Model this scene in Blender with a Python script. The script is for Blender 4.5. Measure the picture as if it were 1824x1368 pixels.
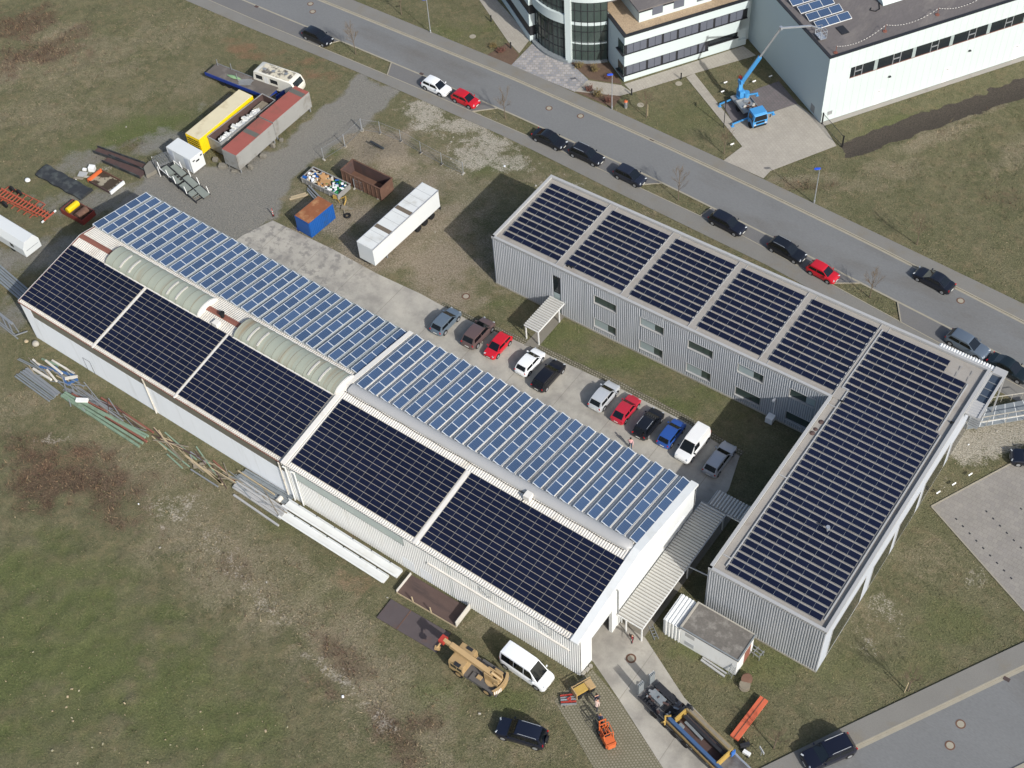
import bpy, math, random
import numpy as np
from mathutils import Matrix, Vector
for _o in list(bpy.data.objects): bpy.data.objects.remove(_o, do_unlink=True)
R = math.radians
SC = bpy.context.scene
# ---------------------------------------------------------------- camera, sky, sun, exposure
YAW, PITCH, ROLL, FPX = -0.6915747, 0.8946238, -0.0842592, 2416.43
CAM = np.array([110.2248, -47.3645, 117.0]); PW, PH = 1824.0, 1368.0
def cam_axes():
    cy, sy, cp, sp = math.cos(YAW), math.sin(YAW), math.cos(PITCH), math.sin(PITCH)
    f = np.array([sy*cp, cy*cp, -sp]); r = np.array([cy, -sy, 0.0]); u = np.cross(r, f)
    c, s = math.cos(ROLL), math.sin(ROLL)
    return c*r+s*u, -s*r+c*u, f
AX = cam_axes()
cd = bpy.data.cameras.new("camera"); cam = bpy.data.objects.new("camera", cd); SC.collection.objects.link(cam)
cd.sensor_width = 36; cd.lens = 36*FPX/PW; cd.clip_start = 1; cd.clip_end = 3000
cam.matrix_world = Matrix(((AX[0][0], AX[1][0], -AX[2][0], CAM[0]), (AX[0][1], AX[1][1], -AX[2][1], CAM[1]), (AX[0][2], AX[1][2], -AX[2][2], CAM[2]), (0, 0, 0, 1)))
SC.camera = cam
SUN_EL, SUN_AZ = 35.0, -19.0            # degrees; azimuth counter-clockwise from +x
w = bpy.data.worlds.new("World"); SC.world = w; w.use_nodes = True
nt = w.node_tree; bg = nt.nodes['Background']
sky = nt.nodes.new('ShaderNodeTexSky'); sky.sky_type = 'NISHITA'; sky.sun_disc = False
sky.sun_elevation = R(SUN_EL); sky.sun_rotation = R(90-SUN_AZ); sky.dust_density = 2.5; sky.air_density = 1.0
nt.links.new(sky.outputs[0], bg.inputs[0]); bg.inputs[1].default_value = 0.148
sl = bpy.data.lights.new("sun", 'SUN'); sl.energy = 4.15; sl.angle = R(0.55); sl.color = (1.0, 0.975, 0.94)
sun = bpy.data.objects.new("sun", sl); SC.collection.objects.link(sun)
sd = Vector((math.cos(R(SUN_EL))*math.cos(R(SUN_AZ)), math.cos(R(SUN_EL))*math.sin(R(SUN_AZ)), math.sin(R(SUN_EL))))
sun.rotation_euler = sd.to_track_quat('Z', 'Y').to_euler(); sun.location = (60, 0, 60)
SC.view_settings.view_transform = 'Standard'; SC.view_settings.look = 'None'
SC.view_settings.exposure = 0.05; SC.view_settings.gamma = 1.0; SC.view_settings.use_curve_mapping = False
# ---------------------------------------------------------------- helpers
def G(px, py, z=0.0):
    """world point at height z seen at photo pixel (px, py); used to survey the place"""
    d = AX[2]+AX[0]*((px-PW/2)/FPX)-AX[1]*((py-PH/2)/FPX)
    t = (z-CAM[2])/d[2]; p = CAM+d*t
    return (float(p[0]), float(p[1]))
def lin(r, g, b):
    f = lambda v: v/12.92 if v <= 0.04045 else ((v+0.055)/1.055)**2.4
    return (f(r/255), f(g/255), f(b/255), 1.0)
class MB:
    """collects shapes into ONE mesh"""
    def __init__(s): s.v = []; s.f = []; s.m = []
    def face(s, pts, m=0):
        i = len(s.v); s.v += [tuple(p) for p in pts]; s.f.append(tuple(range(i, i+len(pts)))); s.m.append(m); return s
    def box(s, x0, x1, y0, y1, z0, z1, m=0, M=None):
        P = [(x0, y0, z0), (x1, y0, z0), (x1, y1, z0), (x0, y1, z0), (x0, y0, z1), (x1, y0, z1), (x1, y1, z1), (x0, y1, z1)]
        if M is not None: P = [tuple(M @ Vector(p)) for p in P]
        i = len(s.v); s.v += P
        for q in ((3, 2, 1, 0), (4, 5, 6, 7), (0, 1, 5, 4), (1, 2, 6, 5), (2, 3, 7, 6), (3, 0, 4, 7)):
            s.f.append(tuple(i+k for k in q)); s.m.append(m)
        return s
    def ob(s, c, size, rz=0, m=0, ry=0, rx=0):
        M = Matrix.Translation(c) @ Matrix.Rotation(rz, 4, 'Z') @ Matrix.Rotation(ry, 4, 'Y') @ Matrix.Rotation(rx, 4, 'X')
        a, b, d = size[0]/2, size[1]/2, size[2]/2
        return s.box(-a, a, -b, b, -d, d, m, M)
    def bar(s, p, q, w, h=None, m=0):
        h = h or w; p, q = Vector(p), Vector(q); d = q-p; L = d.length
        if L < 1e-6: return s
        x = d/L; up = Vector((0, 0, 1)) if abs(x.z) < 0.95 else Vector((0, 1, 0))
        y = up.cross(x).normalized(); z = x.cross(y)
        M = Matrix(((x.x, y.x, z.x, p.x), (x.y, y.y, z.y, p.y), (x.z, y.z, z.z, p.z), (0, 0, 0, 1)))
        return s.box(0, L, -w/2, w/2, -h/2, h/2, m, M)
    def cyl(s, p, q, r, n=12, m=0, r2=None, caps=True):
        r2 = r if r2 is None else r2; p, q = Vector(p), Vector(q); x = (q-p).normalized()
        up = Vector((0, 0, 1)) if abs(x.z) < 0.95 else Vector((1, 0, 0))
        y = up.cross(x).normalized(); z = x.cross(y); i = len(s.v)
        for c, rr in ((p, r), (q, r2)):
            for k in range(n):
                a = 2*math.pi*k/n; s.v.append(tuple(c+y*(rr*math.cos(a))+z*(rr*math.sin(a))))
        for k in range(n):
            s.f.append((i+k, i+(k+1) % n, i+n+(k+1) % n, i+n+k)); s.m.append(m)
        if caps:
            s.f.append(tuple(i+k for k in reversed(range(n)))); s.m.append(m)
            s.f.append(tuple(i+n+k for k in range(n))); s.m.append(m)
        return s
    def tube(s, pts, r, n=8, m=0):
        for a, b in zip(pts[:-1], pts[1:]): s.cyl(a, b, r, n, m)
        return s
    def prism(s, poly, z0, z1, m=0, mt=None):
        n = len(poly); i = len(s.v)
        area = sum(poly[k][0]*poly[(k+1) % n][1]-poly[(k+1) % n][0]*poly[k][1] for k in range(n))
        if area < 0: poly = poly[::-1]
        s.v += [(x, y, z0) for x, y in poly]+[(x, y, z1) for x, y in poly]
        for k in range(n):
            s.f.append((i+k, i+(k+1) % n, i+n+(k+1) % n, i+n+k)); s.m.append(m)
        s.f.append(tuple(i+k for k in reversed(range(n)))); s.m.append(m)
        s.f.append(tuple(i+n+k for k in range(n))); s.m.append(m if mt is None else mt)
        return s
    def loft(s, rings, m=0, closed=True, caps=True):
        n = len(rings[0]); i = len(s.v)
        for r in rings: s.v += [tuple(p) for p in r]
        for a in range(len(rings)-1):
            for k in range(n if closed else n-1):
                b = i+a*n; k2 = (k+1) % n
                s.f.append((b+k, b+k2, b+n+k2, b+n+k)); s.m.append(m)
        if caps and closed:
            s.f.append(tuple(i+k for k in reversed(range(n)))); s.m.append(m)
            s.f.append(tuple(i+(len(rings)-1)*n+k for k in range(n))); s.m.append(m)
        return s
    def sheet(s, p0, u, v, n, pitch, depth, m=0, nrm=None, low=None):
        """corrugated sheet: waves along u, ribs run along v; a trapezoid profile"""
        p0, u, v = Vector(p0), Vector(u), Vector(v); uu = u.normalized()
        nn = Vector(nrm) if nrm else u.cross(v).normalized(); L = u.length
        xs = []; t = 0.0
        while t < L-1e-6:
            for f, h in ((0, 0), (.38, 0), (.5, 1), (.88, 1)):
                x = t+f*pitch
                if x <= L: xs.append((x, h*depth))
            t += pitch
        xs.append((L, 0)); i = len(s.v)
        for x, h in xs:
            a = p0+uu*x+nn*h; s.v += [tuple(a), tuple(a+v)]
        for k in range(len(xs)-1):
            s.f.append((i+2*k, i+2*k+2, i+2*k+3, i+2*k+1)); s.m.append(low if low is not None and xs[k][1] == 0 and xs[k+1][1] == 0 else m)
        return s
    def build(s, name, mats, parent=None, smooth=None, loc=None, bevel=0):
        me = bpy.data.meshes.new(name)
        vs = s.v
        if loc is not None: vs = [(x-loc[0], y-loc[1], z-loc[2]) for x, y, z in vs]
        me.from_pydata(vs, [], s.f)
        if not isinstance(mats, (list, tuple)): mats = [mats]
        for m_ in mats: me.materials.append(m_)
        me.polygons.foreach_set('material_index', s.m)
        if smooth is not None:
            import bmesh
            bm = bmesh.new(); bm.from_mesh(me); bmesh.ops.remove_doubles(bm, verts=bm.verts, dist=0.0005)
            bmesh.ops.recalc_face_normals(bm, faces=bm.faces); bm.to_mesh(me); bm.free()
            me.polygons.foreach_set('use_smooth', [True]*len(me.polygons))
            me.set_sharp_from_angle(angle=smooth)
        me.update(); o = bpy.data.objects.new(name, me); SC.collection.objects.link(o)
        if parent is not None: o.parent = parent
        if loc is not None: o.location = loc
        if bevel:
            b = o.modifiers.new('bevel', 'BEVEL'); b.width = bevel; b.segments = 2; b.limit_method = 'ANGLE'; b.angle_limit = R(40)
        return o
def tag(o, label=None, cat=None, group=None, kind=None):
    if label: o['label'] = label
    if cat: o['category'] = cat
    if group: o['group'] = group
    if kind: o['kind'] = kind
    return o
def thing(name, label, cat, loc=(0, 0, 0), rz=0, group=None):
    o = bpy.data.objects.new(name, None); SC.collection.objects.link(o); o.empty_display_size = .5
    o.location = loc; o.rotation_euler = (0, 0, rz); return tag(o, label, cat, group)
def inst(src, parent, loc=None, rot=None):
    c = src.copy(); SC.collection.objects.link(c); c.parent = parent
    if loc is not None: c.location = loc
    if rot is not None: c.rotation_euler = rot
    return c
def copy_tree(o, parent=None):
    c = o.copy(); SC.collection.objects.link(c); c.parent = parent
    for ch in list(o.children): copy_tree(ch, c)
    return c
def smoothstep(a, b, x):
    t = np.clip((x-a)/(b-a), 0, 1); return t*t*(3-2*t)
def vnoise(x, y, sc, seed=0, octv=4):
    rng = np.random.RandomState(seed); T = rng.rand(256, 256); out = np.zeros_like(x); amp, tot = 1.0, 0.0
    X, Y = x/sc+1000.3, y/sc+1000.7
    for _ in range(octv):
        xi, yi = np.floor(X).astype(int), np.floor(Y).astype(int); fx, fy = X-xi, Y-yi
        fx, fy = fx*fx*(3-2*fx), fy*fy*(3-2*fy); a, b, c, d = xi % 256, (xi+1) % 256, yi % 256, (yi+1) % 256
        out += amp*((T[a, c]*(1-fx)+T[b, c]*fx)*(1-fy)+(T[a, d]*(1-fx)+T[b, d]*fx)*fy); tot += amp; amp *= .5; X, Y = X*2.03, Y*2.03
    return out/tot
# ---------------------------------------------------------------- materials
def _ramp(N, L, fac, stops):
    r = N.new('ShaderNodeValToRGB'); e = r.color_ramp.elements
    while len(e) < len(stops): e.new(0.5)
    for k, (p, c) in enumerate(stops): e[k].position = p; e[k].color = c
    L.new(fac, r.inputs[0]); return r.outputs[0]
def _noise(N, L, vec, scale, detail=4, rough=.55):
    n = N.new('ShaderNodeTexNoise'); n.inputs['Scale'].default_value = scale; n.inputs['Detail'].default_value = detail; n.inputs['Roughness'].default_value = rough
    L.new(vec, n.inputs['Vector']); return n.outputs['Fac']
def _mix(N, L, fac, a, b, mode='MIX'):
    m = N.new('ShaderNodeMix'); m.data_type = 'RGBA'; m.blend_type = mode
    for sock, val in ((m.inputs[0], fac), (m.inputs[6], a), (m.inputs[7], b)):
        if hasattr(val, 'is_output'): L.new(val, sock)
        else: sock.default_value = val
    return m.outputs[2]
def _math(N, L, op, a, b=0.0, c=None, clamp=False):
    m = N.new('ShaderNodeMath'); m.operation = op; m.use_clamp = clamp
    for k, val in enumerate((a, b) if c is None else (a, b, c)):
        if hasattr(val, 'is_output'): L.new(val, m.inputs[k])
        else: m.inputs[k].default_value = val
    return m.outputs[0]
def new_mat(name):
    m = bpy.data.materials.new(name); m.use_nodes = True; nt = m.node_tree
    b = nt.nodes['Principled BSDF']; return m, nt.nodes, nt.links, b
def mat(name, col, rough=.65, metal=0.0, v=.18, sc=1.2, fine=.12, fsc=14, bump=0.0, bsc=18, stain=None, ssc=.5, st=(.52, .7), coat=0.0, spec=.4, obj=False, stretch=None):
    """base colour broken up by a broad and a fine noise, optional second stain colour with its own shape"""
    m, N, L, b = new_mat(name)
    if obj:
        tc = N.new('ShaderNodeTexCoord'); vec = tc.outputs['Object']
    else:
        g = N.new('ShaderNodeNewGeometry'); vec = g.outputs['Position']
    if stretch:
        mp = N.new('ShaderNodeMapping'); mp.inputs['Scale'].default_value = stretch; L.new(vec, mp.inputs['Vector']); vec = mp.outputs[0]
    n1 = _noise(N, L, vec, sc, 5); n2 = _noise(N, L, vec, fsc, 3)
    k = _math(N, L, 'MULTIPLY_ADD', n1, 2*v, 1-v); k2 = _math(N, L, 'MULTIPLY_ADD', n2, 2*fine, 1-fine)
    kk = _math(N, L, 'MULTIPLY', k, k2)
    c = lin(*col)
    base = c
    if stain:
        ns = _noise(N, L, vec, ssc, 6, .65)
        mr = N.new('ShaderNodeMapRange'); mr.inputs[1].default_value = st[0]; mr.inputs[2].default_value = st[1]; L.new(ns, mr.inputs[0])
        base = _mix(N, L, mr.outputs[0], c, lin(*stain))
    comb = N.new('ShaderNodeCombineColor')
    for i in range(3): L.new(kk, comb.inputs[i])
    out = _mix(N, L, 1.0, base, comb.outputs[0], 'MULTIPLY'); L.new(out, b.inputs['Base Color'])
    b.inputs['Roughness'].default_value = rough; b.inputs['Metallic'].default_value = metal
    b.inputs['Specular IOR Level'].default_value = spec
    if coat: b.inputs['Coat Weight'].default_value = coat; b.inputs['Coat Roughness'].default_value = .06
    if bump:
        bp = N.new('ShaderNodeBump'); bp.inputs['Strength'].default_value = 1.0; bp.inputs['Distance'].default_value = bump
        L.new(_noise(N, L, vec, bsc, 4), bp.inputs['Height']); L.new(bp.outputs[0], b.inputs['Normal'])
    return m
def paint(name, col, metal=0.0): return mat(name, col, rough=.32, metal=metal, v=.05, sc=.7, fine=.02, coat=.6, obj=True)
def glass(name, col=(20, 26, 30), rough=.06): return mat(name, col, rough=rough, v=.12, sc=.5, fine=.0, spec=.7)
M_ = {}
M_['asphalt'] = mat('asphalt', (113, 114, 113), .85, v=.1, sc=.25, fine=.22, fsc=9, bump=.01, stain=(103, 101, 97), ssc=.12, stretch=(.35, 1, 1))
M_['asphalt_bay'] = mat('asphalt_bay', (108, 107, 105), .88, v=.1, sc=.3, fine=.22, fsc=9, stain=(108, 106, 101), ssc=.3)
M_['footpath'] = mat('footpath_asphalt', (120, 118, 112), .9, v=.1, sc=.35, fine=.2, fsc=9, stain=(119, 114, 103), ssc=.4)
M_['kerb'] = mat('kerb_stone', (150, 144, 128), .85, v=.14, sc=1.3, fine=.15)
M_['concrete_dark'] = mat('concrete_dark', (120, 116, 106), .9, v=.2, sc=1.2, fine=.15)
M_['white_metal'] = mat('white_sheet_metal', (222, 223, 220), .5, v=.07, sc=.6, fine=.04, fsc=8, stain=(198, 196, 186), ssc=1.2, st=(.54, .8), stretch=(1, 1, .12))
M_['white_wall'] = mat('white_rendered_wall', (236, 240, 243), .7, v=.05, sc=.5, fine=.03, stain=(214, 217, 216), ssc=1.1, st=(.54, .8), stretch=(1, 1, .1))
M_['roof_white'] = mat('white_roof_sheet', (216, 212, 203), .55, v=.08, sc=.8, fine=.05, stain=(186, 176, 158), ssc=.5, st=(.56, .75))
M_['trough'] = mat('shaded_sheet_trough', (184, 181, 173), .7, v=.12, sc=.8, fine=.1)  # rib shade put into the colour: troughs toned darker than the sheet
M_['clad_trough'] = mat('cladding_trough', (136, 142, 146), .55, v=.07, sc=.5, fine=.05)  # darker copy of the cladding, painting rib shade into its troughs
M_['wall_trough'] = mat('wall_sheet_trough', (208, 208, 204), .6, v=.08, sc=.8, fine=.06)  # slightly darker wall troughs, rib shade held in the colour
M_['roof_grey'] = mat('weathered_grey_roof_sheet', (138, 144, 143), .7, v=.1, sc=.7, fine=.08)
M_['roof_cream'] = mat('cream_roof_sheet', (200, 196, 186), .6, v=.1, sc=.8, fine=.06, stain=(174, 164, 150), ssc=.6, st=(.5, .75))
M_['rust_red'] = mat('red_brown_flashing', (128, 82, 68), .75, v=.15, sc=1.5, fine=.12)
M_['skylight'] = mat('greenish_skylight_sheet', (154, 159, 144), .42, v=.1, sc=.7, fine=.05, stain=(146, 130, 104), ssc=.5, st=(.52, .7), stretch=(1.6, .12, .12))
M_['band_dark'] = mat('dark_window_band', (98, 97, 88), .4, v=.12, sc=.7, fine=.06)
M_['band_light'] = mat('pale_window_band', (168, 178, 174), .4, v=.12, sc=.7, fine=.06)
M_['grey_clad'] = mat('grey_corrugated_cladding', (184, 187, 190), .45, metal=.2, v=.07, sc=.5, fine=.05, stain=(160, 163, 164), ssc=1.4, st=(.52, .8), stretch=(1, 1, .1))
M_['grey_light'] = mat('light_grey_cladding', (178, 184, 192), .5, v=.06, sc=.5, fine=.04)
M_['gravel_roof'] = mat('pale_roof_felt', (150, 145, 137), .92, v=.12, sc=.5, fine=.2, fsc=10, stain=(126, 116, 106), ssc=.4, st=(.54, .78))
M_['parapet'] = mat('parapet_metal', (168, 168, 166), .5, metal=.05, v=.06, fine=.03)
M_['alu'] = mat('aluminium', (190, 194, 198), .35, metal=.6, v=.06, fine=.04)
M_['galv'] = mat('galvanised_steel', (150, 153, 154), .5, metal=.4, v=.14, sc=2, fine=.1)
M_['dark_metal'] = mat('dark_metal', (42, 43, 46), .55, v=.2, sc=2, fine=.1)
M_['black'] = mat('black_rubber', (24, 24, 25), .8, v=.15, fine=.1)
M_['glass'] = glass('dark_window_glass', (34, 40, 44), .08)
M_['glass_car'] = glass('car_glass', (16, 20, 24), .05)
M_['glass_green'] = glass('greenish_glass', (62, 74, 70), .1)
M_['blind'] = mat('grey_blind', (92, 96, 106), .6, v=.06, sc=.8, fine=.04)
M_['blind_pale'] = mat('pale_blind', (150, 162, 160), .5, v=.08, fine=.04)
M_['mint_wall'] = mat('pale_mint_wall', (190, 201, 199), .7, v=.03, sc=.4, fine=.02)
M_['concrete'] = mat('plain_concrete', (166, 161, 149), .9, v=.16, sc=.6, fine=.14, stain=(132, 128, 119), ssc=.35)
M_['rust'] = mat('rust', (100, 74, 60), .85, v=.3, sc=1.5, fine=.2, stain=(118, 92, 74), ssc=1.1)
M_['rust_dark'] = mat('dark_rust', (82, 64, 60), .85, v=.3, sc=1.4, fine=.2, stain=(70, 62, 60), ssc=.9)
M_['tan'] = mat('tan_crane_paint', (170, 144, 104), .5, v=.12, sc=1.3, fine=.1, stain=(150, 122, 80), ssc=.8)
M_['yellow'] = mat('yellow_paint', (176, 146, 76), .45, v=.12, sc=1.2, fine=.08, stain=(156, 128, 72), ssc=.9)
M_['bright_yellow'] = mat('bright_yellow_paint', (226, 194, 24), .45, v=.06, sc=.8, fine=.05)
M_['orange'] = mat('orange_paint', (204, 102, 56), .5, v=.1, sc=1, fine=.08, stain=(190, 96, 52), ssc=.8)
M_['wood'] = mat('pale_wood', (172, 156, 126), .8, v=.2, sc=2, fine=.15)
M_['wood_grey'] = mat('grey_wood', (128, 120, 104), .85, v=.25, sc=2, fine=.2)
M_['skin'] = mat('skin', (196, 150, 124), .6, v=.04, fine=.02)
M_['bark'] = mat('bark', (104, 92, 78), .9, v=.2, sc=4, fine=.2)
M_['twig'] = mat('twig_bark', (110, 96, 78), .9, v=.25, sc=3, fine=.2)
M_['blue_lamp'] = mat('blue_lamp_head', (44, 84, 196), .4, v=.05, fine=.03)
M_['steel_grey'] = mat('grey_steel_beam', (128, 134, 136), .6, metal=.15, v=.2, sc=1.5, fine=.15)
M_['steel_green'] = mat('green_painted_beam', (122, 142, 122), .6, v=.18, sc=1.2, fine=.12, stain=(104, 116, 96), ssc=1)
M_['rust_beam'] = mat('red_oxide_beam', (128, 82, 68), .7, v=.2, sc=1.5, fine=.15)
def panel_mat(name, cell, line, nx, ny, rough, lw=.07, spec=.5):
    """photovoltaic glass: cell grid drawn in object space"""
    m, N, L, b = new_mat(name)
    tc = N.new('ShaderNodeTexCoord'); sp = N.new('ShaderNodeSeparateXYZ'); L.new(tc.outputs['Object'], sp.inputs[0])
    f = None
    for ax, n in ((0, nx), (1, ny)):
        a = _math(N, L, 'FRACT', _math(N, L, 'MULTIPLY_ADD', sp.outputs[ax], n, 100.0)); d = _math(N, L, 'ABSOLUTE', _math(N, L, 'SUBTRACT', a, .5))
        g = _math(N, L, 'GREATER_THAN', d, .5-lw); f = g if f is None else _math(N, L, 'MAXIMUM', f, g)
    g = N.new('ShaderNodeObjectInfo'); rnd = g.outputs['Random']
    geo = N.new('ShaderNodeNewGeometry'); nz = _noise(N, L, geo.outputs['Position'], .35, 3)
    hv = N.new('ShaderNodeHueSaturation'); hv.inputs['Color'].default_value = lin(*cell)
    L.new(_math(N, L, 'MULTIPLY_ADD', rnd, .32, .84), hv.inputs['Value'])
    col = _mix(N, L, _math(N, L, 'MULTIPLY', f, .5), hv.outputs[0], lin(*line)); L.new(col, b.inputs['Base Color'])
    L.new(_math(N, L, 'MULTIPLY_ADD', nz, .1, rough-.05), b.inputs['Roughness'])
    b.inputs['Specular IOR Level'].default_value = spec
    return m
M_['pv_dark'] = panel_mat('dark_thin_film_glass', (22, 27, 46), (32, 34, 46), 12, 1.6, .16, .05, .26)
M_['pv_blue'] = panel_mat('blue_crystalline_glass', (60, 80, 108), (88, 104, 130), 6.2, 6.2, .14, .06)

M_['trailer_white'] = mat('trailer_white', (205, 208, 206), .5, v=.05, sc=.5, fine=.03)

M_['gable_white'] = mat('gable_white', (214, 216, 213), .6, v=.05, sc=.6, fine=.03, stain=(200, 200, 192), ssc=.4, st=(.55, .8))
M_['rail_cream'] = mat('panel_rail', (172, 167, 154), .6, v=.08, fine=.05)
# ---------------------------------------------------------------- setting: ground, road, paths
rng = np.random.RandomState(7)
COVER = []                                 # polygons kept free of grass tufts
def in_poly(x, y, poly):
    ins = np.zeros(x.shape, bool); n = len(poly)
    for k in range(n):
        (x1, y1), (x2, y2) = poly[k], poly[(k+1) % n]
        if y1 == y2: continue
        ins ^= ((y1 > y) != (y2 > y)) & (x < (x2-x1)*(y-y1)/(y2-y1)+x1)
    return ins
def sdist(x, y, poly):
    d = np.full(x.shape, 1e9); n = len(poly)
    for k in range(n):
        (x1, y1), (x2, y2) = poly[k], poly[(k+1) % n]; dx, dy = x2-x1, y2-y1
        t = np.clip(((x-x1)*dx+(y-y1)*dy)/(dx*dx+dy*dy+1e-9), 0, 1); d = np.minimum(d, np.hypot(x-x1-t*dx, y-y1-t*dy))
    return np.where(in_poly(x, y, poly), d, -d)
xs = np.concatenate(([-900, -450, -220, -120], np.arange(-78, 136, .5), [170, 240, 420, 900]))
ys = np.concatenate(([-700, -350, -160, -90], np.arange(-56, 136, .5), [170, 240, 420, 900]))
GX, GY = np.meshgrid(xs, ys); gx, gy = GX.ravel(), GY.ravel()
nA, nB, nC = vnoise(gx, gy, 3.0, 1, 5), vnoise(gx, gy, 1.1, 2, 4), vnoise(gx, gy, 9.0, 3, 4)
def blob(px, py, a, b, rot=0, amt=1.0, wob=1.1):
    cx, cy = G(px, py); rot += 40; c, s = math.cos(R(rot)), math.sin(R(rot)); dx, dy = gx-cx, gy-cy
    d = np.hypot((dx*c+dy*s)/a, (-dx*s+dy*c)/b)+(nA-.5)*1.5*wob+(nB-.5)*1.1*wob
    return amt*(1-smoothstep(.15, 1.45, d))
def blobs(L): 
    m = np.zeros_like(gx)
    for q in L: m = np.maximum(m, blob(*q))
    return m
DRIVE = [(1.1, 57.6), (7.9, 57.6), (9.0, 51), (8.0, 46), (7.2, 41), (7.4, 36), (8.6, 33), (10.0, 30.3), (10.0, 20), (-8.4, 20), (-8.0, 24.5), (-9.5, 28), (-9.0, 31), (-4.5, 32), (-1.5, 34), (2.2, 41), (1.6, 49)]
gravel = smoothstep(-.7, .7, sdist(gx, gy, DRIVE)+(nA-.5)*2.2+(nB-.5)*1.0)
gravel = np.maximum(gravel, blobs([(330, 250, 7, 3, 0, .7), (200, 350, 8, 3, 0, .62), (60, 455, 9, 3.2, 0, .7), (20, 560, 5, 3, 0, .6), (450, 200, 7, 7, 0, .6), (150, 290, 6, 2.5, 10, .55)]))
rubble = blobs([(770, 205, 3.2, 3.2, 0, 1), (815, 222, 4.5, 3, 0, 1), (868, 252, 4.5, 3, -20, 1), (850, 275, 4, 3, 0, .9), (735, 195, 2.6, 2.2, 0, .9), (905, 290, 4, 2.4, -20, .8),
                (1770, 775, 3.6, 3.2, 20, 1.2, .5), (1720, 790, 3.0, 2.6, 0, 1.2, .5), (1815, 765, 3, 2.2, 20, 1.1, .5), (305, 905, 3.4, 2.2, 0, .55), (375, 965, 4, 1.6, -40, .4), (480, 1080, 7, 1.3, -45, .42), (600, 1210, 7, 1.0, -45, .5), (690, 1290, 5, 1.0, -50, .5),
                (1005, 330, 4, 1.2, -5, .5), (185, 300, 3, 1.5, 0, .6), (100, 780, 2.5, 1, 0, .5), (1740, 1030, 2, 1, 30, .5), (930, 605, 2.4, 1.0, 0, .4), (1580, 1080, 1.5, 3, 0, .55), (1545, 1150, 1.6, 2, 0, .5), (1690, 860, 1.2, 2.5, 10, .5)])
warm = blobs([(690, 275, 6.5, 4.5, 0, 1), (640, 250, 4, 3.5, 0, .9), (760, 330, 6, 4, 0, .8), (600, 390, 5.5, 4.5, 0, 1), (680, 440, 8, 6, 0, .9), (800, 450, 8, 6, 0, .95), (760, 390, 9, 5, 0, .85), (820, 530, 6, 3, 0, .9), (830, 350, 5, 4, 0, .6), (560, 380, 4, 4, 0, .9), (530, 350, 3, 3, 0, .6)])
bramble = blobs([(120, 850, 8, 4.2, -20, 1.05), (60, 790, 4, 2.5, 0, .6), (200, 905, 5, 2.4, -30, .85), (75, 95, 6, 4, 10, .9), (35, 45, 6, 4, 0, .9), (130, 60, 5, 2, 30, .7), (20, 110, 4, 3, 0, .7), (720, 1320, 4.2, 2.0, -55, 1.0), (735, 1290, 2.5, 1.6, 0, .8), (610, 1170, 4.5, 1.3, -45, .7), (580, 1220, 3, .9, -45, .7), (420, 1010, 3, 1.2, -45, .5), (195, 285, 4, 1, -20, .6), (240, 260, 2.5, 1.4, 0, .6),
                 (1440, 330, 3.5, 1.0, -10, .6), (1800, 350, 5, 2, 0, .4), (840, 1260, 2, 2, 0, .3)])
straw = blobs([(120, 110, 14, 7, 10, .5), (300, 60, 14, 6, 15, .4), (420, 180, 6, 4, 0, .35), (60, 200, 10, 5, 0, .45), (420, 1010, 16, 5, -42, .75), (640, 1180, 14, 5, -45, .75), (760, 1320, 7, 4, -50, .7), (250, 830, 12, 4, -30, .6), (95, 60, 5, 3, 20, .8), (30, 120, 6, 3, 10, .9), (150, 215, 6, 2, 10, .5), (560, 1120, 9, 2.8, -45, .85), (660, 1235, 8, 2.2, -48, .9), (470, 1040, 8, 2.2, -42, .8), (330, 960, 7, 3, -30, .7), (520, 1000, 6, 1.4, -40, .6), (870, 1110, 4, 1.2, 0, .5), (60, 720, 6, 3, 0, .6), (200, 760, 6, 2, -10, .5), (1600, 300, 6, 2, 0, .5), (1680, 240, 7, 1.6, 18, .85), (1740, 200, 6, 1.2, 18, .8), (1800, 280, 6, 2, 40, .5), (1420, 320, 5, 1.2, 0, .7), (1530, 330, 4, 1.6, 0, .5), (1500, 1060, 3, 5, 0, .3), (1720, 900, 3, 3, 0, .4), (1640, 1000, 4, 3, 0, .35), (700, 60, 7, 2, 0, .4), (330, 150, 8, 3, 10, .45), (200, 130, 7, 2.5, 15, .5), (940, 320, 5, 1.0, 0, .6), (1150, 380, 6, .8, 0, .5), (960, 1320, 3, 2, 0, .5), (1000, 1240, 2, 2, 0, .6), (860, 1330, 4, 2, 0, .5)])
lush = blobs([(120, 1180, 15, 9, -20, .95), (330, 1280, 13, 6, -40, .85), (60, 1020, 7, 5, 0, .8), (260, 235, 9, 3.4, 10, 1), (150, 330, 5, 2, 0, .5), (60, 1120, 9, 5, 0, .9), (120, 1250, 10, 6, 0, .7), (20, 1010, 4, 3, 0, .9), (300, 1300, 10, 5, 0, .55), (770, 1240, 4, 2, -30, 1), (900, 1250, 3, 1.2, 0, .8), (1100, 650, 9, 2.4, 0, .8), (1000, 590, 4, 2, 0, .8), (1220, 720, 7, 2.4, 0, .75), (1260, 1130, 4, 3, 0, .7), (1350, 1190, 5, 2.5, 0, .7), (1500, 1200, 4, 3, 0, .5), (1700, 1100, 4, 3, 0, .6), (1770, 880, 3, 2, 0, .7), (800, 60, 8, 3, 0, .7), (1200, 215, 7, 3, 10, .4), (1590, 220, 8, 1.4, 18, .5), (850, 300, 5, 2, 0, .7), (590, 270, 2.5, 1.5, 0, .9), (830, 350, 3, 2, 0, .8), (880, 540, 3, 1, 0, .7), (1650, 1180, 5, 2, 20, .4), (560, 1060, 3, 2, 0, .5), (505, 935, 2.5, 2, 0, .5), (230, 770, 4, 1.5, 0, .6), (1560, 930, 3, 3, 0, .6)])
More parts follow.
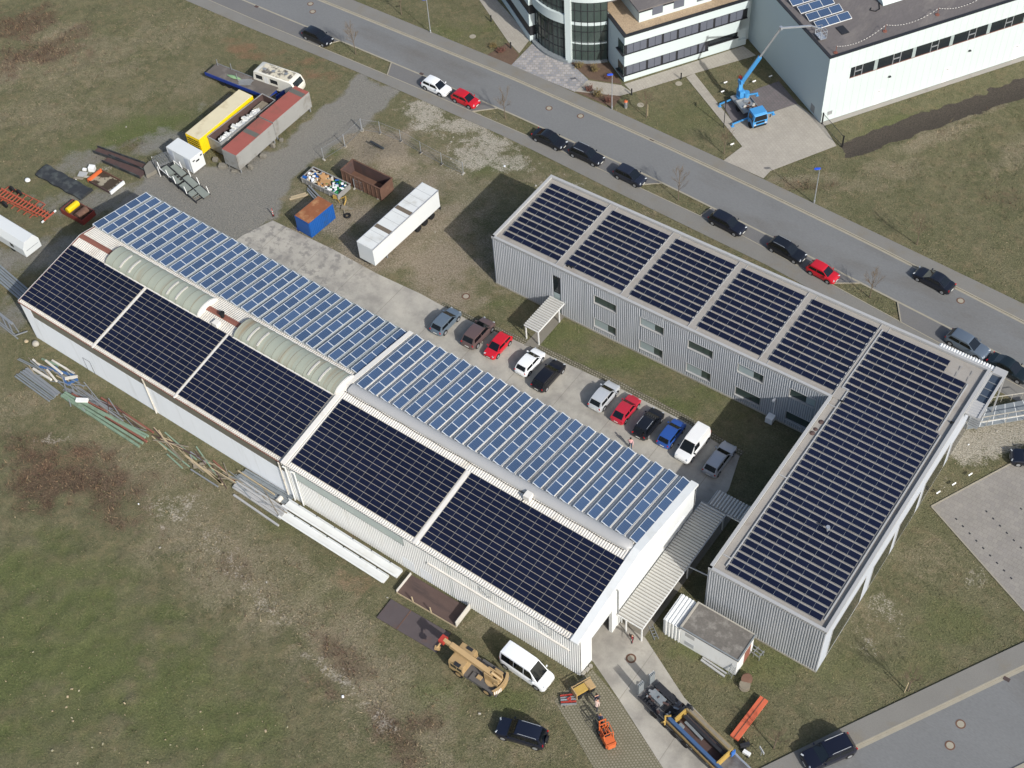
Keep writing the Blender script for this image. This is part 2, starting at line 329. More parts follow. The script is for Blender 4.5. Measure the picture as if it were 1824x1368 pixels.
redsoil = blobs([(435, 85, 2.6, 1.2, 0, 1), (450, 100, 3, 1.0, 0, .9), (560, 135, 3, 1.6, 0, 1), (545, 110, 3.6, 1.2, 0, .8), (495, 95, 2.5, 1, 0, .6), (415, 70, 2, 1, 0, .6), (640, 1040, 2.5, 1.2, -30, .5), (120, 820, 4, 2, 0, .5), (640, 950, 2.5, 1.4, 0, .5)])
field = np.maximum(smoothstep(-8, -13, gy)*smoothstep(64, 56, gx), smoothstep(-20, -27, gx)*smoothstep(55, 50, gy))
field = np.maximum(field, smoothstep(66, 70, gx)*smoothstep(76, 79, gy)*smoothstep(0.5, 3, -((gx-58.27)*-.849+(gy-81.57)*.529)-8))
gz = -.03+field*(nB-.62)*.42+field*(nC-.5)*.5*smoothstep(-10, -22, gy)+bramble*field*(nA-.4)*.3
mx, my = G(690, 285); gz += 1.1*np.exp(-(((gx-mx)/3.2)**2+((gy-my)/2.2)**2))*(.85+.5*(nB-.5))     # the gravel heap
# shadowed band by the white hall, painted as dark ground with a dip
u_, v_ = (gx-58.27)*.529+(gy-81.57)*.849, -(gx-58.27)*.849+(gy-81.57)*.529
SHADE_BAND = [G(*q) for q in ((1500, 256), (1530, 243), (1600, 215), (1680, 188), (1760, 161), (1900, 112), (1900, 148), (1760, 195), (1680, 223), (1600, 251), (1530, 276), (1508, 280))]
shade_band = smoothstep(-.5, .5, sdist(gx, gy, SHADE_BAND)+(nB-.5)*1.3+(nA-.5)*.8); gz -= .2*smoothstep(-.6, 1.2, sdist(gx, gy, SHADE_BAND))
def hgt(x, y):
    i = np.clip(np.searchsorted(xs, x), 0, len(xs)-1); j = np.clip(np.searchsorted(ys, y), 0, len(ys)-1); return gz.reshape(GX.shape)[j, i]
me = bpy.data.meshes.new('ground'); nx_, ny_ = len(xs), len(ys)
idx = np.arange(nx_*ny_).reshape(ny_, nx_)
quads = np.stack((idx[:-1, :-1], idx[:-1, 1:], idx[1:, 1:], idx[1:, :-1]), -1).reshape(-1, 4)
me.vertices.add(nx_*ny_); me.vertices.foreach_set('co', np.stack((gx, gy, gz), -1).ravel().astype(np.float32))
me.loops.add(quads.size); me.loops.foreach_set('vertex_index', quads.ravel().astype(np.int32))
me.polygons.add(len(quads)); me.polygons.foreach_set('loop_start', np.arange(0, quads.size, 4, dtype=np.int32)); me.polygons.foreach_set('loop_total', np.full(len(quads), 4, np.int32))
me.update(calc_edges=True); me.validate(); me.polygons.foreach_set('use_smooth', [True]*len(me.polygons))
for nm, ch in (('zone_a', (gravel, rubble, bramble)), ('zone_b', (straw, lush, redsoil)), ('zone_c', (warm, shade_band, nA))):
    a = me.color_attributes.new(nm, 'FLOAT_COLOR', 'POINT'); a.data.foreach_set('color', np.stack(list(ch)+[np.ones_like(gx)], -1).ravel().astype(np.float32))
def ground_mat():
    m, N, L, b = new_mat('ground_cover'); g = N.new('ShaderNodeNewGeometry'); P = g.outputs['Position']
    ch = {}
    for nm in ('zone_a', 'zone_b', 'zone_c'):
        at = N.new('ShaderNodeAttribute'); at.attribute_name = nm; sp = N.new('ShaderNodeSeparateColor'); L.new(at.outputs['Color'], sp.inputs[0]); ch[nm] = sp.outputs
    big, mid, fine, spk = _noise(N, L, P, .22, 5, .6), _noise(N, L, P, 1.1, 6, .65), _noise(N, L, P, 5.5, 5, .7), _noise(N, L, P, 17, 3, .7)
    col = _ramp(N, L, mid, [(.30, lin(77, 77, 56)), (.46, lin(100, 100, 73)), (.58, lin(120, 115, 87)), (.72, lin(144, 136, 109))])
    f2 = _ramp(N, L, fine, [(.28, lin(65, 68, 49)), (.5, lin(106, 103, 77)), (.72, lin(154, 145, 116))]); col = _mix(N, L, .6, col, f2)
    bigc = _ramp(N, L, big, [(.35, lin(119, 114, 89)), (.65, lin(89, 93, 64))]); col = _mix(N, L, .42, col, bigc)
    pat = N.new('ShaderNodeMapRange'); pat.inputs[1].default_value = .5; pat.inputs[2].default_value = .68; pat.inputs[4].default_value = .55; L.new(_noise(N, L, P, .55, 6, .7), pat.inputs[0]); col = _mix(N, L, pat.outputs[0], col, lin(129, 115, 89))
    pat2 = N.new('ShaderNodeMapRange'); pat2.inputs[1].default_value = .42; pat2.inputs[2].default_value = .3; pat2.inputs[4].default_value = .5; L.new(_noise(N, L, P, .8, 6, .7), pat2.inputs[0]); col = _mix(N, L, pat2.outputs[0], col, lin(68, 62, 47))
    def lay(col, mask, c1, c2, nz, k=.9, lo=.38, hi=.66, amt=1.0):
        s = _math(N, L, 'MULTIPLY_ADD', _math(N, L, 'SUBTRACT', nz, .5), k, mask)
        mr = N.new('ShaderNodeMapRange'); mr.inputs[1].default_value = lo; mr.inputs[2].default_value = hi; mr.inputs[4].default_value = amt; L.new(s, mr.inputs[0])
        return _mix(N, L, mr.outputs[0], col, _ramp(N, L, fine, [(.3, lin(*c1)), (.7, lin(*c2))]))
    brk = _math(N, L, 'ADD', _math(N, L, 'MULTIPLY', mid, .5), _math(N, L, 'MULTIPLY', fine, .5))
    col = lay(col, ch['zone_b'][1], (66, 80, 42), (104, 116, 64), brk, 1.2, .1, 1.1, .75)
    col = lay(col, ch['zone_b'][0], (114, 104, 86), (168, 156, 133), brk, 1.8, .15, 1.05, .75)
    col = lay(col, ch['zone_a'][2], (61, 51, 43), (120, 99, 82), brk, 1.6, .15, 1.0, .85)
    col = lay(col, ch['zone_c'][0], (116, 106, 90), (168, 155, 136), fine, 1.3, .15, .9, .85)
    col = lay(col, ch['zone_b'][2], (110, 86, 66), (152, 116, 92), brk, 2.0, .25, 1.0, .7)
    col = lay(col, ch['zone_a'][1], (135, 130, 114), (191, 184, 170), brk, 3.6, .45, .95, .9)
    col = lay(col, ch['zone_a'][0], (118, 116, 110), (146, 143, 135), brk, 1.2, .2, .75, .92)
    col = lay(col, ch['zone_c'][1], (60, 55, 51), (88, 81, 74), mid, .5, .4, .6, .95)  # shadow tone painted along the band beside the white hall
    sv = _math(N, L, 'MULTIPLY_ADD', spk, 2.1, -.05); cb = N.new('ShaderNodeCombineColor')
    for i in range(3): L.new(sv, cb.inputs[i])
    kf = _math(N, L, 'MULTIPLY_ADD', ch['zone_a'][0], -.45, .78, clamp=True); col = _mix(N, L, kf, col, cb.outputs[0], 'MULTIPLY'); L.new(col, b.inputs['Base Color'])
    b.inputs['Roughness'].default_value = .95; b.inputs['Specular IOR Level'].default_value = .15
    bp = N.new('ShaderNodeBump'); bp.inputs['Strength'].default_value = 1; bp.inputs['Distance'].default_value = .22
    hh = _math(N, L, 'ADD', _math(N, L, 'MULTIPLY', fine, 1.0), _math(N, L, 'MULTIPLY', spk, .35)); L.new(hh, bp.inputs['Height']); L.new(bp.outputs[0], b.inputs['Normal'])
    return m
me.materials.append(ground_mat()); ground = bpy.data.objects.new('ground', me); SC.collection.objects.link(ground); tag(ground, kind='structure')
def sheet_poly(name, polys, z, m, cover=True):
    mb = MB()
    for p in polys:
        a = sum(p[k][0]*p[(k+1) % len(p)][1]-p[(k+1) % len(p)][0]*p[k][1] for k in range(len(p)))
        p = p if a > 0 else p[::-1]; mb.face([(x, y, z) for x, y in p])
        if cover: COVER.append(p)
    return tag(mb.build(name, m), kind='structure')
def along(line, x):
    return float(np.interp(x, [p[0] for p in line], [p[1] for p in line]))
S_K = [(-140, 60.2), (-21, 61.3), (8, 61.75), (24, 61.75), (46, 61.3), (62.6, 60.3), (75, 59.3), (87, 58.4), (95.5, 57.7), (135, 54)]
N_K = [(-140, 66.0), (-14, 67.3), (19, 67.8), (42, 67.3), (59, 66.5), (73, 65.6), (93, 63.7), (135, 60)]
P_S = [(-140, 57.6), (-19, 58.7), (8, 59.3), (30, 59.4), (45, 59.0), (60, 58.6), (72.5, 57.3), (82, 56.3), (95, 55.0), (135, 51.4)]
F_S = [(-140, 55.4), (-18, 56.9), (1, 57.55), (27, 57.65), (43, 56.8), (65, 55.9), (82, 54.2), (95, 53.0), (135, 49)]
N_S = [(-140, 68.6), (-10, 69.7), (18, 69.9), (34, 69.5), (51, 68.8), (61, 68.2), (92, 66.2), (135, 62.4)]
XR = list(np.arange(-140, 136, 5.0))
def band(la, lb, da=0.0, db=0.0, x0=-140, x1=135):
    X = [x0]+[x for x in XR if x0 < x < x1]+[x1]
    return [(x, along(la, x)+da) for x in X]+[(x, along(lb, x)+db) for x in reversed(X)]
sheet_poly('road', [band(S_K, N_K, .12, 0)], .02, M_['asphalt'])
sheet_poly('road_edge_line', [band(S_K, S_K, -.12, .12)], .03, M_['kerb'])
kb = MB()
for x0, x1 in zip(XR[:-1], XR[1:]):
    for off, wd, z1 in ((0, .14, .115), (-.3, .28, .034)):
        a, b_ = (x0, along(N_K, x0)+off), (x1, along(N_K, x1)+off)
        P = [(a[0], a[1], .0), (b_[0], b_[1], .0), (b_[0], b_[1]+wd, .0), (a[0], a[1]+wd, .0)]; Q = [(x, y, z1) for x, y, _ in P]
        kb.face(Q); kb.face([P[0], P[1], Q[1], Q[0]]); kb.face([P[3], Q[3], Q[2], P[2]])
tag(kb.build('kerb', M_['kerb']), kind='structure')
sheet_poly('pavement', [band(N_K, N_S, .14, 0)], .11, M_['footpath'])
sheet_poly('footpath', [band(F_S, P_S, 0, 0)], .022, M_['footpath'])
# parking bays between planted islands
bays = [(-140, -7.6, 0, 1.7), (4.6, 19.0, -1.2, 2.4), (28.6, 44.6, .8, 2.6), (54.2, 72.4, .4, 2.8), (81.7, 135, -1.6, 0)]
bp_, isl = [], []
for x0, x1, s0, s1 in bays:
    X = [x for x in XR if x0+3 < x < x1-3]
    bp_.append([(x0, along(P_S, x0))]+[(x, along(P_S, x)) for x in X]+[(x1, along(P_S, x1)), (x1+s1, along(S_K, x1+s1)-.12)]+[(x, along(S_K, x)-.12) for x in reversed(X)]+[(x0+s0, along(S_K, x0+s0)-.12)])
sheet_poly('parking_bays', bp_, .026, M_['asphalt_bay'])
ib = MB()
for x0, x1, s0, s1 in bays:
    for x, s in ((x0, s0), (x1, s1)):
        if -100 < x < 120: ib.bar((x, along(P_S, x), .05), (x+s, along(S_K, x+s)-.12, .05), .14, .1)
ib_poly = [(p, q) for p, q in zip(XR[:-1], XR[1:])]
for p, q in ib_poly: ib.bar((p, along(P_S, p), .022), (q, along(P_S, q), .022), .1, .03)
tag(ib.build('bay_kerb', M_['kerb']), kind='structure')
# yard between hall and grey building
def yard_mat():
    m, N, L, b = new_mat('yard_concrete'); g = N.new('ShaderNodeNewGeometry'); P = g.outputs['Position']
    n0, n1, n2 = _noise(N, L, P, .28, 6, .62), _noise(N, L, P, 1.0, 6, .65), _noise(N, L, P, 9, 4, .6)
    col = _ramp(N, L, n0, [(.36, lin(144, 140, 132)), (.5, lin(169, 165, 154)), (.66, lin(185, 180, 167))])
    st = N.new('ShaderNodeMapRange'); st.inputs[1].default_value = .5; st.inputs[2].default_value = .6; L.new(n1, st.inputs[0])
    sx = N.new('ShaderNodeSeparateXYZ'); L.new(P, sx.inputs[0])
    wx = N.new('ShaderNodeMapRange'); wx.inputs[1].default_value = 30; wx.inputs[2].default_value = 22; L.new(sx.outputs[0], wx.inputs[0])
    col = _mix(N, L, _math(N, L, 'MULTIPLY', _math(N, L, 'MULTIPLY', st.outputs[0], wx.outputs[0]), .85), col, lin(126, 123, 118))
    col = _mix(N, L, _math(N, L, 'MULTIPLY', n2, .5), col, lin(135, 130, 122))
    st2 = N.new('ShaderNodeMapRange'); st2.inputs[1].default_value = .52; st2.inputs[2].default_value = .7; st2.inputs[4].default_value = .5; L.new(_noise(N, L, P, .6, 8, .72), st2.inputs[0]); col = _mix(N, L, st2.outputs[0], col, lin(131, 128, 120))
    # slab joints
    a = _math(N, L, 'FRACT', _math(N, L, 'MULTIPLY', sx.outputs[0], 1/6.2)); j = _math(N, L, 'LESS_THAN', a, .012)
    col = _mix(N, L, _math(N, L, 'MULTIPLY', j, .45), col, lin(112, 106, 96)); L.new(col, b.inputs['Base Color'])
    b.inputs['Roughness'].default_value = .9; b.inputs['Specular IOR Level'].default_value = .2; return m
M_['yard'] = yard_mat()
YARD = [(8.6, 20), (8.9, 25.5), (10.3, 29.6), (20, 29.9), (27.1, 29.7), (33.5, 30.0), (40.4, 29.8), (50, 30.5), (60.4, 31.0), (68.8, 31.0), (72.9, 30.5), (76.0, 30.3), (77.2, 26), (77.2, 20)]
sheet_poly('concrete_yard', [YARD], .012, M_['yard'])
FRONT = [(66, 1.9), (66, 6.8), (79.2, 6.8), (85.5, 3.6), (93.6, 1.2), (102, -3), (98, -9), (87.5, -3.3), (80.6, 0.05), (76.5, 1.9)]
sheet_poly('concrete_drive', [FRONT], .014, M_['yard'])
sheet_poly('walkway_slab', [[(76.4, 6.8), (79.1, 6.8), (79.2, 24), (76.4, 24)]], .018, M_['concrete_dark'])
def paver_mat(name, c1, c2, joint, sx, sy, rot, jw=.05, hollow=None):
    m, N, L, b = new_mat(name); g = N.new('ShaderNodeNewGeometry'); mp = N.new('ShaderNodeMapping'); mp.inputs['Rotation'].default_value = (0, 0, R(rot)); L.new(g.outputs['Position'], mp.inputs['Vector'])
    bt = N.new('ShaderNodeTexBrick'); bt.inputs['Scale'].default_value = 1.0; bt.inputs['Brick Width'].default_value = sx; bt.inputs['Row Height'].default_value = sy; bt.inputs['Mortar Size'].default_value = jw
    bt.inputs['Color1'].default_value = lin(*c1); bt.inputs['Color2'].default_value = lin(*c2); bt.inputs['Mortar'].default_value = lin(*joint); bt.inputs['Bias'].default_value = 0.0; L.new(mp.outputs[0], bt.inputs['Vector'])
    n0 = _noise(N, L, g.outputs['Position'], .5, 5, .6); n2 = _noise(N, L, g.outputs['Position'], 8, 4, .6)
    k = _math(N, L, 'MULTIPLY', _math(N, L, 'MULTIPLY_ADD', n0, .4, .8), _math(N, L, 'MULTIPLY_ADD', n2, .36, .82)); cb = N.new('ShaderNodeCombineColor')
    for i in range(3): L.new(k, cb.inputs[i])
    L.new(_mix(N, L, 1.0, bt.outputs['Color'], cb.outputs[0], 'MULTIPLY'), b.inputs['Base Color']); b.inputs['Roughness'].default_value = .9; b.inputs['Specular IOR Level'].default_value = .2
    return m
M_['grass_paver'] = paver_mat('grass_paver', (136, 130, 113), (126, 120, 103), (104, 101, 82), .27, .27, 24, .05)
M_['cobble_edge'] = paver_mat('cobble_edge', (136, 130, 116), (118, 112, 98), (84, 82, 64), .3, .3, 4, .06)
M_['paver_beige'] = paver_mat('beige_block_paving', (164, 158, 146), (158, 152, 141), (146, 140, 129), .4, .4, 32, .015)
M_['paver_dark'] = paver_mat('dark_block_paving', (114, 107, 107), (107, 103, 103), (94, 90, 88), .4, .4, 32, .015)
M_['cobble'] = paver_mat('grey_cobbles', (165, 160, 156), (127, 129, 134), (138, 134, 127), .55, .5, -32, .04)
M_['lot'] = paver_mat('grey_lot_paving', (140, 136, 128), (133, 129, 123), (123, 117, 110), .5, .5, 0, .015)
sheet_poly('grass_paver_area', [[(76.9, 1.2), (75.7, -3.4), (82.4, -6.8), (90, -13), (98, -9.05), (87.5, -3.32), (80.6, 0.0)]], .008, M_['grass_paver'])
# second road at the lower right
LRK = [(86, -18.6), (95, -2.0), (100.6, 8.1), (109.7, 23.9), (126, 52)]
dx_, dy_ = .50, .866
def off(line, d): return [(x-dy_*d, y+dx_*d) for x, y in line]
sheet_poly('side_road', [LRK+off(LRK, -7.6)[::-1]], .021, M_['asphalt'])
sheet_poly('side_pavement', [off(LRK, .15)+off(LRK, 2.05)[::-1]], .105, M_['footpath'])
kb = MB()
for (d0, d1, z1) in ((0, .15, .11), (-.32, -.02, .035), (-7.9, -7.6, .11)):
    A, B = off(LRK, d0), off(LRK, d1)
    for k in range(len(A)-1):
        P = [A[k], A[k+1], B[k+1], B[k]]; kb.face([(x, y, z1) for x, y in P][::-1])
        kb.face([(A[k][0], A[k][1], 0), (A[k][0], A[k][1], z1), (A[k+1][0], A[k+1][1], z1), (A[k+1][0], A[k+1][1], 0)]); kb.face([(B[k][0], B[k][1], 0), (B[k+1][0], B[k+1][1], 0), (B[k+1][0], B[k+1][1], z1), (B[k][0], B[k][1], z1)])
tag(kb.build('side_kerb', M_['kerb']), kind='structure')
sheet_poly('side_verge', [off(LRK, -7.9)+off(LRK, -14)[::-1]], .012, M_['footpath'])
LOT = [(95.1, 35.5), (103.4, 31.4), (112, 27.2), (120, 46), (112, 50), (100.3, 46.4)]
sheet_poly('lot_paving', [LOT], .016, M_['lot'])
lk = MB()
for a, b_ in ((LOT[0], LOT[1]), (LOT[1], LOT[2]), (LOT[5], LOT[0])): lk.bar((*a, .03), (*b_, .03), .12, .08)
tag(lk.build('lot_edging', M_['kerb']), kind='structure')
lm = MB()
for r0, (ax, ay) in enumerate(((97.8, 35.5), (99.9, 38.0), (102.6, 40.2))):
    for k in range(9): lm.ob((ax+k*1.0*.9, ay-k*1.0*.42, .0165), (.24, .16, .008), R(-25))
tag(lm.build('bay_markers', M_['dark_metal']), kind='structure')
# paving round office and white hall; local frame of both
OA = R(58.08); OU = (math.cos(OA), math.sin(OA)); OV = (-OU[1], OU[0])
def loc2(o, a, b): return (o[0]+a*OU[0]+b*OV[0], o[1]+a*OU[1]+b*OV[1])
OFF, WHO = (32.6, 75.1), (58.27, 81.57)
px_ = lambda *pts: [G(x, y) for x, y in pts]
sheet_poly('block_paved_path', [px_((1112, 150), (1127, 165), (1224, 135.5), (1237, 131), (1347, 99), (1324, 82))+[]], .02, M_['paver_beige'])
sheet_poly('block_paved_walk', [px_((1024, 163), (1047, 143), (1107, 152), (1127, 165), (1104, 171))], .024, M_['paver_beige'])
sheet_poly('block_paved_link', [px_((1222, 137.5), (1237, 131), (1307, 220), (1372, 201), (1420, 185), (1463, 217), (1490, 260), (1372, 305), (1360, 318), (1289, 286), (1322, 261))], .028, M_['paver_beige'])
sheet_poly('dark_paved_bays', [px_((1287, 187), (1306, 219), (1369, 201), (1421, 185), (1387, 145), (1352, 157))], .033, M_['paver_dark'])
sheet_poly('cobbled_forecourt', [px_((910, 117), (952, 74), (1012, 108), (1048, 142), (1024, 164))], .026, M_['cobble'])
sheet_poly('block_paved_entry', [px_((840, -20), (863, -25), (946, 68), (925, 95), (905, 74))], .02, M_['paver_beige'])
M_['mulch'] = mat('bark_mulch', (98, 80, 66), .95, v=.25, sc=1.5, fine=.3, fsc=10, bump=.05, bsc=8)
sheet_poly('planting_bed', [px_((1024, 163), (1047, 148), (1107, 172), (1092, 192)), px_((1012, 109), (1086, 112), (1108, 150), (1050, 141)), px_((905, 76), (925, 98), (911, 117), (868, 98))], .016, M_['mulch'], False)
sheet_poly('gravel_strip', [[loc2(WHO, -.3, -.05), loc2(WHO, 60, -.05), loc2(WHO, 60, -.75), loc2(WHO, -.3, -.75)]], .012, M_['gravel_roof'])
sheet_poly('cobble_edge', [[(36.5, 29.95), (40.4, 29.85), (50, 30.55), (60.4, 31.05), (68.8, 31.05), (72.9, 30.55), (76.1, 30.35), (76.1, 31.0), (72.9, 31.3), (68.8, 31.8), (60.4, 31.8), (50, 31.25), (40.4, 30.5), (36.5, 30.5)]], .011, M_['cobble_edge'])
sheet_poly('stair_path', [[(48.2, 30.2), (49.7, 30.7), (49.6, 36.2), (48.2, 36.2)]], .016, M_['concrete_dark'])
# ---------------------------------------------------------------- the long hall, two sections
HY = 20.33; HM = HY/2
def gable_wall(mb, x, h, rz, y0=0, y1=HY, m=0):
    mb.face([(x, y0, 0), (x, y1, 0), (x, y1, h), (x, HM, rz), (x, y0, h)], m)
def build_hall(name, label, x0, x1, h, rz, mats, band_x, band_z, corr, first):
    T = thing(name, label, 'hall', (x0, 0, 0)); L = x1-x0
    # walls
    mb = MB(); b0, b1 = band_x[0]-x0, band_x[1]-x0
    if corr:
        for (a, b_) in ((0, b0), (b0, b1), (b1, L)):
            z1 = band_z[0] if a == b0 else h-.05
            mb.sheet((a, 0, 0), (b_-a, 0, 0), (0, 0, z1), 0, .25, .045, low=1)
        mb.box(0, L, .06, .2, 0, h-.06)
    else:
        mb.box(0, L, 0, .2, 0, band_z[0]); mb.box(0, b0, 0.002, .2, band_z[0], h-.06); mb.box(b1, L, 0.002, .2, band_z[0], h-.06); mb.box(b0, b1, .1, .2, band_z[0], h-.06)
    MB().box(0, L, HY-.2, HY, 0, h-.06).build('wall', mats['wall'], T)
    if first: g_ = MB(); gable_wall(g_, .0, h-.06, rz-.06); g_.build('gable_wall', mats['wall'], T); MB().box(.02, .2, .21, HY-.21, 0, h-.3).build('gable_lining', mats['wall'], T)
    wall = mb.build('wall', [mats['wall'], M_['wall_trough']], T)
    # strip window
    mb = MB(); mb.sheet((b0, .03, band_z[0]), (b1-b0, 0, 0), (0, 0, band_z[1]-band_z[0]), 0, .2, .025); mb.box(b0, b1, .0, .06, band_z[1], h-.06)
    mb.build('strip_window', mats['band'], T)
    # roof: two corrugated slopes
    ov = .03 if first else .2; s = (rz-h)/HM; mb = MB()
    y_e = -ov; z_e = h-ov*s
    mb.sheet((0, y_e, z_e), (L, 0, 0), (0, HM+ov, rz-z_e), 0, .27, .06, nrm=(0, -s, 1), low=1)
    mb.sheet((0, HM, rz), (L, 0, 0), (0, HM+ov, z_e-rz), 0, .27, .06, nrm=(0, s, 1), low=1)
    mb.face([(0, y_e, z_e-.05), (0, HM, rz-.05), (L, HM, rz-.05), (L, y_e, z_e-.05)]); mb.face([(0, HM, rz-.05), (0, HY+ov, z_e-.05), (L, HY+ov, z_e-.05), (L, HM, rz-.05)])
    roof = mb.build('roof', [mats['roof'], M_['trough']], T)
    return T, roof, L
m1 = dict(wall=M_['white_wall'], band=M_['band_dark'], roof=M_['roof_cream'])
H1, H1roof, L1 = build_hall('industrial_hall', 'long pale hall section with green barrel skylights along a red ridge', 0, 40.2, 6.35, 8.18, m1, (1.65, 40.05), (4.58, 6.02), False, True)
s1 = (8.18-6.35)/HM
# red-brown eave gutter and ridge flashing
mb = MB()
for x in np.arange(0, 40.2, .27): mb.ob((x+.13, -.07, 6.36), (.15, .1, .05), 0, 1)
mb.box(0, 40.2, -.16, -.02, 6.2, 6.33)
mb.build('gutter', [M_['rust_red'], M_['roof_cream']], H1)
for a, b_ in ((0, 5.6), (20.4, 25.5)):
    mb = MB()
    for sgn in (-1, 1):
        y0 = HM+sgn*.34; mb.face([(a, HM, 8.26), (b_, HM, 8.26), (b_, y0, 8.26-.34*s1), (a, y0, 8.26-.34*s1)][::sgn])
    mb.build('ridge_cap', M_['rust_red'], H1roof)
mb = MB()
for sgn in (-1, 1):
    e = HM+sgn*(HM+.05)
    mb.face([(-.06, HM, 8.27), (-.06, e, 8.27-s1*(HM+.05)), (.16, e, 8.27-s1*(HM+.05)), (.16, HM, 8.27)][::-sgn], 0)
    mb.face([(-.06, HM, 8.0), (-.06, e, 8.0-s1*(HM+.05)), (-.06, e, 8.27-s1*(HM+.05)), (-.06, HM, 8.27)][::sgn], 1)
    mb.face([(-.07, HM, 8.275), (-.07, e, 8.275-s1*(HM+.05)), (-.01, e, 8.275-s1*(HM+.05)), (-.01, HM, 8.275)][::-sgn], 1)
mb.build('verge_trim', [M_['rust_red'], M_['white_metal']], H1roof)
# barrel skylights
for (a, b_, vents) in ((5.75, 20.25, ((8.0, 9.4), (15.4, 16.8))), (25.7, 40.0, ((27.6, 29.0), (36.2, 37.7)))):
    mb = MB(); n = 14; rw, rh = 1.5, .78; nseg = 13; rings = []
    X = list(np.linspace(a, b_, nseg*4+1))
    for i, x in enumerate(X):
        k = 1.0 if i % 4 else 1.025
        rings.append([(x, HM-rw*math.cos(math.pi*t/n)*k, 8.02+rh*math.sin(math.pi*t/n)*k) for t in range(n+1)])
    mb.loft(rings, closed=False, caps=False)
    for x in (a, b_): mb.face([(x, HM-rw*math.cos(math.pi*t/n), 8.02+rh*math.sin(math.pi*t/n)) for t in range(n+1)][::(1 if x == a else -1)])
    sk = mb.build('barrel_skylight', M_['skylight'], H1roof, smooth=R(35))
    mb = MB()
    mb.box(a-.1, b_+.1, HM-rw-.12, HM-rw+.02, 7.9, 8.1); mb.box(a-.1, b_+.1, HM+rw-.02, HM+rw+.12, 7.9, 8.1)
    for i in range(n):
        t0, t1 = math.pi*i/n, math.pi*(i+1)/n; P = [(b_, HM-1.56*math.cos(t0), 8.03+.83*math.sin(t0)), (b_, HM-1.56*math.cos(t1), 8.03+.83*math.sin(t1))]
        mb.face([P[0], P[1], (b_+.2, P[1][1], P[1][2]), (b_+.2, P[0][1], P[0][2])]); mb.face([(b_+.2, P[0][1], P[0][2]), (b_+.2, P[1][1], P[1][2]), (b_+.2, HM, 8.0)])
    for i in range(nseg+1):
        x = a+(b_-a)*i/nseg
        for q in range(n): 
            t0, t1 = math.pi*q/n, math.pi*(q+1)/n
            mb.bar((x, HM-(rw*1.024)*math.cos(t0), 8.02+rh*1.03*math.sin(t0)), (x, HM-(rw*1.024)*math.cos(t1), 8.02+rh*1.03*math.sin(t1)), .025, .012, 1)
    mb.build('skylight_frame', [M_['roof_white'], M_['bark']], sk)
    for va, vb in vents:
        for x, m in ((va, 1), (vb, 0)):
            mb = MB()
            for q in range(3, 9):
                t0, t1 = math.pi*q/n, math.pi*(q+1)/n; P = lambda t, k, dx: (x+dx, HM-rw*k*math.cos(t), 8.02+rh*k*math.sin(t))
                mb.face([P(t0, 1.12, -.06), P(t0, 1.12, .14), P(t1, 1.12, .14), P(t1, 1.12, -.06)], 0); mb.face([P(t0, 1.0, -.06), P(t0, 1.12, -.06), P(t1, 1.12, -.06), P(t1, 1.0, -.06)], 1)
                mb.face([P(t0, 1.0, .14), P(t1, 1.0, .14), P(t1, 1.12, .14), P(t0, 1.12, .14)], 0)
            mb.build('vent_flap', [M_['trough'], M_['wood']], sk)
# hall 1 door, rain pipe, seams between fields
mb = MB(); 
for a, b_ in (((8.7, 0), (8.7, 2.1)), ((9.85, 0), (9.85, 2.1)), ((8.7, 2.1), (9.85, 2.1))): mb.bar((a[0], -.004, a[1]), (b_[0], -.004, b_[1]), .05, .05)
d_ = MB().box(8.73, 9.82, -.02, .004, .02, 2.07).build('door', M_['white_wall'], H1); mb.build('door_frame', M_['dark_metal'], d_)
MB().tube([(20.0, -.2, 6.2), (19.95, -.16, 5.6), (19.9, -.12, 5.2), (19.9, -.12, 0)], .09).build('downpipe', M_['roof_cream'], H1)
MB().tube([(39.7, -.2, 6.2), (39.6, -.14, 5.5), (39.6, -.14, 0)], .09).build('downpipe', M_['roof_cream'], H1)
def slope_pt(x, sl, h, s, up=0.0, side=0):
    """point on a slope: sl metres along it from the eave wall line"""
    c = 1/math.sqrt(1+s*s); y = sl*c; z = h+sl*s*c
    n = (0, -s*c, c)
    if side: return (x, HY-y-(-s*c)*up*1, z+c*up) if False else (x, HY-(y+n[1]*up), z+n[2]*up)
    return (x, y+n[1]*up, z+n[2]*up)
mb = MB()
for x in (12.33, 24.9):
    A, B = slope_pt(x, -.2, 6.35, s1, .07), slope_pt(x, 8.75, 6.35, s1, .07); mb.bar(A, B, .22, .06)
mb.build('expansion_strip', M_['roof_white'], H1roof)
# chimney / satellite gear on the ridge
mb = MB(); mb.box(22.6, 23.3, 8.6, 9.3, 7.95, 8.55); mb.build('roof_outlet', M_['roof_white'], H1roof)
mb = MB(); mb.cyl((22.8, 10.1, 8.2), (22.8, 10.1, 8.75), .22, 12); mb.cyl((22.8, 10.1, 8.75), (22.8, 10.1, 8.85), .32, 12); mb.tube([(22.6, 8.9, 8.0), (22.2, 8.2, 7.85), (22.5, 7.8, 7.8), (22.1, 7.4, 7.72)], .035, 6); mb.build('vent_pipe', M_['black'], H1roof)

m2 = dict(wall=M_['white_metal'], band=M_['band_light'], roof=M_['roof_white'])
H2, H2roof, L2 = build_hall('industrial_hall', 'newer white ribbed hall section ending in a white gable with open gate', 40.2, 76.3, 6.68, 8.38, m2, (41.35, 55.6), (4.4, 5.85), True, False)
s2 = (8.38-6.68)/HM; l2 = 76.3-40.2
mb = MB()
for x in np.arange(0, l2, .27): mb.ob((x+.13, -.23, 6.65), (.15, .14, .06), 0, 0)
mb.box(0, l2, -.3, -.2, 6.48, 6.58, 1); mb.build('gutter', [M_['roof_white'], M_['steel_grey']], H2)
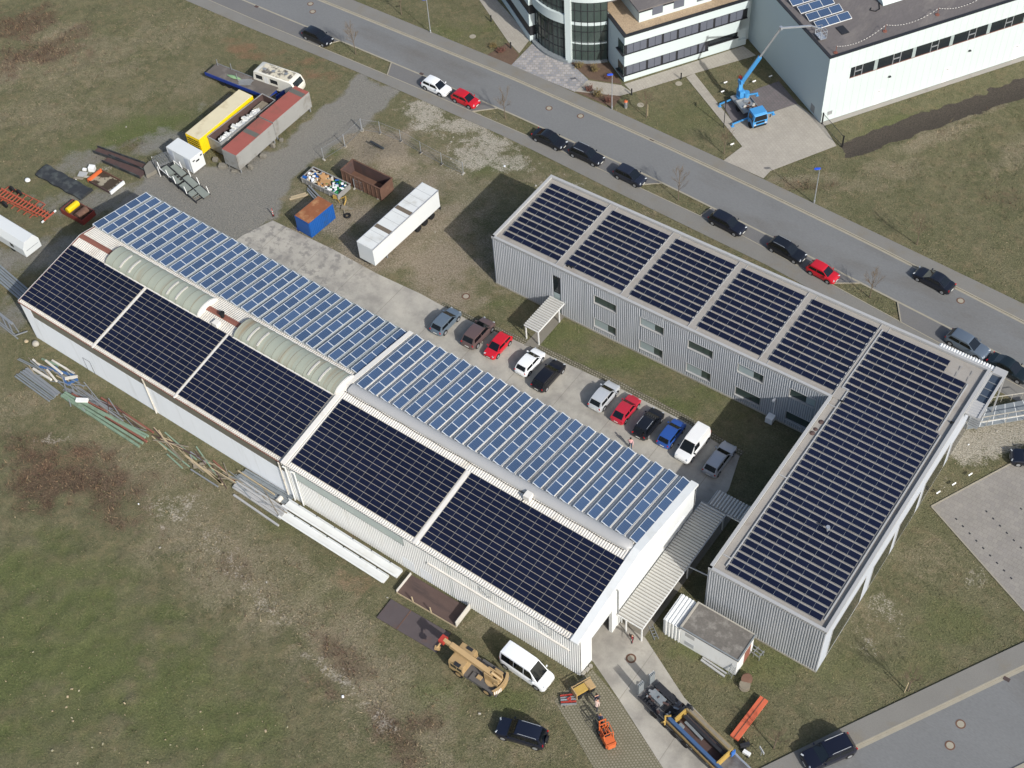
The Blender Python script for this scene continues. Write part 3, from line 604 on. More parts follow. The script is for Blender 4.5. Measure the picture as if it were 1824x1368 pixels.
# parapet wall between the two sections
mb = MB()
for sgn in (-1, 1):
    e = HM+sgn*(HM+.3); Z = lambda y: 8.38-s2*abs(y-HM)
    for dz, xa, xb, m in ((.14, .0, .55, 0),):
        mb.face([(xa, HM, 8.38+dz), (xa, e, Z(e)+dz), (xb, e, Z(e)+dz), (xb, HM, 8.38+dz)][::-sgn], m)
        mb.face([(xa, HM, 7.9), (xa, e, Z(e)-.4), (xa, e, Z(e)+dz), (xa, HM, 8.38+dz)][::sgn], 1); mb.face([(xb, HM, 8.3), (xb, e, Z(e)-.08), (xb, e, Z(e)+dz), (xb, HM, 8.38+dz)][::-sgn], 0)
mb.build('joint_cover', [M_['roof_white'], M_['roof_cream']], H2roof)
# half-round ridge cap
mb = MB(); n = 8; rings = []
for x in list(np.linspace(.9, l2-1.2, 30))+[l2-.9, l2-.7]:
    f = 1 if x < l2-1.25 else max(.12, (l2-.68-x)/.55)
    rings.append([(x, HM-.62*f*math.cos(math.pi*t/n), 8.36+.4*f*math.sin(math.pi*t/n)) for t in range(n+1)])
mb.loft(rings, closed=False, caps=False); mb.build('ridge_cap', M_['parapet'], H2roof, smooth=R(40))
MB().tube([(x, HM-.72+.04*math.sin(x*1.7), 8.36) for x in np.arange(.3, l2-.6, .8)], .035, 6).build('cable', M_['black'], H2roof)
mb = MB(); mb.box(23.6, 24.3, HM-1.25, HM-.5, 8.2, 8.95); mb.tube([(23.7, HM-1.25, 8.3), (23.5, HM-1.7, 8.18), (23.8, HM-2.0, 8.14), (23.5, HM-2.3, 8.1)], .04, 6, 1); mb.build('roof_outlet', [M_['roof_white'], M_['black']], H2roof)
A, B = slope_pt(57.42-40.2, -.2, 6.68, s2, .08), slope_pt(57.42-40.2, 8.75, 6.68, s2, .08); MB().bar(A, B, .42, .09).build('expansion_strip', M_['roof_white'], H2roof)
# horizontal rain pipe with brackets, downpipes
MB().bar((58.6-40.2, -.12, 4.05), (75.2-40.2, -.12, 4.05), .16, .26).build('wall_rail', M_['roof_white'], H2)
for bx in (66.3, 73.2):
    mb = MB(); x = bx-40.2; mb.tube([(x-1.4, -.05, 5.6), (x, -.5, 5.55), (x+.15, -.06, 5.6)], .03, 6); mb.tube([(x, -.5, 5.55), (x, -.05, 4.7)], .03, 6); mb.build('cable_bracket', M_['galv'], H2)
mb = MB(); mb.box(.62, 1.4, -.01, .05, 0, 6.5, 0); mb.build('flashing', M_['white_wall'], H2)
MB().tube([(.35, -.42, 6.4), (.3, -.16, 5.9), (.3, -.16, 0)], .085).build('downpipe', M_['white_metal'], H2)
MB().tube([(1.5, -.42, 6.4), (1.5, -.16, 5.9), (1.5, -.16, 0)], .085).build('downpipe', M_['white_metal'], H2)
MB().box(61.0-40.2, 61.45-40.2, -.015, .0, .0, 6.4).build('wall_stripe', M_['band_light'], H2)  # narrow upright stripe, darker than the wall
for x in (55.0, 57.3): MB().box(x-40.2, x+1.5-40.2, -.03, .0, .1, 1.9).build('wall_hatch', M_['white_wall'], H2)
# gable wall at x = 76.3 with the gate opening (y 2..5.45, z 0..4.25)
xg = l2; mb = MB(); t = .35
zt = lambda y: 6.62+s2*min(y, HY-y)
def gw(y0, y1, z0, m=0, x=xg):
    ym = [y0]+([HM] if y0 < HM < y1 else [])+[y1]
    mb.face([(x, y0, z0), (x, y1, z0)]+[(x, y, zt(y)) for y in reversed(ym)], m)
gw(-.05, 2.0, 0); gw(2.0, 5.45, 4.25); gw(5.45, HY+.05, 0)
mb.box(xg-t, xg-.003, 1.6, 2.0, 0, 4.25); mb.box(xg-t, xg-.003, 5.45, 6.55, 0, 4.25); mb.box(xg-t, xg-.003, 2.0, 5.45, 4.25, 4.6)
mb.build('gable_wall', M_['gable_white'], H2)
mb = MB()
for sgn in (-1, 1):                       # white gable parapet cap
    e = HM+sgn*(HM+.34); zz = lambda y: 8.58-s2*abs(y-HM)
    P = [(xg-.75, HM, zz(HM)), (xg-.75, e, zz(e)), (xg+.06, e, zz(e)), (xg+.06, HM, zz(HM))]; mb.face(P[::-sgn]); Q = [(x, y, z-.34) for x, y, z in P]
    mb.face([P[3], P[2], Q[2], Q[3]][::-sgn]); mb.face([P[0], Q[0], Q[1], P[1]][::-sgn]); mb.face([P[1], Q[1], Q[2], P[2]][::-sgn])
mb.build('gable_cap', M_['gable_white'], H2roof)
mb = MB(); mb.box(xg-.35, xg-.004, 1.98, 2.0, 0, 4.25); 
mb.box(xg-12, xg-11.8, 1.0, 7.5, 0, 4.5); mb.box(xg-12, xg-.4, .9, 1.0, 0, 4.5); mb.box(xg-12, xg-.4, 7.5, 7.6, 0, 4.5); mb.box(xg-12, xg-.4, 1, 7.5, 4.45, 4.5); mb.build('gate_recess', M_['concrete_dark'], H2)
MB().box(xg-.3, xg-.18, 2.02, 5.43, 3.55, 4.24).build('roller_gate', M_['steel_grey'], H2)
MB().box(xg+.001, xg+.1, 6.8, 18.3, 4.05, 4.15).build('wall_rail', M_['white_metal'], H2)
MB().tube([(xg+.12, 6.1, 7.3), (xg+.14, 6.25, 6.9), (xg+.14, 6.3, 2.6)], .06).build('downpipe', M_['galv'], H2)
for y in (14.6, 15.8, 17.0):
    f = MB().box(xg+.002, xg+.05, y, y+.75, 1.75, 2.75).build('window', M_['white_metal'], H2); MB().box(xg+.03, xg+.055, y+.06, y+.69, 1.81, 2.69).build('pane', M_['glass'], f)
mb = MB(); mb.box(xg+.02, xg+.3, .1, .55, 0, .35); mb.box(xg+.1, xg+.4, .62, 1.1, 0, .25, 0); mb.cyl((xg+.3, 1.35, 0), (xg+.3, 1.35, .2), .2, 10)
tag(mb.build('concrete_blocks', M_['concrete'], loc=None), None)
_cb = bpy.data.objects['concrete_blocks']; _cb.location = (40.2, 0, 0); tag(_cb, 'small heap of pale concrete blocks at the white hall corner', 'blocks')

mb = MB(); A_, B_ = slope_pt(0, -.3, 6.35, s1, .055, 1), slope_pt(0, 8.3, 6.35, s1, .055, 1)
mb.sheet((0.1, B_[1], B_[2]), (40.0, 0, 0), (0, A_[1]-B_[1], A_[2]-B_[2]), 0, .27, .04, nrm=(0, s1, 1)); mb.build('roof_sheet', M_['roof_grey'], H1roof)
# ---------------------------------------------------------------- dark arrays on the near roof slope
pm = MB().box(0, 1.195, 0, .595, 0, .02); PV_D = None
def dark_mesh():
    mb = MB().box(-.5, .5, -.5, .5, 0, .02); o = mb.build('solar_panel', M_['pv_dark']); me = o.data; bpy.data.objects.remove(o); return me
ME_D = dark_mesh()
def put_panel(me, parent, loc, size, rx=0.0, ry=0.0, rz=0.0):
    o = bpy.data.objects.new('solar_panel', me); SC.collection.objects.link(o); o.parent = parent; o.location = loc; o.scale = (size[0], size[1], 1); o.rotation_euler = (rx, ry, rz); return o
def merge_panels(items, parent, name, m, size):
    mb = MB()
    for M in items: mb.box(-.5*size[0], .5*size[0], -.5*size[1], .5*size[1], 0, .02, 0, M)
    o = mb.build(name, m, parent); o['kind'] = 'stuff'; return o
M_['pv_dark_w'] = panel_mat('dark_thin_film_far', (22, 27, 46), (32, 34, 46), 9, 1.0, .16, .0, .26)
def dark_field(label, x0, x1, ncol, h, s):
    a = math.atan(s); T = thing('solar_array', label, 'solar array', slope_pt(x0, .3, h, s, .06), 0, 'dark solar arrays on the near hall roof slope')
    T.rotation_euler = (a, 0, 0); pw = (x1-x0)/ncol; ph = 8.5/14
    mb = MB()
    for r in range(15): mb.box(0, x1-x0, r*ph-.03, r*ph+.03, .0, .035)
    for c in range(ncol+1): mb.box(c*pw-.022, c*pw+.022, 0, 8.5, .037, .05)
    mb.build('mounting_rails', M_['rail_cream'], T)
    cells = [(c, r) for r in range(14) for c in range(ncol)]; rest = []
    for k, (c, r) in enumerate(cells):
        p = ((c+.5)*pw, (r+.5)*ph, .055)
        if k < 100: put_panel(ME_D, T, p, (pw-.042, ph-.05))
        else: rest.append(Matrix.Translation(p))
    merge_panels(rest, T, 'solar_panel', M_['pv_dark_w'], (pw-.042, ph-.05))
dark_field('dark panel field at the far left end of the hall, ten columns wide', .1, 12.12, 10, 6.35, s1)
dark_field('dark panel field below the gap between the two barrel skylights', 12.53, 24.72, 10, 6.35, s1)
dark_field('dark panel field below the second barrel skylight, just left of the hall joint', 25.05, 39.8, 12, 6.35, s1)
dark_field('dark panel field just right of the joint between the hall sections', 41.15, 57.1, 13, 6.68, s2)
dark_field('widest dark panel field, next to the white gable over the gate', 57.75, 75.85, 15, 6.68, s2)
# ---------------------------------------------------------------- blue saw-tooth arrays on the far slope
def blue_mesh():
    mb = MB(); mb.box(-.5, .5, -.5, .5, 0, .03); o = mb.build('solar_panel', M_['pv_blue']); me = o.data; bpy.data.objects.remove(o); return me
ME_B = blue_mesh()
M_['pv_frame'] = mat('white_module_frame', (188, 194, 198), .45, v=.05, fine=.03)
def blue_array(label, xs0, pitch, n, npan, top, h, s, tilt):
    a = math.atan(s); T = thing('solar_array', label, 'solar array', (xs0, HY, h)); T.rotation_euler = (-a, 0, 0)      # local -y runs up the slope
    for k in range(n):
        x = k*pitch; row = None
        mb = MB()                                                                  # rack and frames
        wv, hv = .95*math.cos(tilt), .95*math.sin(tilt)
        for e in range(npan+1):
            y = -e*top/npan; mb.bar((x, y, .14+hv), (x+wv, y, .14), .085, .05)
        for (xx, zz) in ((x+.02, .14+hv), (x+wv-.02, .14)): mb.bar((xx, 0, zz), (xx, -top, zz), .045, .05)
        mb.face([(x, 0, .04), (x, 0, .1+hv), (x, -top, .1+hv), (x, -top, .04)][::1], 1)
        for e in range(0, npan+1): mb.bar((x+.02, -e*top/npan, .0), (x+.02, -e*top/npan, .1+hv), .05, .05)
        row = mb.build('panel_row', [M_['pv_frame'], M_['alu']], T)
        for e in range(npan):
            put_panel(ME_B, row, (x+wv/2, -(e+.5)*top/npan, .115+hv/2), (.88, top/npan-.085), 0, tilt, 0)
        # white gutter sheet in the gap
    return T
blue_array('rows of five blue panels on the far slope behind the barrel skylights', -.18, 1.5756, 26, 5, 8.25, 6.35, s1, R(14))
blue_array('rows of six blue panels on the far slope of the white hall', 41.38, 1.588, 22, 6, 9.75, 6.68, s2, R(17))
# ---------------------------------------------------------------- grey L-shaped building (local frame: u along the long wing, v towards the street)
GB = thing('office_building', 'grey corrugated L-shaped office building with flat roof full of dark panels', 'building', (39.89, 36.22, 0), R(.492))
UL, VL, UI, VB, GH, RZ = 54.16, 11.92, 42.17, -23.99, 7.79, 7.52
M_['grey_clad_d'] = M_['grey_clad']
mb = MB(); c_ = .06; p_ = .25
WIN = [(13.8, 16.7), (19.8, 22.75), (25.8, 28.8), (31.85, 34.85), (37.95, 40.85)]
ZW = ((.95, 2.35), (4.85, 6.15))
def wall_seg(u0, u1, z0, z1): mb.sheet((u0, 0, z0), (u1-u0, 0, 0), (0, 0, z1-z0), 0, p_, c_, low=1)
cur = 0.0
for u0, u1 in [(8.3, 9.25)]+WIN+[(UI, UI)]:
    if u0 > cur: wall_seg(cur, u0, 0, GH)
    if (u0, u1) == (8.3, 9.25): wall_seg(u0, u1, 6.25, GH)
    elif u1 > u0:
        wall_seg(u0, u1, 0, ZW[0][0]); wall_seg(u0, u1, ZW[0][1], ZW[1][0]); wall_seg(u0, u1, ZW[1][1], GH)
    cur = u1
mb.sheet((UI, 0, 0), (0, VB, 0), (0, 0, GH), 0, p_, c_, low=1)
mb.sheet((UI, VB, 0), (UL-UI, 0, 0), (0, 0, GH), 0, p_, c_, low=1)
mb.sheet((0, VL, 0), (0, -VL, 0), (0, 0, GH), 0, p_, c_, low=1)
mb.sheet((UL, VL, 0), (-UL, 0, 0), (0, 0, GH), 0, p_, c_, low=1)
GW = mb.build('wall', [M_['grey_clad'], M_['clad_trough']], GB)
EW = MB(); 
slits = [(4.6, 9.4, .4, 3.4), (-2.2, 3.6, .5, 4.6), (-8.0, -3.2, .5, 4.6), (-13.6, -9.0, .5, 4.6), (-22.2, -15.4, .6, 5.4)]
EW.box(UL-.2, UL, VB+.02, VL-.02, 0, GH-.01); EW.build('wall', M_['grey_light'], GB)
for v0, v1, z0, z1 in slits:
    f = MB().box(UL+.001, UL+.06, v0, v1, z0, z1).build('window', M_['parapet'], GB); MB().box(UL+.03, UL+.065, v0+.1, v1-.1, z0+.1, z1-.1).build('pane', M_['glass'], f)
# plinth, inner core so that no light leaks
mb = MB(); mb.box(.1, UL-.21, .16, VL-.1, 0, RZ-.02); mb.box(UI+.1, UL-.21, VB+.1, .15, 0, RZ-.02); mb.build('core', M_['concrete_dark'], GB)
mb = MB(); mb.box(0, UI, -.07, 0, 0, .22); mb.box(UI-.07, UI, VB, 0, 0, .22); mb.box(UI, UL, VB-.07, VB, 0, .22); mb.build('plinth', M_['concrete'], GB)
# roof and parapet
mb = MB(); mb.box(.3, UL-.3, .3, VL-.3, RZ-.3, RZ); mb.box(UI+.3, UL-.3, VB+.3, .3, RZ-.3, RZ-.001)
for k in range(5):
    u = 8.42+k*8.47; mb.box(u, u+.98, .25, VL-.25, RZ, RZ+.05)
roof = mb.build('roof', M_['gravel_roof'], GB)
mb = MB()
for (u0, u1, v0, v1) in ((-.06, UL+.06, VL-.26, VL+.06), (-.06, .26, .0, VL-.26), (-.06, UI+.2, -.06, .24), (UI-.06, UI+.26, VB, -.06), (UI-.06, UL+.06, VB-.06, VB+.26), (UL-.26, UL+.06, VB+.26, VL-.26)):
    mb.box(u0, u1, v0, v1, GH-.3, GH+.03)
mb.build('parapet', M_['parapet'], GB)
for k in range(5):
    for e in (0, .98):
        u = 8.42+k*8.47+e; MB().box(u-.03, u+.03, .26, VL-.27, RZ+.05, RZ+.09).build('roof_seam', M_['parapet'], roof)
for q in ((UI+.27, UI+1.3, -.9, -.84, .2), (UI+.27, UI+1.3, -11.2, -11.12, .2), (UI+.27, UI+1.3, -22.0, -21.92, .2), (43.3, 43.42, -22.9, 1.6, .16), (42.62, 42.74, 1.95, 11.0, .16), (42.62, 43.42, 1.78, 1.9, .16), (53.34, 53.46, -22.9, 1.6, .12), (52.92, 53.04, 2.0, 9.0, .12))+tuple((8.2+k*8.47, 8.3+k*8.47, 1.2, 10.8, .12) for k in range(5)):
    MB().box(q[0], q[1], q[2], q[3], RZ, RZ+q[4]).build('cable_tray', M_['parapet'], roof)
mb = MB()
for (u, v) in ((9.7, .9), (10.2, .95), (43.4, .1), (53.6, 3.6)): mb.cyl((u, v, RZ), (u, v, RZ+.25), .09, 8); mb.cyl((u, v, RZ+.25), (u+.3, v+.02, RZ+.28), .07, 8)
mb.build('vent_pipe', M_['black'], roof)
mb = MB(); mb.cyl((49.3, -14.4, RZ), (49.3, -14.4, RZ+.7), .1, 8); mb.cyl((49.3, -14.4, RZ+.55), (49.3, -14.4, RZ+.85), .2, 10); mb.build('roof_outlet', M_['alu'], roof)
mb = MB()
for (u, v, a, b_) in ((42.9, -3.2, .5, .5), (42.85, -4.3, .4, .4), (42.8, -4.9, .5, .3)):
    mb.cyl((u, v, RZ), (u, v, RZ+.12), a*.6, 9, 0, a*.25)
mb.build('moss_clump', M_['rust_dark'], roof)
# windows
def gwin(u0, u1, z0, z1, kind):
    f = MB()
    f.box(u0, u1, .13, .148, z0, z1); fr = f.build('window', M_['dark_metal'], GB)
    um = u0+(u1-u0)*.62
    MB().box(u0+.06, um-.04, .09, .128, z0+.08, z1-.06).build('pane', M_['blind_pale'] if kind == 1 else M_['glass_green'], fr)
    MB().box(um+.04, u1-.06, .09, .128, z0+.08, z1-.06).build('pane', M_['glass_green'] if kind != 2 else M_['blind_pale'], fr)
    mb = MB(); mb.box(u0-.05, u1+.05, -.1, .12, z0-.08, z0+.03); mb.box(u0-.05, u0, -.07, .13, z0+.03, z1); mb.box(u1, u1+.05, -.07, .13, z0+.03, z1); mb.box(u0-.05, u1+.05, -.07, .13, z1, z1+.05)
    mb.build('sill', M_['parapet'], fr)
for k, (u0, u1) in enumerate(WIN):
    gwin(u0, u1, *ZW[0], (1, 1, 1, 0, 0)[k]); gwin(u0, u1, *ZW[1], (0, 1, 0, 1, 2)[k])
f = MB().box(8.3, 9.25, .04, .14, 2.75, 6.25).build('window', M_['dark_metal'], GB); MB().box(8.36, 8.98, .0, .05, 3.5, 6.1).build('pane', M_['glass'], f); MB().box(8.36, 9.2, .0, .05, 2.8, 3.4).build('pane', M_['blind_pale'], f)
d = MB().box(8.3, 9.25, .03, .14, 0, 2.72).build('door', M_['blind_pale'], GB); MB().box(8.42, 9.1, .0, .035, .2, 2.4).build('pane', M_['glass_green'], d)
mb = MB(); mb.box(36.35, 36.6, -.5, -.07, 3.3, 3.5); mb.tube([(36.55, -.12, 3.3), (36.55, -.12, 1.0)], .05); mb.box(36.1, 36.9, -.95, -.1, .1, .9, 0); mb.build('air_unit', M_['white_metal'], GB)
# canopy frame at the street corner
mb = MB(); mb.sheet((48.4, VL+.07, 7.46), (6.0, 0, 0), (0, .7, 0), 0, .29, .1); mb.build('canopy_strip', M_['white_metal'], GB)
mb = MB()
mb.box(54.4, 55.72, 11.75, 12.7, 7.3, 7.62); mb.box(55.5, 55.72, 5.55, 11.75, 7.3, 7.62); mb.box(54.24, 54.46, 7.6, 11.75, 7.3, 7.6); mb.sheet((54.24, 5.55, 7.5), (0, 2.1, 0), (1.25, 0, 0), 0, .35, .05, nrm=(0, 0, 1)); mb.box(54.24, 55.5, 5.56, 7.6, 7.3, 7.48)
mb.build('canopy_frame', M_['parapet'], GB); MB().box(54.46, 55.5, 7.62, 11.74, 7.33, 7.36).build('canopy_glazing', glass('canopy_glass', (62, 72, 84), .12), GB)
mb = MB()
for v in (8.6, 9.6, 10.6): MB().bar((54.4, v, 7.42), (55.5, v, 7.42), .06, .08).build('canopy_bar', M_['galv'], GB)
for k in range(14): mb.bar((54.45, 7.7+k*.13, 3.4+k*.17), (55.5, 7.7+k*.13, 3.4+k*.17), .26, .04)
mb.build('stair', M_['galv'], GB)
for (u, v) in ((55.6, 12.5),): MB().bar((u, v, 0), (u, v, 7.3), .14, .14).build('post', M_['parapet'], GB)
# entrance bridge with rails
BR = thing('entrance_bridge', 'steel entrance bridge with pale handrails leading off the building corner', 'bridge', (39.89, 36.22, 0), R(.492))
b0, b1, b2, b3 = (54.3, 8.9), (60.6, 15.3), (58.7, 17.3), (54.9, 12.9)
mb = MB(); P = [(54.25, 9.0), (54.25, 12.1), (58.3, 16.4), (60.2, 14.9)]; mb.prism(P, .85, .97)
mb.build('deck', M_['steel_grey'], BR)
mb = MB()
for k in range(1, 6):
    t = k/6; a = (54.3+t*5.9, 9.0+t*5.9, .98); b_ = (54.3+t*4.0, 12.1+t*4.3, .98); mb.bar(a, b_, .06, .03)
mb.bar((54.3, 9.7, .985), (60, 15.3, .985), .06, .03); mb.build('deck_joint', M_['white_metal'], BR)
for A, B in (((54.3, 8.95), (60.3, 14.85)), ((54.4, 9.8), (60.0, 15.4)), ((55, 13.6), (58.2, 16.6))):
    mb = MB(); mb.bar((*A, 1.9), (*B, 1.9), .07, .07)
    for k in range(5): mb.bar((A[0]+(B[0]-A[0])*k/4, A[1]+(B[1]-A[1])*k/4, .9), (A[0]+(B[0]-A[0])*k/4, A[1]+(B[1]-A[1])*k/4, 1.9), .05, .05)
    mb.build('handrail', M_['rail_cream'], BR)
for (u, v) in ((55.5, 10.9), (58.4, 14.4)): MB().box(u-.15, u+.15, v-.15, v+.15, 0, .85).build('pier', M_['concrete'], BR)
# arrays
def flat_array(label, u_edges, v_top, nrow, pitch, zb, cells=None):
    c, s = math.cos(R(.492)), math.sin(R(.492))
    loc = (39.89+c*u_edges[0]-s*v_top, 36.22+s*u_edges[0]+c*v_top, zb)
    T = thing('solar_array', label, 'solar array', loc, R(.492), 'dark arrays on the grey building roof')
    n = len(u_edges)-1; tilt = R(6); pd = .67*pitch; rest = []; cnt = 0; mb = MB()
    for r in range(nrow):
        y = -r*pitch
        cs = [c_ for c_ in range(n) if cells is None or (c_, r) in cells]
        for c_ in range(n):
            if cells is not None and (c_, r) not in cells: 
                pass
        for e in range(n+1): mb.bar((u_edges[e]-u_edges[0], y+.02, .13), (u_edges[e]-u_edges[0], y-.62, .085), .03, .04)
        if cs:
            a0, a1 = u_edges[cs[0]]-u_edges[0], u_edges[cs[-1]+1]-u_edges[0]
            mb.bar((a0, y+.0, .08), (a1, y+.0, .08), .04, .1); mb.bar((a0, y-.6, .04), (a1, y-.6, .04), .04, .06)
    order = sorted(((c_, r) for r in range(nrow) for c_ in range(n) if cells is None or (c_, r) in cells), key=lambda q: -q[1]); m_ok = []
    mb.build('mounting_rails', M_['galv'], T)
    for (c_, r) in order:
        x = (u_edges[c_]+u_edges[c_+1])/2-u_edges[0]; y = -r*pitch-.31; w_ = u_edges[c_+1]-u_edges[c_]-.05
        if cnt < 100: put_panel(ME_D, T, (x, y, .12), (w_, pd), tilt, 0, 0)
        else: rest.append(Matrix.Translation((x, y, .12)) @ Matrix.Rotation(tilt, 4, 'X'))
        cnt += 1
    if rest: merge_panels(rest, T, 'solar_panel', M_['pv_dark_w'], (u_edges[1]-u_edges[0]-.05, pd))
names = ['dark panel field at the free end of the grey long wing, farthest from the corner', 'dark panel field second from the free end of the grey long wing', 'dark panel field in the middle of the five on the grey long wing', 'dark panel field fourth from the free end of the grey long wing', 'dark panel field on the grey long wing beside the wider right wing']
for k in range(5):
    u0 = .83+k*8.45; flat_array(names[k], [u0+i*1.262 for i in range(7)], 10.88, 11, .925, RZ+.02)
ue = [42.86+i*1.242 for i in range(9)]
flat_array('dark panel field with four empty frames at the street end of the right wing', ue, 10.8, 10, .925, RZ+.02, {(c, r) for c in range(8) for r in range(10) if not (c >= 6 and r < 2)})
ue = [43.55+i*1.205 for i in range(9)]
flat_array('largest dark panel field covering the right wing towards its corrugated end wall', ue, 1.62, 30, .835, RZ+.02)
# ---------------------------------------------------------------- covered walks, entrance canopy, plant-room shed
M_['walk_trough'] = mat('shaded_walk_trough', (140, 137, 129), .8, v=.15, fine=.12)  # darker troughs stand in for rib shading on the walkway roofs
M_['walk_sheet'] = mat('walkway_sheet', (186, 185, 178), .6, v=.08, fine=.05)
WK = thing('covered_walkway', 'ribbed white covered walkway beside the hall gable', 'canopy', (77.8, 6.2, 0))
def canopy(T, u, v, z, posts, along_v, ph, mat_r='walk_sheet', fall=0.0):
    mb = MB()
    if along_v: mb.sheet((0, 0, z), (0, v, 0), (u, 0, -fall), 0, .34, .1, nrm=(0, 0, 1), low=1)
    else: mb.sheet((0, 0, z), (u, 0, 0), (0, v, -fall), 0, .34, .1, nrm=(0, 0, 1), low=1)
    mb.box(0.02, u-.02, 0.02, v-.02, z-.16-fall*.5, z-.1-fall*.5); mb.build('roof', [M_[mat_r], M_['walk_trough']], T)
    mb = MB()
    for (a, b_) in (((0, 0), (u, 0)), ((u, 0), (u, v)), ((u, v), (0, v)), ((0, v), (0, 0))): mb.bar((*a, z-.14-fall*.5), (*b_, z-.14-fall*.5), .1, .16)
    mb.build('edge_beam', M_['white_metal'], T)
    for (x, y) in posts: MB().bar((x, y, 0), (x, y, z-.1), .12, .12).build('post', M_['white_metal'], T)
WK.location = (76.45, 6.2, 0)
canopy(WK, 2.75, 15.45, 2.7, [(2.65, .1), (.9, .1), (2.65, 8.4), (2.65, 15.2)], True, 2.6)
MB().tube([(2.62, .3, 2.62), (2.62, 8.0, 2.62)], .08, 8).build('gutter', M_['galv'], WK)
mb = MB(); mb.tube([(2.6, 8.2, 2.6), (6.4, 8.2, 3.2)], .07, 8); mb.build('pipe_link', M_['galv'], WK)
WP = thing('covered_walkway', 'short shaded ribbed roof joining the walkway to the grey building', 'canopy', (77.1, 21.66, 0)); canopy(WP, 4.0, 2.05, 2.68, [(.1, 1.95), (3.8, 1.9)], False, 2.6)
WS = thing('gable_lean_to', 'narrow cream slatted lean-to between gate pillar and walkway', 'canopy', (76.42, 6.6, 0))
mb = MB()
for k in range(5): mb.bar((.06+k*.14, 0, 2.55), (.06+k*.14, 3.2, 2.55), .08, .06)
mb.build('slats', M_['roof_cream'], WS); mb = MB(); mb.bar((.05, .3, 0), (.05, .3, 2.5), .08); mb.bar((.6, .3, 0), (.6, .3, 2.5), .08); mb.build('post', M_['white_metal'], WS)
EC = thing('entrance_canopy', 'white ribbed canopy on posts over the grey building side entrance', 'canopy', (47.75, 31.1, 0)); canopy(EC, 1.95, 5.1, 2.5, [(.12, .12), (1.83, .12), (1.83, 4.2), (.12, 4.2)], True, 2.4)
SH = thing('plant_shed', 'small white shed with mossy flat roof beside the grey end wall', 'shed', (82.2, 8.2, 0))
mb = MB(); mb.box(0, 6.05, 0, 3.1, 0, 2.95); mb.build('wall', M_['white_metal'], SH)
M_['moss_roof'] = mat('mossy_flat_roof', (104, 100, 94), .95, v=.22, sc=1.0, fine=.3, fsc=7, stain=(140, 136, 128), ssc=.9, st=(.5, .68))
mb = MB(); mb.box(-.1, 6.17, -.12, 3.2, 2.95, 3.08); mb.box(-.1, 6.17, -.12, .0, 3.08, 3.16, 1); mb.box(6.05, 6.17, 0, 3.2, 3.08, 3.16, 1); mb.box(-.1, 6.05, 3.08, 3.2, 3.08, 3.14, 2); mb.box(-.1, .1, 0, 3.08, 3.08, 3.14, 2); r_ = mb.build('roof', [M_['moss_roof'], M_['steel_grey'], M_['concrete']], SH)
MB().box(.5, 1.5, -.02, .01, .35, 1.0).build('louvre', M_['grey_clad'], SH); MB().box(.5, 1.5, -.02, .01, 1.95, 2.55).build('louvre', M_['parapet'], SH)
MB().box(6.04, 6.07, 1.4, 2.6, .1, 2.2).build('door', M_['rust_red'], SH)
AN = thing('corrugated_annex', 'white ribbed sheet-metal annex joined to the mossy shed', 'shed', (80.35, 8.25, 0))
mb = MB(); mb.sheet((0, 0, 0), (1.82, 0, 0), (0, 0, 2.7), 0, .36, .1); mb.sheet((0, 3.1, 0), (0, -3.1, 0), (0, 0, 2.7), 0, .36, .1); mb.box(.1, 1.8, .12, 3.1, 0, 2.6); mb.build('wall', M_['white_metal'], AN)
MB().sheet((-.05, -.12, 2.72), (1.6, 0, 0), (0, 3.25, .1), 0, .36, .09, nrm=(0, 0, 1)).build('roof', M_['white_metal'], AN)
MB().box(1.5, 1.78, -.1, 3.1, 2.55, 2.8).build('gutter', M_['parapet'], AN)
# ---------------------------------------------------------------- white hall and office block across the street (local frame u, v)
WH = thing('production_hall', 'large white panelled hall with flat grey roof and long window band', 'hall', (58.27, 81.57, 0), OA)
WL, WD, WZ = 62.0, 44.0, 10.12
mb = MB(); mb.box(0, WL, 0, .3, 0, 5.9); mb.box(0, 3.35, 0.002, .3, 5.9, 7.6); mb.box(0, WL, 0, .3, 7.6, WZ); mb.box(0, .3, .3, WD, 0, WZ); mb.box(.3, WL, WD-.3, WD, 0, WZ); mb.box(WL-.3, WL, .3, WD-.3, 0, WZ); mb.box(3.35, WL, .16, .3, 5.9, 7.6); mb.build('wall', M_['mint_wall'], WH)
mb = MB()
for k in range(1, 60): mb.box(k*1.05-.008, k*1.05+.008, -.006, .0, .05, 5.85); mb.box(k*1.05-.008, k*1.05+.008, -.006, .0, 7.65, WZ-.1)
mb.build('panel_joint', M_['blind_pale'], WH)
mb = MB(); mb.box(-.05, WL+.05, -.05, .35, WZ, WZ+.12); mb.box(-.05, .35, .35, WD, WZ, WZ+.12); mb.build('roof_edge', M_['dark_metal'], WH)
M_['bitumen'] = mat('grey_bitumen_roof', (104, 99, 97), .9, v=.14, sc=.4, fine=.2, fsc=6, stain=(124, 118, 112), ssc=.3, stretch=(1, .35, 1))
whr = MB().box(.35, WL-.3, .35, WD-.3, WZ-.3, WZ-.02).build('roof', M_['bitumen'], WH)
wb = MB().box(3.35, WL-2, .1, .155, 5.92, 7.58).build('window_band', M_['glass'], WH)
pat = []; u = 3.35
mb = MB()
for k in range(11):
    uu = 4.05+k*5.95*.93
    for x in (uu, uu+1.05): mb.box(x-.05, x+.05, .04, .1, 5.92, 7.58)
    mb.box(uu, uu+1.05, .04, .1, 6.65, 6.77)
mb.box(3.33, WL-2, .02, .12, 5.84, 5.94, 1); mb.build('frame', [M_['alu'], M_['rust_red']], wb)
for k in range(11): MB().box(6.85+k*5.53, 7.35+k*5.53, .07, .12, 5.95, 7.57).build('pane', M_['blind_pale'], wb)
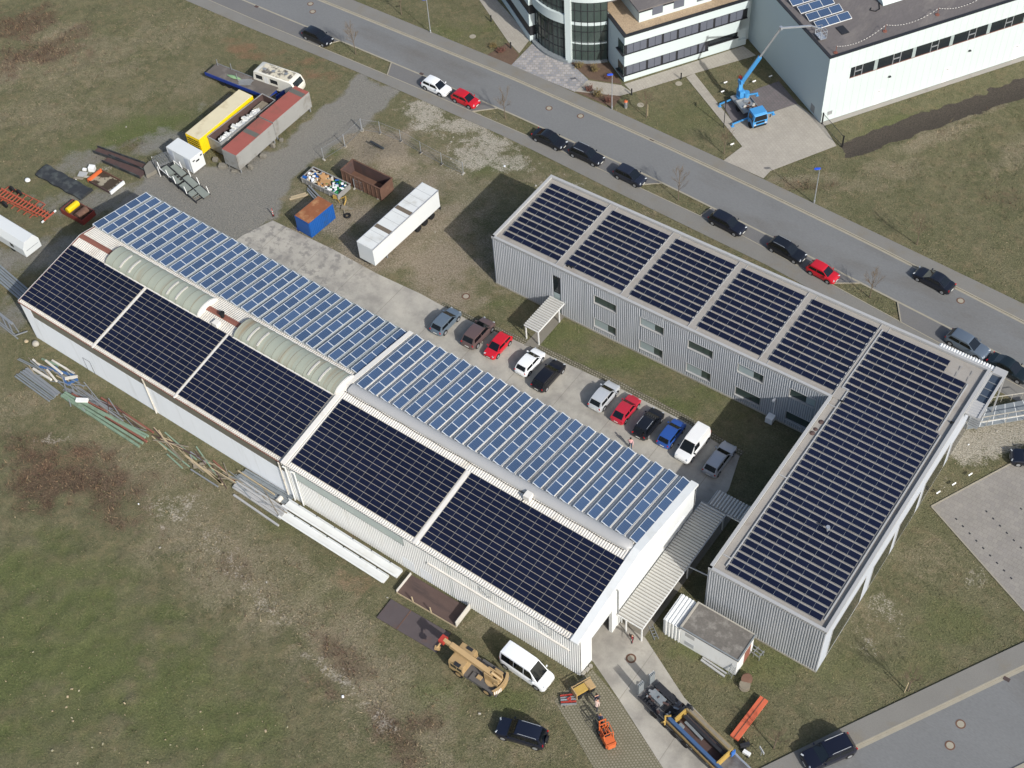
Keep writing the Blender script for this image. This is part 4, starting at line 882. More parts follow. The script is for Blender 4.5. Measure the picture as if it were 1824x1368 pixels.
for u in (7.7, 18.0, 28.6): d = MB().box(u, u+1.1, -.03, .0, .12, 2.35).build('door', M_['white_metal'], WH); MB().box(u+.35, u+.75, -.05, -.03, 2.05, 2.2).build('door_closer', M_['alu'], d)
for u in (9.3, 21.2): MB().box(u, u+.3, -.25, 0, 4.1, 4.25).build('wall_lamp', M_['dark_metal'], WH)
MB().box(.9, 1.6, -.02, 0, .9, 1.5).build('hatch', M_['alu'], WH); MB().box(-.02, 0, 1.6, 2.5, .3, 1.4).build('louvre', M_['galv'], WH)
mb = MB(); 
for k in range(7): mb.cyl((11.4+k*.0, 0, 0), (11.4, 0, .01), .01, 4)
sk = MB(); n = 8
sk.loft([[(u, 7.6-1.0*math.cos(math.pi*t/n)*1.4, WZ+.05+.75*math.sin(math.pi*t/n)) for t in range(n+1)] for u in np.linspace(11.3, 26, 14)], closed=False, caps=False)
sk.face([(11.3, 7.6-1.4*math.cos(math.pi*t/n), WZ+.05+.75*math.sin(math.pi*t/n)) for t in range(n+1)]); sk.build('roof_skylight', M_['mint_wall'], whr)
mb = MB(); mb.box(3.7, 4.75, 3.45, 5.0, WZ-.02, WZ+.08); mb.build('roof_hatch', M_['dark_metal'], whr)
MB().tube([(9.8, 6.6, WZ), (9.4, 6.2, WZ+.03), (9.9, 5.7, WZ+.03), (10.6, 5.9, WZ+.03), (11.2, 7.0, WZ+.03)], .06, 6).build('cable', M_['black'], whr)
for k in range(7):
    u = 1.2+k*7.9*.96; v = .75+1.0*(k > 0)
    o = thing('warning_post', ('first red warning post on the flat white hall roof, nearest its corner' if k == 0 else 'red warning post with chain on the flat white hall roof'), 'post', (*loc2(WHO, u, v), WZ-.02), OA, 'red chain posts on the white hall roof')
    MB().cyl((0, 0, 0), (0, 0, .08), .28, 10).build('base', M_['rust_red'], o); MB().cyl((0, 0, .08), (0, 0, 1.05), .035, 8).build('pole', M_['rust_red'], o)
    if k < 6:
        mb = MB(); L = 7.9*.96; dv = (1.0 if k == 0 else 0)
        for q in range(18):
            t = (q+.1)/18; t2 = (q+.62)/18; zz = lambda t: 1.0-.9*4*t*(1-t)
            mb.bar((t*L, t*dv, zz(t)), (t2*L, t2*dv, zz(t2)), .05, .04)
        mb.build('chain', M_['roof_white'], o)
SA = thing('solar_array', 'small blue framed panel array near the corner of the white hall roof', 'solar array', (*loc2(WHO, 1.6, 5.7), WZ), OA)
for r in range(6):
    mb = MB(); y = r*1.82; x = -r*.16
    for e in range(4): mb.bar((x+e*1.62, y, .1), (x+e*1.62, y+1.1, .42), .05, .05)
    mb.bar((x, y, .1), (x+4.86, y, .1), .07, .07); mb.bar((x, y+1.1, .42), (x+4.86, y+1.1, .42), .05, .05); rw = mb.build('panel_row', M_['white_metal'], SA)
    for e in range(3): put_panel(ME_B, rw, (x+.81+e*1.62, y+.55, .27), (1.54, 1.06), R(16), 0, 0)
# office block
OB = thing('office_building', 'white office block with dark window bands and a round glass entrance', 'building', (*OFF, 0), OA)
OL, OZ = 18.25, 7.2
mb = MB()
mb.box(0, OL, 0, .25, 0, .98); mb.box(0, OL, 0, .25, 2.5, 4.42); mb.box(0, OL, 0, .25, 5.95, OZ); mb.box(12.5, 17.0, .0, .25, .98, 1.7); mb.box(17.0, OL, .0, .25, 2.75, 4.4); mb.box(.3, OL, .27, 9, 0, OZ-.1); mb.box(0, .25, .25, 5.1, 0, OZ)
mb.build('wall', M_['mint_wall'], OB)
for (z0, z1, ue) in ((.98, 2.5, 12.5), (4.42, 5.95, 18.1)):
    b_ = MB().box(.05, ue, .1, .24, z0, z1).build('window_band', M_['dark_metal'], OB)
    u = .35
    while u < ue-.8:
        for q in range(2 if (int(u*2) % 3) else 3):
            if u+.95 < ue: MB().box(u+.02, u+.93, .03, .11, z0+.05, z1-.12).build('blind', M_['blind'], b_); u += .96
        u += .28
    MB().box(-.25, ue, -.1, .12, z0-.06, z0+.02).build('sill', M_['dark_metal'], b_)
    MB().box(-.35, .0, -.1, 2.0, z0-.1, z0+.0).build('ledge', M_['dark_metal'], b_); MB().box(-.02, .1, .25, 1.9, z0, z1).build('pane', M_['glass_green'], b_)
f = MB().box(12.5, 16.9, .08, .2, 1.7, 2.5).build('window_band', M_['dark_metal'], OB); MB().box(12.6, 16.8, .05, .1, 1.78, 2.45).build('pane', M_['glass'], f); MB().box(12.5, 16.95, -.22, .1, 1.62, 1.7).build('sill', M_['dark_metal'], f)
d = MB().box(17.1, 18.2, .3, .5, .0, 2.7).build('door', M_['dark_metal'], OB)
mb = MB(); mb.box(-.1, OL, -.1, .4, OZ, OZ+.14); mb.box(-.1, .4, .4, 5.3, OZ, OZ+.14); mb.build('roof_edge', M_['dark_metal'], OB)
M_['pebble'] = mat('roof_pebbles', (166, 146, 120), .9, v=.15, sc=1.5, fine=.4, fsc=6, bump=.05, bsc=7)
MB().box(.4, OL, .4, 9, OZ-.2, OZ+.02).build('roof', M_['pebble'], OB)
st = MB().box(3.0, 13.6, 2.0, 9.5, OZ, 9.5).build('penthouse', M_['mint_wall'], OB)
MB().box(2.5, 30, 1.25, 9.9, 9.5, 9.68).build('penthouse_roof', M_['bitumen'], OB)
for u in (4.9, 8.0, 11.4): MB().box(u, u+1.5, 1.94, 2.02, 7.75, 9.3).build('blind', M_['blind'], st)
MB().box(3.0, 13.6, 1.95, 2.03, 8.7, 9.3).build('window_band', M_['dark_metal'], st)
MB().box(13.6, 30, 4.5, 9.5, OZ-.2, 9.5).build('rear_block', M_['mint_wall'], OB)
# connector to the white hall
CN = MB().box(OL, OL+9.5, .9, 9, 0, 9.0).build('connector', M_['mint_wall'], OB); MB().box(OL-.05, OL+9.5, .8, 9.1, 9.0, 9.12).build('roof_edge', M_['dark_metal'], CN)
# round glass front: centre (1, 13) r 8
CX, CY, CR = 1.1, 13.1, 8.2
def arc(a0, a1, n, r=CR): return [(CX+r*math.cos(a), CY+r*math.sin(a)) for a in np.linspace(a0, a1, n)]
aA, aB, aC = math.atan2(5.03-CY, -.17-CX), math.atan2(7.3-CY, -4.75-CX), math.atan2(13.3-CY, -6.95-CX)
aA += 2*math.pi if aA < 0 else 0; aB += 2*math.pi if aB < 0 else 0; aC += 2*math.pi if aC < 0 else 0
def curved(mb, a0, a1, z0, z1, r0, r1, m=0, n=14):
    o_, i_ = arc(a0, a1, n, r1), arc(a0, a1, n, r0)
    for k in range(n-1):
        A, B, C_, D = o_[k], o_[k+1], i_[k+1], i_[k]
        mb.face([(*B, z0), (*A, z0), (*A, z1), (*B, z1)], m); mb.face([(*A, z1), (*D, z1), (*C_, z1), (*B, z1)], m); mb.face([(*A, z0), (*B, z0), (*C_, z0), (*D, z0)], m)
gl = MB()
for k in range(13):
    for (a0, a1, z1) in ((aB, aA, 9.8), (aC, aB, 9.8)):
        t0, t1 = a0+(a1-a0)*k/13, a0+(a1-a0)*(k+1)/13; P, Q = (CX+CR*math.cos(t0), CY+CR*math.sin(t0)), (CX+CR*math.cos(t1), CY+CR*math.sin(t1))
        gl.face([(*P, .3), (*Q, .3), (*Q, z1), (*P, z1)])
glo = gl.build('glass_front', M_['glass_green'], OB)
mb = MB()
for (a0, a1, n) in ((aB, aA, 6), (aC, aB, 8)):
    for k in range(n+1):
        t = a0+(a1-a0)*k/n; P = (CX+(CR+.03)*math.cos(t), CY+(CR+.03)*math.sin(t)); mb.bar((*P, .3), (*P, 9.8), .07, .07)
    for z in (1.9, 3.3, 5.0, 6.6, 8.3): curved(mb, a0, a1, z-.04, z+.04, CR, CR+.05)
mb.build('mullion', M_['dark_metal'], glo)
for z0, z1 in ((3.0, 3.35), (6.0, 6.5)): mb = MB(); curved(mb, aB, aA, z0, z1, CR-.3, CR+.02); mb.build('floor_edge', M_['mint_wall'], glo)
mb = MB(); curved(mb, aC, aB, 6.1, 7.5, CR, CR+.35); mb.build('balcony', M_['mint_wall'], OB)
mb = MB(); curved(mb, aC-.2, aA+.35, 9.8, 11.0, CR-.4, CR+.3, n=28); ring = mb.build('roof_ring', M_['mint_wall'], OB)
for k in range(13):
    t = aB+.04+(aA-aB-.1)*k/13; r = CR+.31; P = (CX+r*math.cos(t), CY+r*math.sin(t)); Q = (CX+r*math.cos(t+.035), CY+r*math.sin(t+.035))
mb = MB(); mb.prism(arc(aC-.1, aA+.2, 24, CR-.5)+[(4, 20), (8, 12)], 9.0, 9.9); mb.build('drum_roof', M_['bitumen'], OB)
P = (CX+CR*math.cos(aB), CY+CR*math.sin(aB)); MB().ob((P[0]-.05, P[1]-.1, 5.4), (.75, .8, 10.8), aB).build('pillar', M_['mint_wall'], OB)
mb = MB(); curved(mb, aC, aB+.0, 0, .35, CR-.2, CR+.7); curved(mb, aB, aA, 0, .35, CR-.2, CR+.25); mb.build('plinth', M_['steel_grey'], OB)
# left wing
mb = MB(); LW = -7.95; v0 = 13.55
mb.box(LW, 2, v0, 48, 0, .9); mb.box(LW, 2, v0, 48, 2.5, 4.4); mb.box(LW, 2, v0, 48, 5.9, 7.2); mb.box(LW+.15, 2, v0+.1, 48, .9, 7.1); mb.build('wing_wall', M_['mint_wall'], OB)
b_ = MB().box(LW+.1, LW+.2, v0+.05, 47, .9, 2.5).box(LW+.1, LW+.2, v0+.05, 47, 4.4, 5.9).box(LW+.1, -6.9, v0+.03, v0+.12, .9, 2.5).box(LW+.1, -6.9, v0+.03, v0+.12, 4.4, 5.9).build('window_band', M_['dark_metal'], OB)
MB().box(-7.0, -6.75, v0-.12, v0+.0, 0, 7.4).build('rain_pipe', M_['alu'], OB)
for k, z in enumerate((.5, 1.3)): pass
# ---------------------------------------------------------------- cars
TYRE, RIM = M_['black'], mat('alloy_rim', (168, 170, 172), .35, metal=.5, v=.05, fine=.02, obj=True)
LAMP = mat('headlamp_glass', (176, 182, 186), .15, v=.04, fine=.02, obj=True); TAIL = mat('tail_lamp', (176, 22, 26), .2, v=.05, fine=.02, obj=True); PLATE = mat('number_plate', (214, 214, 206), .5, v=.03, fine=.02, obj=True); TRIM = mat('black_trim', (30, 31, 33), .5, v=.06, fine=.03, obj=True)
KIND = dict(   # L, W, H, hood length, windscreen run, rear run, deck length, belt z, hood z, deck z
    hatch=(3.95, 1.68, 1.46, .92, .78, .42, .12, .92, .84, .90), estate=(4.7, 1.8, 1.48, 1.25, .85, .5, .1, .93, .84, .92), sedan=(4.75, 1.82, 1.44, 1.25, .9, .85, .62, .92, .84, .95),
    mini=(4.2, 1.74, 1.56, .9, .95, .45, .1, .96, .88, .95), suv=(4.7, 1.88, 1.78, 1.2, .7, .4, .12, 1.1, 1.02, 1.1), old=(4.0, 1.66, 1.4, 1.1, .62, .75, .12, .86, .82, .86), van=(4.5, 1.8, 1.86, .85, .85, .16, .04, 1.02, .92, 1.02), bus=(5.3, 1.98, 2.42, .8, .95, .14, .03, 1.25, 1.1, 1.25))
PAINTS = {}
def car(kind, color, x, y, rz, label, group=None, spare=False, rails=False, panel_van=False, solid_rear=False, metal=0.0, scale=1.0, z=0.0):
    L, W, H, hood, wsr, rr, deck, belt, hz, dz = KIND[kind]; key = (color, metal)
    if key not in PAINTS: PAINTS[key] = paint('car_paint', color, metal)
    pm_ = PAINTS[key]; T = thing('parked_car' if kind not in ('van', 'bus') else 'parked_van', label, 'car' if kind not in ('van', 'bus') else 'van', (x, y, z), rz, group); T.scale = (scale,)*3
    xr, xf = -L/2, L/2; wsb = xf-hood; wst = wsb-wsr; rwb = xr+deck; rwt = rwb+rr; gz0 = .2
    def top(x):
        if x >= wsb: 
            t = (xf-x)/hood; return hz-.16*(1-min(1, t*1.6))**2-.02+.06*t
        if x <= rwb: return dz-.08*(max(0, (rwb-x))/(deck+1e-6))**2
        t = (x-rwb)/(wsb-rwb); return dz+(belt-dz)*min(1, t*2)*.999 if t < .5 else belt+(hz+.04-belt)*(t-.5)*2
    def hw(x):
        d = min(xf-x, x-xr); t = min(1, max(0, d/.55)); return W/2*(.80+.20*math.sqrt(1-(1-t)**2))
    X = [xr, xr+.05, xr+.14, xr+.3, xr+.6, (xr+wst)/2, 0, wst, wsb-.02, wsb+.1, wsb+hood*.35, wsb+hood*.65, xf-.22, xf-.1, xf-.03, xf]; X = sorted(set(X))
    rings = []
    for xx in X:
        h = top(xx); w_ = hw(xx); b_ = gz0+.1*max(0, 1-min(xx-xr, xf-xx)/.2)
        e = 1-max(0, 1-min(xx-xr, xf-xx)/.07)*.25; h2 = h if e == 1 else b_+(h-b_)*(.82)
        half = [(w_*.86, b_), (w_*.985, b_+.09), (w_, b_+(h2-b_)*.55), (w_*.975, b_+(h2-b_)*.84), (w_*.9, h2-.015), (w_*.55, h2+.012)]
        rings.append([(xx, yy, zz) for yy, zz in half]+[(xx, -yy, zz) for yy, zz in reversed(half)])
    body = MB().loft(rings).build('body', pm_, T, smooth=R(38))
    # cabin shell
    rw = W/2*.76; bw = W/2*.93; rz_ = H-.04
    def cab(xa, za, wa): return [(xa, wa, za), (xa, wa*.5, za+.012), (xa, -wa*.5, za+.012), (xa, -wa, za)]
    cr = [cab(rwb-.0, dz-.03, bw*.93), cab(rwt, rz_-.015, rw), cab(rwt+.22, rz_+.03, rw*1.0), cab((rwt+wst)/2, H, rw*1.02), cab(wst-.25, rz_+.025, rw), cab(wst, rz_-.03, rw*.98), cab(wsb+.02, hz+.0, bw*.95)]
    mb = MB()
    for a, b_ in zip(cr[:-1], cr[1:]):
        for k in range(3): mb.face([a[k], b_[k], b_[k+1], a[k+1]])
    for s in (0, 3):
        low = [(p[0][0], (bw if s == 0 else -bw)*(.985 if 0 < i < len(cr)-1 else .95), top(p[0][0])-.03) for i, p in enumerate(cr)]
        for i in range(len(cr)-1):
            q = [cr[i][s], low[i], low[i+1], cr[i+1][s]]; mb.face(q if s == 0 else q[::-1])
    mb.build('cabin', pm_, T, smooth=R(30))
    def lerp(a, b_, t): return tuple(a[i]+(b_[i]-a[i])*t for i in range(3))
    def pane(name, a, b_, c, d, n, mt, off=.012, ins=(.06, .1), par=None):
        n = Vector(n).normalized()*off; P = []
        for (u, v) in ((ins[0], ins[1]), (1-ins[0], ins[1]), (1-ins[0], 1-ins[1]*.6), (ins[0], 1-ins[1]*.6)):
            P.append(tuple(Vector(lerp(lerp(a, b_, u), lerp(d, c, u), v))+n))
        m = MB(); m.face(P); c_ = tuple(sum(p[i] for p in P)/4 for i in range(3))
        fn = (Vector(P[1])-Vector(P[0])).cross(Vector(P[3])-Vector(P[0]))
        if fn.dot(n) < 0: m = MB(); m.face(P[::-1])
        return m.build(name, mt, par or T)
    ws0, ws1 = wsb+.02, wst; a = (ws0, -bw*.95, hz+.0); b2 = (ws0, bw*.95, hz); c = (ws1, rw*.98, rz_-.03); d = (ws1, -rw*.98, rz_-.03)
    sl_ = (rz_-hz, 0, wsr); pane('windscreen', a, b2, c, d, sl_, M_['glass_car'], .03, (.05, .05))
    if not solid_rear: pane('rear_window', (rwb, bw*.93, dz-.03), (rwb, -bw*.93, dz-.03), (rwt, -rw, rz_-.015), (rwt, rw, rz_-.015), (-(rz_-dz), 0, rr), M_['glass_car'], .03, (.08, .14))
    for s in (1, -1):
        xa, xb = rwb+rr*.75, wsb-wsr*.35
        if panel_van: xa = wst-.55
        segs = [(xa, (xa+xb)/2-.12), ((xa+xb)/2-.04, xb)] if not panel_van else [(xa, xb)]
        if kind == 'bus' and not panel_van: segs = [(rwb+.3, -.9), (-.85, .25), (.35, wsb-wsr*.45)]
        for k, (p, q) in enumerate(segs):
            zt_ = rz_-.12; zb = belt+.05; yb = bw*.985*s; yt = s*(rw*1.0+.005)
            f = lambda zz: yb+(yt-yb)*(zz-belt)/(rz_-belt)
            p2 = p+(.12 if k == 0 and not panel_van and kind != 'bus' else 0); q2 = q-(.32 if k == len(segs)-1 else 0)
            m = MB(); P = [(p, f(zb)+.02*s, zb), (q, f(zb)+.02*s, zb), (q2, f(zt_)+.02*s, zt_), (p2, f(zt_)+.02*s, zt_)]; m.face(P if s < 0 else P[::-1]); m.build('side_window', M_['glass_car'], T)
        MB().ob((wsb-wsr*.3, s*(W/2+.07), belt+.06), (.12, .18, .13), s*.2).build('mirror', pm_ if kind != 'van' else TRIM, T)
        MB().ob((xf-.13, s*W*.335, hz-.13), (.12, .26, .1), -s*.5, ry=.6).build('headlight', LAMP, T)
        MB().ob((xr+.07, s*W*.40, dz-.13), (.08, .17, .16 if kind not in ('van', 'bus') else .45), s*.3).build('taillight', TAIL, T)
        for ax in (xf-.82 if L < 5 else xf-.85, xr+.78):
            r = .31 if kind not in ('suv', 'bus') else .36
            MB().cyl((ax, s*(W/2-.3), r+.02), (ax, s*(W/2+.004), r+.02), r+.075, 18).build('wheel_arch', TRIM, body)
            wh = MB().cyl((ax, s*(W/2-.19), r), (ax, s*(W/2+.018), r), r, 18).build('wheel', TYRE, T); MB().cyl((ax, s*(W/2-.1), r), (ax, s*(W/2+.026), r), r*.66, 14).build('rim', RIM, wh)
    for xx, zz in ((xf-.005, .42), (xr+.005, .5)): MB().ob((xx, 0, zz), (.05, .5, .11)).build('number_plate', PLATE, T)
    MB().ob((xf-.03, 0, .48), (.06, W*.5, .12)).build('grille', TRIM, T)
    if rails:
        for s in (1, -1): MB().tube([(rwt+.2, s*rw*.93, H-.02), (rwt+.3, s*rw*.93, H+.05), (wst-.4, s*rw*.93, H+.05), (wst-.3, s*rw*.93, H-.02)], .028, 6).build('roof_rail', M_['alu'], T)
    if spare: MB().cyl((xr-.02, 0, .95), (xr-.22, 0, .95), .37, 18).build('spare_wheel', TRIM, T)
    if kind in ('van', 'bus'):
        mb = MB()
        for k in range(-3, 4): mb.bar((rwt+.25, k*rw*.27, H+.004), (wst-.35, k*rw*.27, H+.004), .09, .03)
        mb.build('roof_rib', pm_, T)
    return T
def car_px(kind, color, px, py, rz, label, z=.72, **k):
    x, y = G(px, py, z); return car(kind, color, x, y, rz, label, **k)
ST = R(-1.0)      # street direction; cars on the bays face +x
BLK, WHT, RED = (22, 23, 28), (226, 228, 228), (184, 24, 36)
g1_ = 'cars parked along the street'
car_px('estate', BLK, 566, 64, R(0), 'black estate car alone at the far upper bay by the first tree', group=g1_)
car_px('hatch', WHT, 777, 153, R(-1), 'white hatchback in front of a red one on the street', group=g1_, scale=1.06)
car_px('hatch', RED, 829, 175, R(-1), 'bright red hatchback behind the white one on the street', group=g1_)
car_px('sedan', BLK, 979, 246, R(-1), 'black saloon first in the row of three behind the planted island', group=g1_)
car_px('estate', (26, 27, 33), 1045, 274, R(-1), 'black estate with silver roof rails between a saloon and a minivan', group=g1_, rails=True)
car_px('mini', (32, 36, 48), 1122, 312, R(-2), 'dark blue-black compact, last in the row of three on the street', group=g1_)
car_px('estate', (24, 26, 36), 1296, 396, R(-4), 'black estate two cars behind the red one near the grey building', group=g1_)
car_px('estate', (20, 22, 28), 1402, 444, R(-5), 'black estate with chrome rails right behind the red street car', group=g1_, rails=True)
car_px('hatch', (188, 26, 40), 1466, 483, R(-5), 'red hatchback parked before the narrow planted island', group=g1_, scale=.97)
car_px('sedan', (24, 27, 36), 1664, 497, R(174), 'black saloon driving on the far lane of the street')
car_px('estate', (104, 116, 128), 1724, 612, R(-6), 'grey-blue estate beside the white canopy strip', group=g1_, rails=False, metal=.35, scale=1.03)
car_px('sedan', (22, 32, 36), 1798, 654, R(-7), 'dark green-black saloon by the street corner of the grey building', group=g1_)
g2_ = 'cars parked in the concrete yard'
YD = R(89)
car_px('hatch', (110, 124, 136), 794, 571, R(90), 'grey-blue hatchback first in the yard row', group=g2_, metal=.35, scale=1.04)
car_px('mini', (92, 76, 74), 852, 592, R(91), 'brown people carrier with green sticker in its rear window', group=g2_, scale=1.08)
car_px('hatch', (190, 28, 42), 887, 614, R(-90), 'small bright red car facing the hall', group=g2_, scale=.95)
car_px('hatch', (230, 232, 232), 944, 643, R(89), 'white hatchback near the entrance canopy', group=g2_)
car_px('estate', (20, 20, 26), 977, 667, R(89), 'black car next to the white hatchback in the yard', group=g2_, scale=.98)
car_px('hatch', (200, 204, 206), 1076, 704, R(90), 'silver hatchback left of the old red car', group=g2_, metal=.3, scale=1.05)
car_px('old', (176, 40, 56), 1115, 727, R(90), 'old angular dark red hatchback', group=g2_)
car_px('mini', (22, 24, 30), 1155, 753, R(90), 'black hatchback between the old red car and the blue one', group=g2_, rails=True)
car_px('hatch', (42, 78, 146), 1196, 770, R(90), 'blue hatchback beside the white panel van', group=g2_, scale=.97)
car_px('van', (232, 232, 228), 1234, 788, R(-91), 'white panel van with ribbed roof facing the hall', z=1.0, group=g2_, panel_van=True, solid_rear=True, scale=1.04)
car_px('estate', (176, 178, 180), 1282, 816, R(90), 'silver-grey estate last in the yard row by the dark lawn', group=g2_, metal=.3, rails=True, scale=.98)
t = car_px('suv', (22, 26, 40), 929, 1305, R(197), 'black off-roader with spare wheel on the grass below the white minibus', spare=True, rails=True)
car_px('bus', (230, 233, 235), 938, 1186, R(-2), 'white high-roof minibus on the grass against the ribbed hall wall', z=1.2, rails=False)
car_px('suv', (18, 20, 34), 1476, 1340, R(238), 'black off-roader with silver roof rails at the lower right kerb', rails=True, scale=1.04)
car_px('sedan', (20, 24, 36), 1843, 815, R(205), 'dark car cut off by the right edge near the gravel corner')
# ---------------------------------------------------------------- storage yard: containers, trailers, scrap
def ZM(ox, oy, s): return lambda x, y, z=0.0: G(ox+x*s, oy+y*s, z)
def ribbed_box(mb, x0, x1, y0, y1, z0, z1, pitch=.28, depth=.04):
    mb.sheet((x0, y0, z0), (x1-x0, 0, 0), (0, 0, z1-z0), 0, pitch, depth); mb.sheet((x1, y0, z0), (0, y1-y0, 0), (0, 0, z1-z0), 0, pitch, depth)
    mb.sheet((x1, y1, z0), (x0-x1, 0, 0), (0, 0, z1-z0), 0, pitch, depth); mb.sheet((x0, y1, z0), (0, y0-y1, 0), (0, 0, z1-z0), 0, pitch, depth)
    mb.box(x0+.05, x1-.05, y0+.05, y1-.05, z0, z1-.03)
def container(name, label, cat, cx, cy, lx, ly, z0, z1, side, top, rz=0.0, ribs=True, legs=True, posts=None):
    T = thing(name, label, cat, (cx, cy, 0), rz); X, Y = lx/2, ly/2
    mb = MB()
    if ribs: ribbed_box(mb, -X+.05, X-.05, -Y+.05, Y-.05, z0+.1, z1-.06)
    else: mb.box(-X+.02, X-.02, -Y+.02, Y-.02, z0+.08, z1-.05)
    for (a, b_) in ((-X, -Y), (X-.12, -Y), (-X, Y-.12), (X-.12, Y-.12)): mb.box(a, a+.12, b_, b_+.12, z0, z1)
    for y in (-Y, Y-.1): mb.box(-X+.12, X-.12, y, y+.1, z0, z0+.14); mb.box(-X+.12, X-.12, y, y+.1, z1-.1, z1)
    for x in (-X, X-.1): mb.box(x, x+.1, -Y+.12, Y-.12, z0, z0+.14); mb.box(x, x+.1, -Y+.12, Y-.12, z1-.1, z1)
    b = mb.build('body', posts or side, T); b.data.materials.clear(); b.data.materials.append(side)
    MB().box(-X+.03, X-.03, -Y+.03, Y-.03, z1-.04, z1+.03).build('roof', top, T)
    if legs and z0 > .3:
        for (a, b_) in ((-X+.2, -Y+.3), (X-.2, -Y+.3), (-X+.2, Y-.3), (X-.2, Y-.3)): MB().bar((a, b_, 0), (a, b_, z0), .14, .14).build('leg', M_['galv'], T)
    return T
M_['cream_roof'] = mat('cream_tarpaulin_roof', (206, 196, 164), .7, v=.08, sc=.7, fine=.04, stain=(176, 160, 124), ssc=.5, st=(.55, .78))
M_['grey_side'] = mat('grey_trailer_side', (142, 142, 138), .6, v=.1, sc=.8, fine=.05, stain=(116, 110, 102), ssc=.5)
M_['red_roof'] = mat('faded_red_roof', (150, 84, 74), .75, v=.1, sc=.8, fine=.06, stain=(128, 84, 72), ssc=.5)
M_['cont_blue'] = mat('blue_container_paint', (26, 82, 150), .5, v=.1, sc=1, fine=.05, stain=(40, 76, 120), ssc=.8)
M_['rust_roof'] = mat('rusted_container_roof', (134, 84, 54), .85, v=.25, sc=1.2, fine=.15, stain=(164, 122, 84), ssc=.8)
M_['blue_rail'] = mat('dark_blue_rail', (30, 54, 128), .5, v=.1, sc=1, fine=.05)
# yellow container with cream roof
Z = ZM(240, 90, 320/1563)
def mid(pts, z): q = [Z(x, y, z) for x, y in pts]; return (sum(p[0] for p in q)/len(q), sum(p[1] for p in q)/len(q))
cx, cy = mid([(445, 725), (570, 780), (1020, 395), (895, 330)], 2.75)
T = container('cargo_container', 'yellow container with cream roof next to the rusty open one', 'container', cx, cy, 2.45, 10.3, .35, 2.75, M_['bright_yellow'], M_['cream_roof'], R(.5))
mb = MB()
for k in range(5): mb.box(-1.0, 1.0, -5.21, -5.17, .7+k*.38, .82+k*.38)
mb.build('door_ribs', M_['dark_metal'], T)
# long rusty open container with debris
cx, cy = mid([(635, 750), (745, 805), (1220, 430), (1105, 375)], 2.4)
def open_box(name, label, cx, cy, lx, ly, z0, z1, side, inner, rz=0.0, wall=.07, ribs=True, floor=.15):
    T = thing(name, label, 'container', (cx, cy, 0), rz); X, Y = lx/2, ly/2; mb = MB()
    mb.box(-X, X, -Y, -Y+wall, z0, z1); mb.box(-X, X, Y-wall, Y, z0, z1); mb.box(-X, -X+wall, -Y+wall, Y-wall, z0, z1); mb.box(X-wall, X, -Y+wall, Y-wall, z0, z1)
    mb.build('wall', side, T); MB().box(-X+wall, X-wall, -Y+wall, Y-wall, z0, z0+floor).build('floor', inner, T)
    mb = MB(); i = wall+.004
    mb.face([(-X+i, -Y+i, z0+floor), (-X+i, -Y+i, z1-.02), (X-i, -Y+i, z1-.02), (X-i, -Y+i, z0+floor)][::-1]); mb.face([(-X+i, Y-i, z0+floor), (X-i, Y-i, z0+floor), (X-i, Y-i, z1-.02), (-X+i, Y-i, z1-.02)][::-1])
    mb.face([(-X+i, -Y+i, z0+floor), (-X+i, Y-i, z0+floor), (-X+i, Y-i, z1-.02), (-X+i, -Y+i, z1-.02)]); mb.face([(X-i, -Y+i, z0+floor), (X-i, -Y+i, z1-.02), (X-i, Y-i, z1-.02), (X-i, Y-i, z0+floor)])
    mb.build('lining', inner, T)
    if ribs:
        mb = MB(); n = int(max(lx, ly)/.7)
        for k in range(n+1):
            if lx > ly: 
                x = -X+.06+(lx-.12)*k/n; mb.box(x-.04, x+.04, -Y-.07, -Y, z0, z1); mb.box(x-.04, x+.04, Y, Y+.07, z0, z1)
            else:
                y = -Y+.06+(ly-.12)*k/n; mb.box(X, X+.07, y-.04, y+.04, z0, z1); mb.box(-X-.07, -X, y-.04, y+.04, z0, z1)
        for (a, b_, c, d) in ((-X-.08, X+.08, -Y-.08, -Y+.0), (-X-.08, X+.08, Y, Y+.08), (-X-.08, -X, -Y, Y), (X, X+.08, -Y, Y)): mb.box(a, b_, c, d, z1-.12, z1+.02)
        mb.build('frame', side, T)
    return T
T = open_box('open_container', 'long open rust-red container filled with grey plastic sheeting', cx, cy, 2.35, 10.2, .35, 2.4, M_['grey_side'], M_['rust_dark'], R(-1.5))
T['label'] = 'long open container with rust-red inside and grey sheeting'
rr = random.Random(3); M_['plastic'] = mat('grey_plastic_sheet', (206, 206, 200), .4, v=.2, sc=3, fine=.25, fsc=9)
mb = MB()
for k in range(60):
    y = -4.3+k*.12; mb.ob((.45+rr.uniform(-.3, .3), y, 1.95+rr.uniform(-.2, .25)), (rr.uniform(.5, .9), rr.uniform(.3, .8), rr.uniform(.1, .3)), rr.uniform(-.5, .5), 0, rr.uniform(-.4, .4), rr.uniform(-.5, .5))
tag(mb.build('plastic_sheeting', M_['plastic'], None, loc=None), 'heap of grey plastic sheeting inside the long rust-red container', 'sheeting').location = (cx, cy, 0)
mb = MB(); mb.box(-.5, .6, 2.6, 4.4, 1.3, 1.9)
for k in range(8): mb.box(-.5+k*.14, -.42+k*.14, 2.5, 4.45, 1.9, 1.95)
o = mb.build('timber_stack', M_['wood_grey'], None); o.location = (cx, cy, 0); tag(o, 'grey timber stack at the far end of the rust-red container', 'timber')
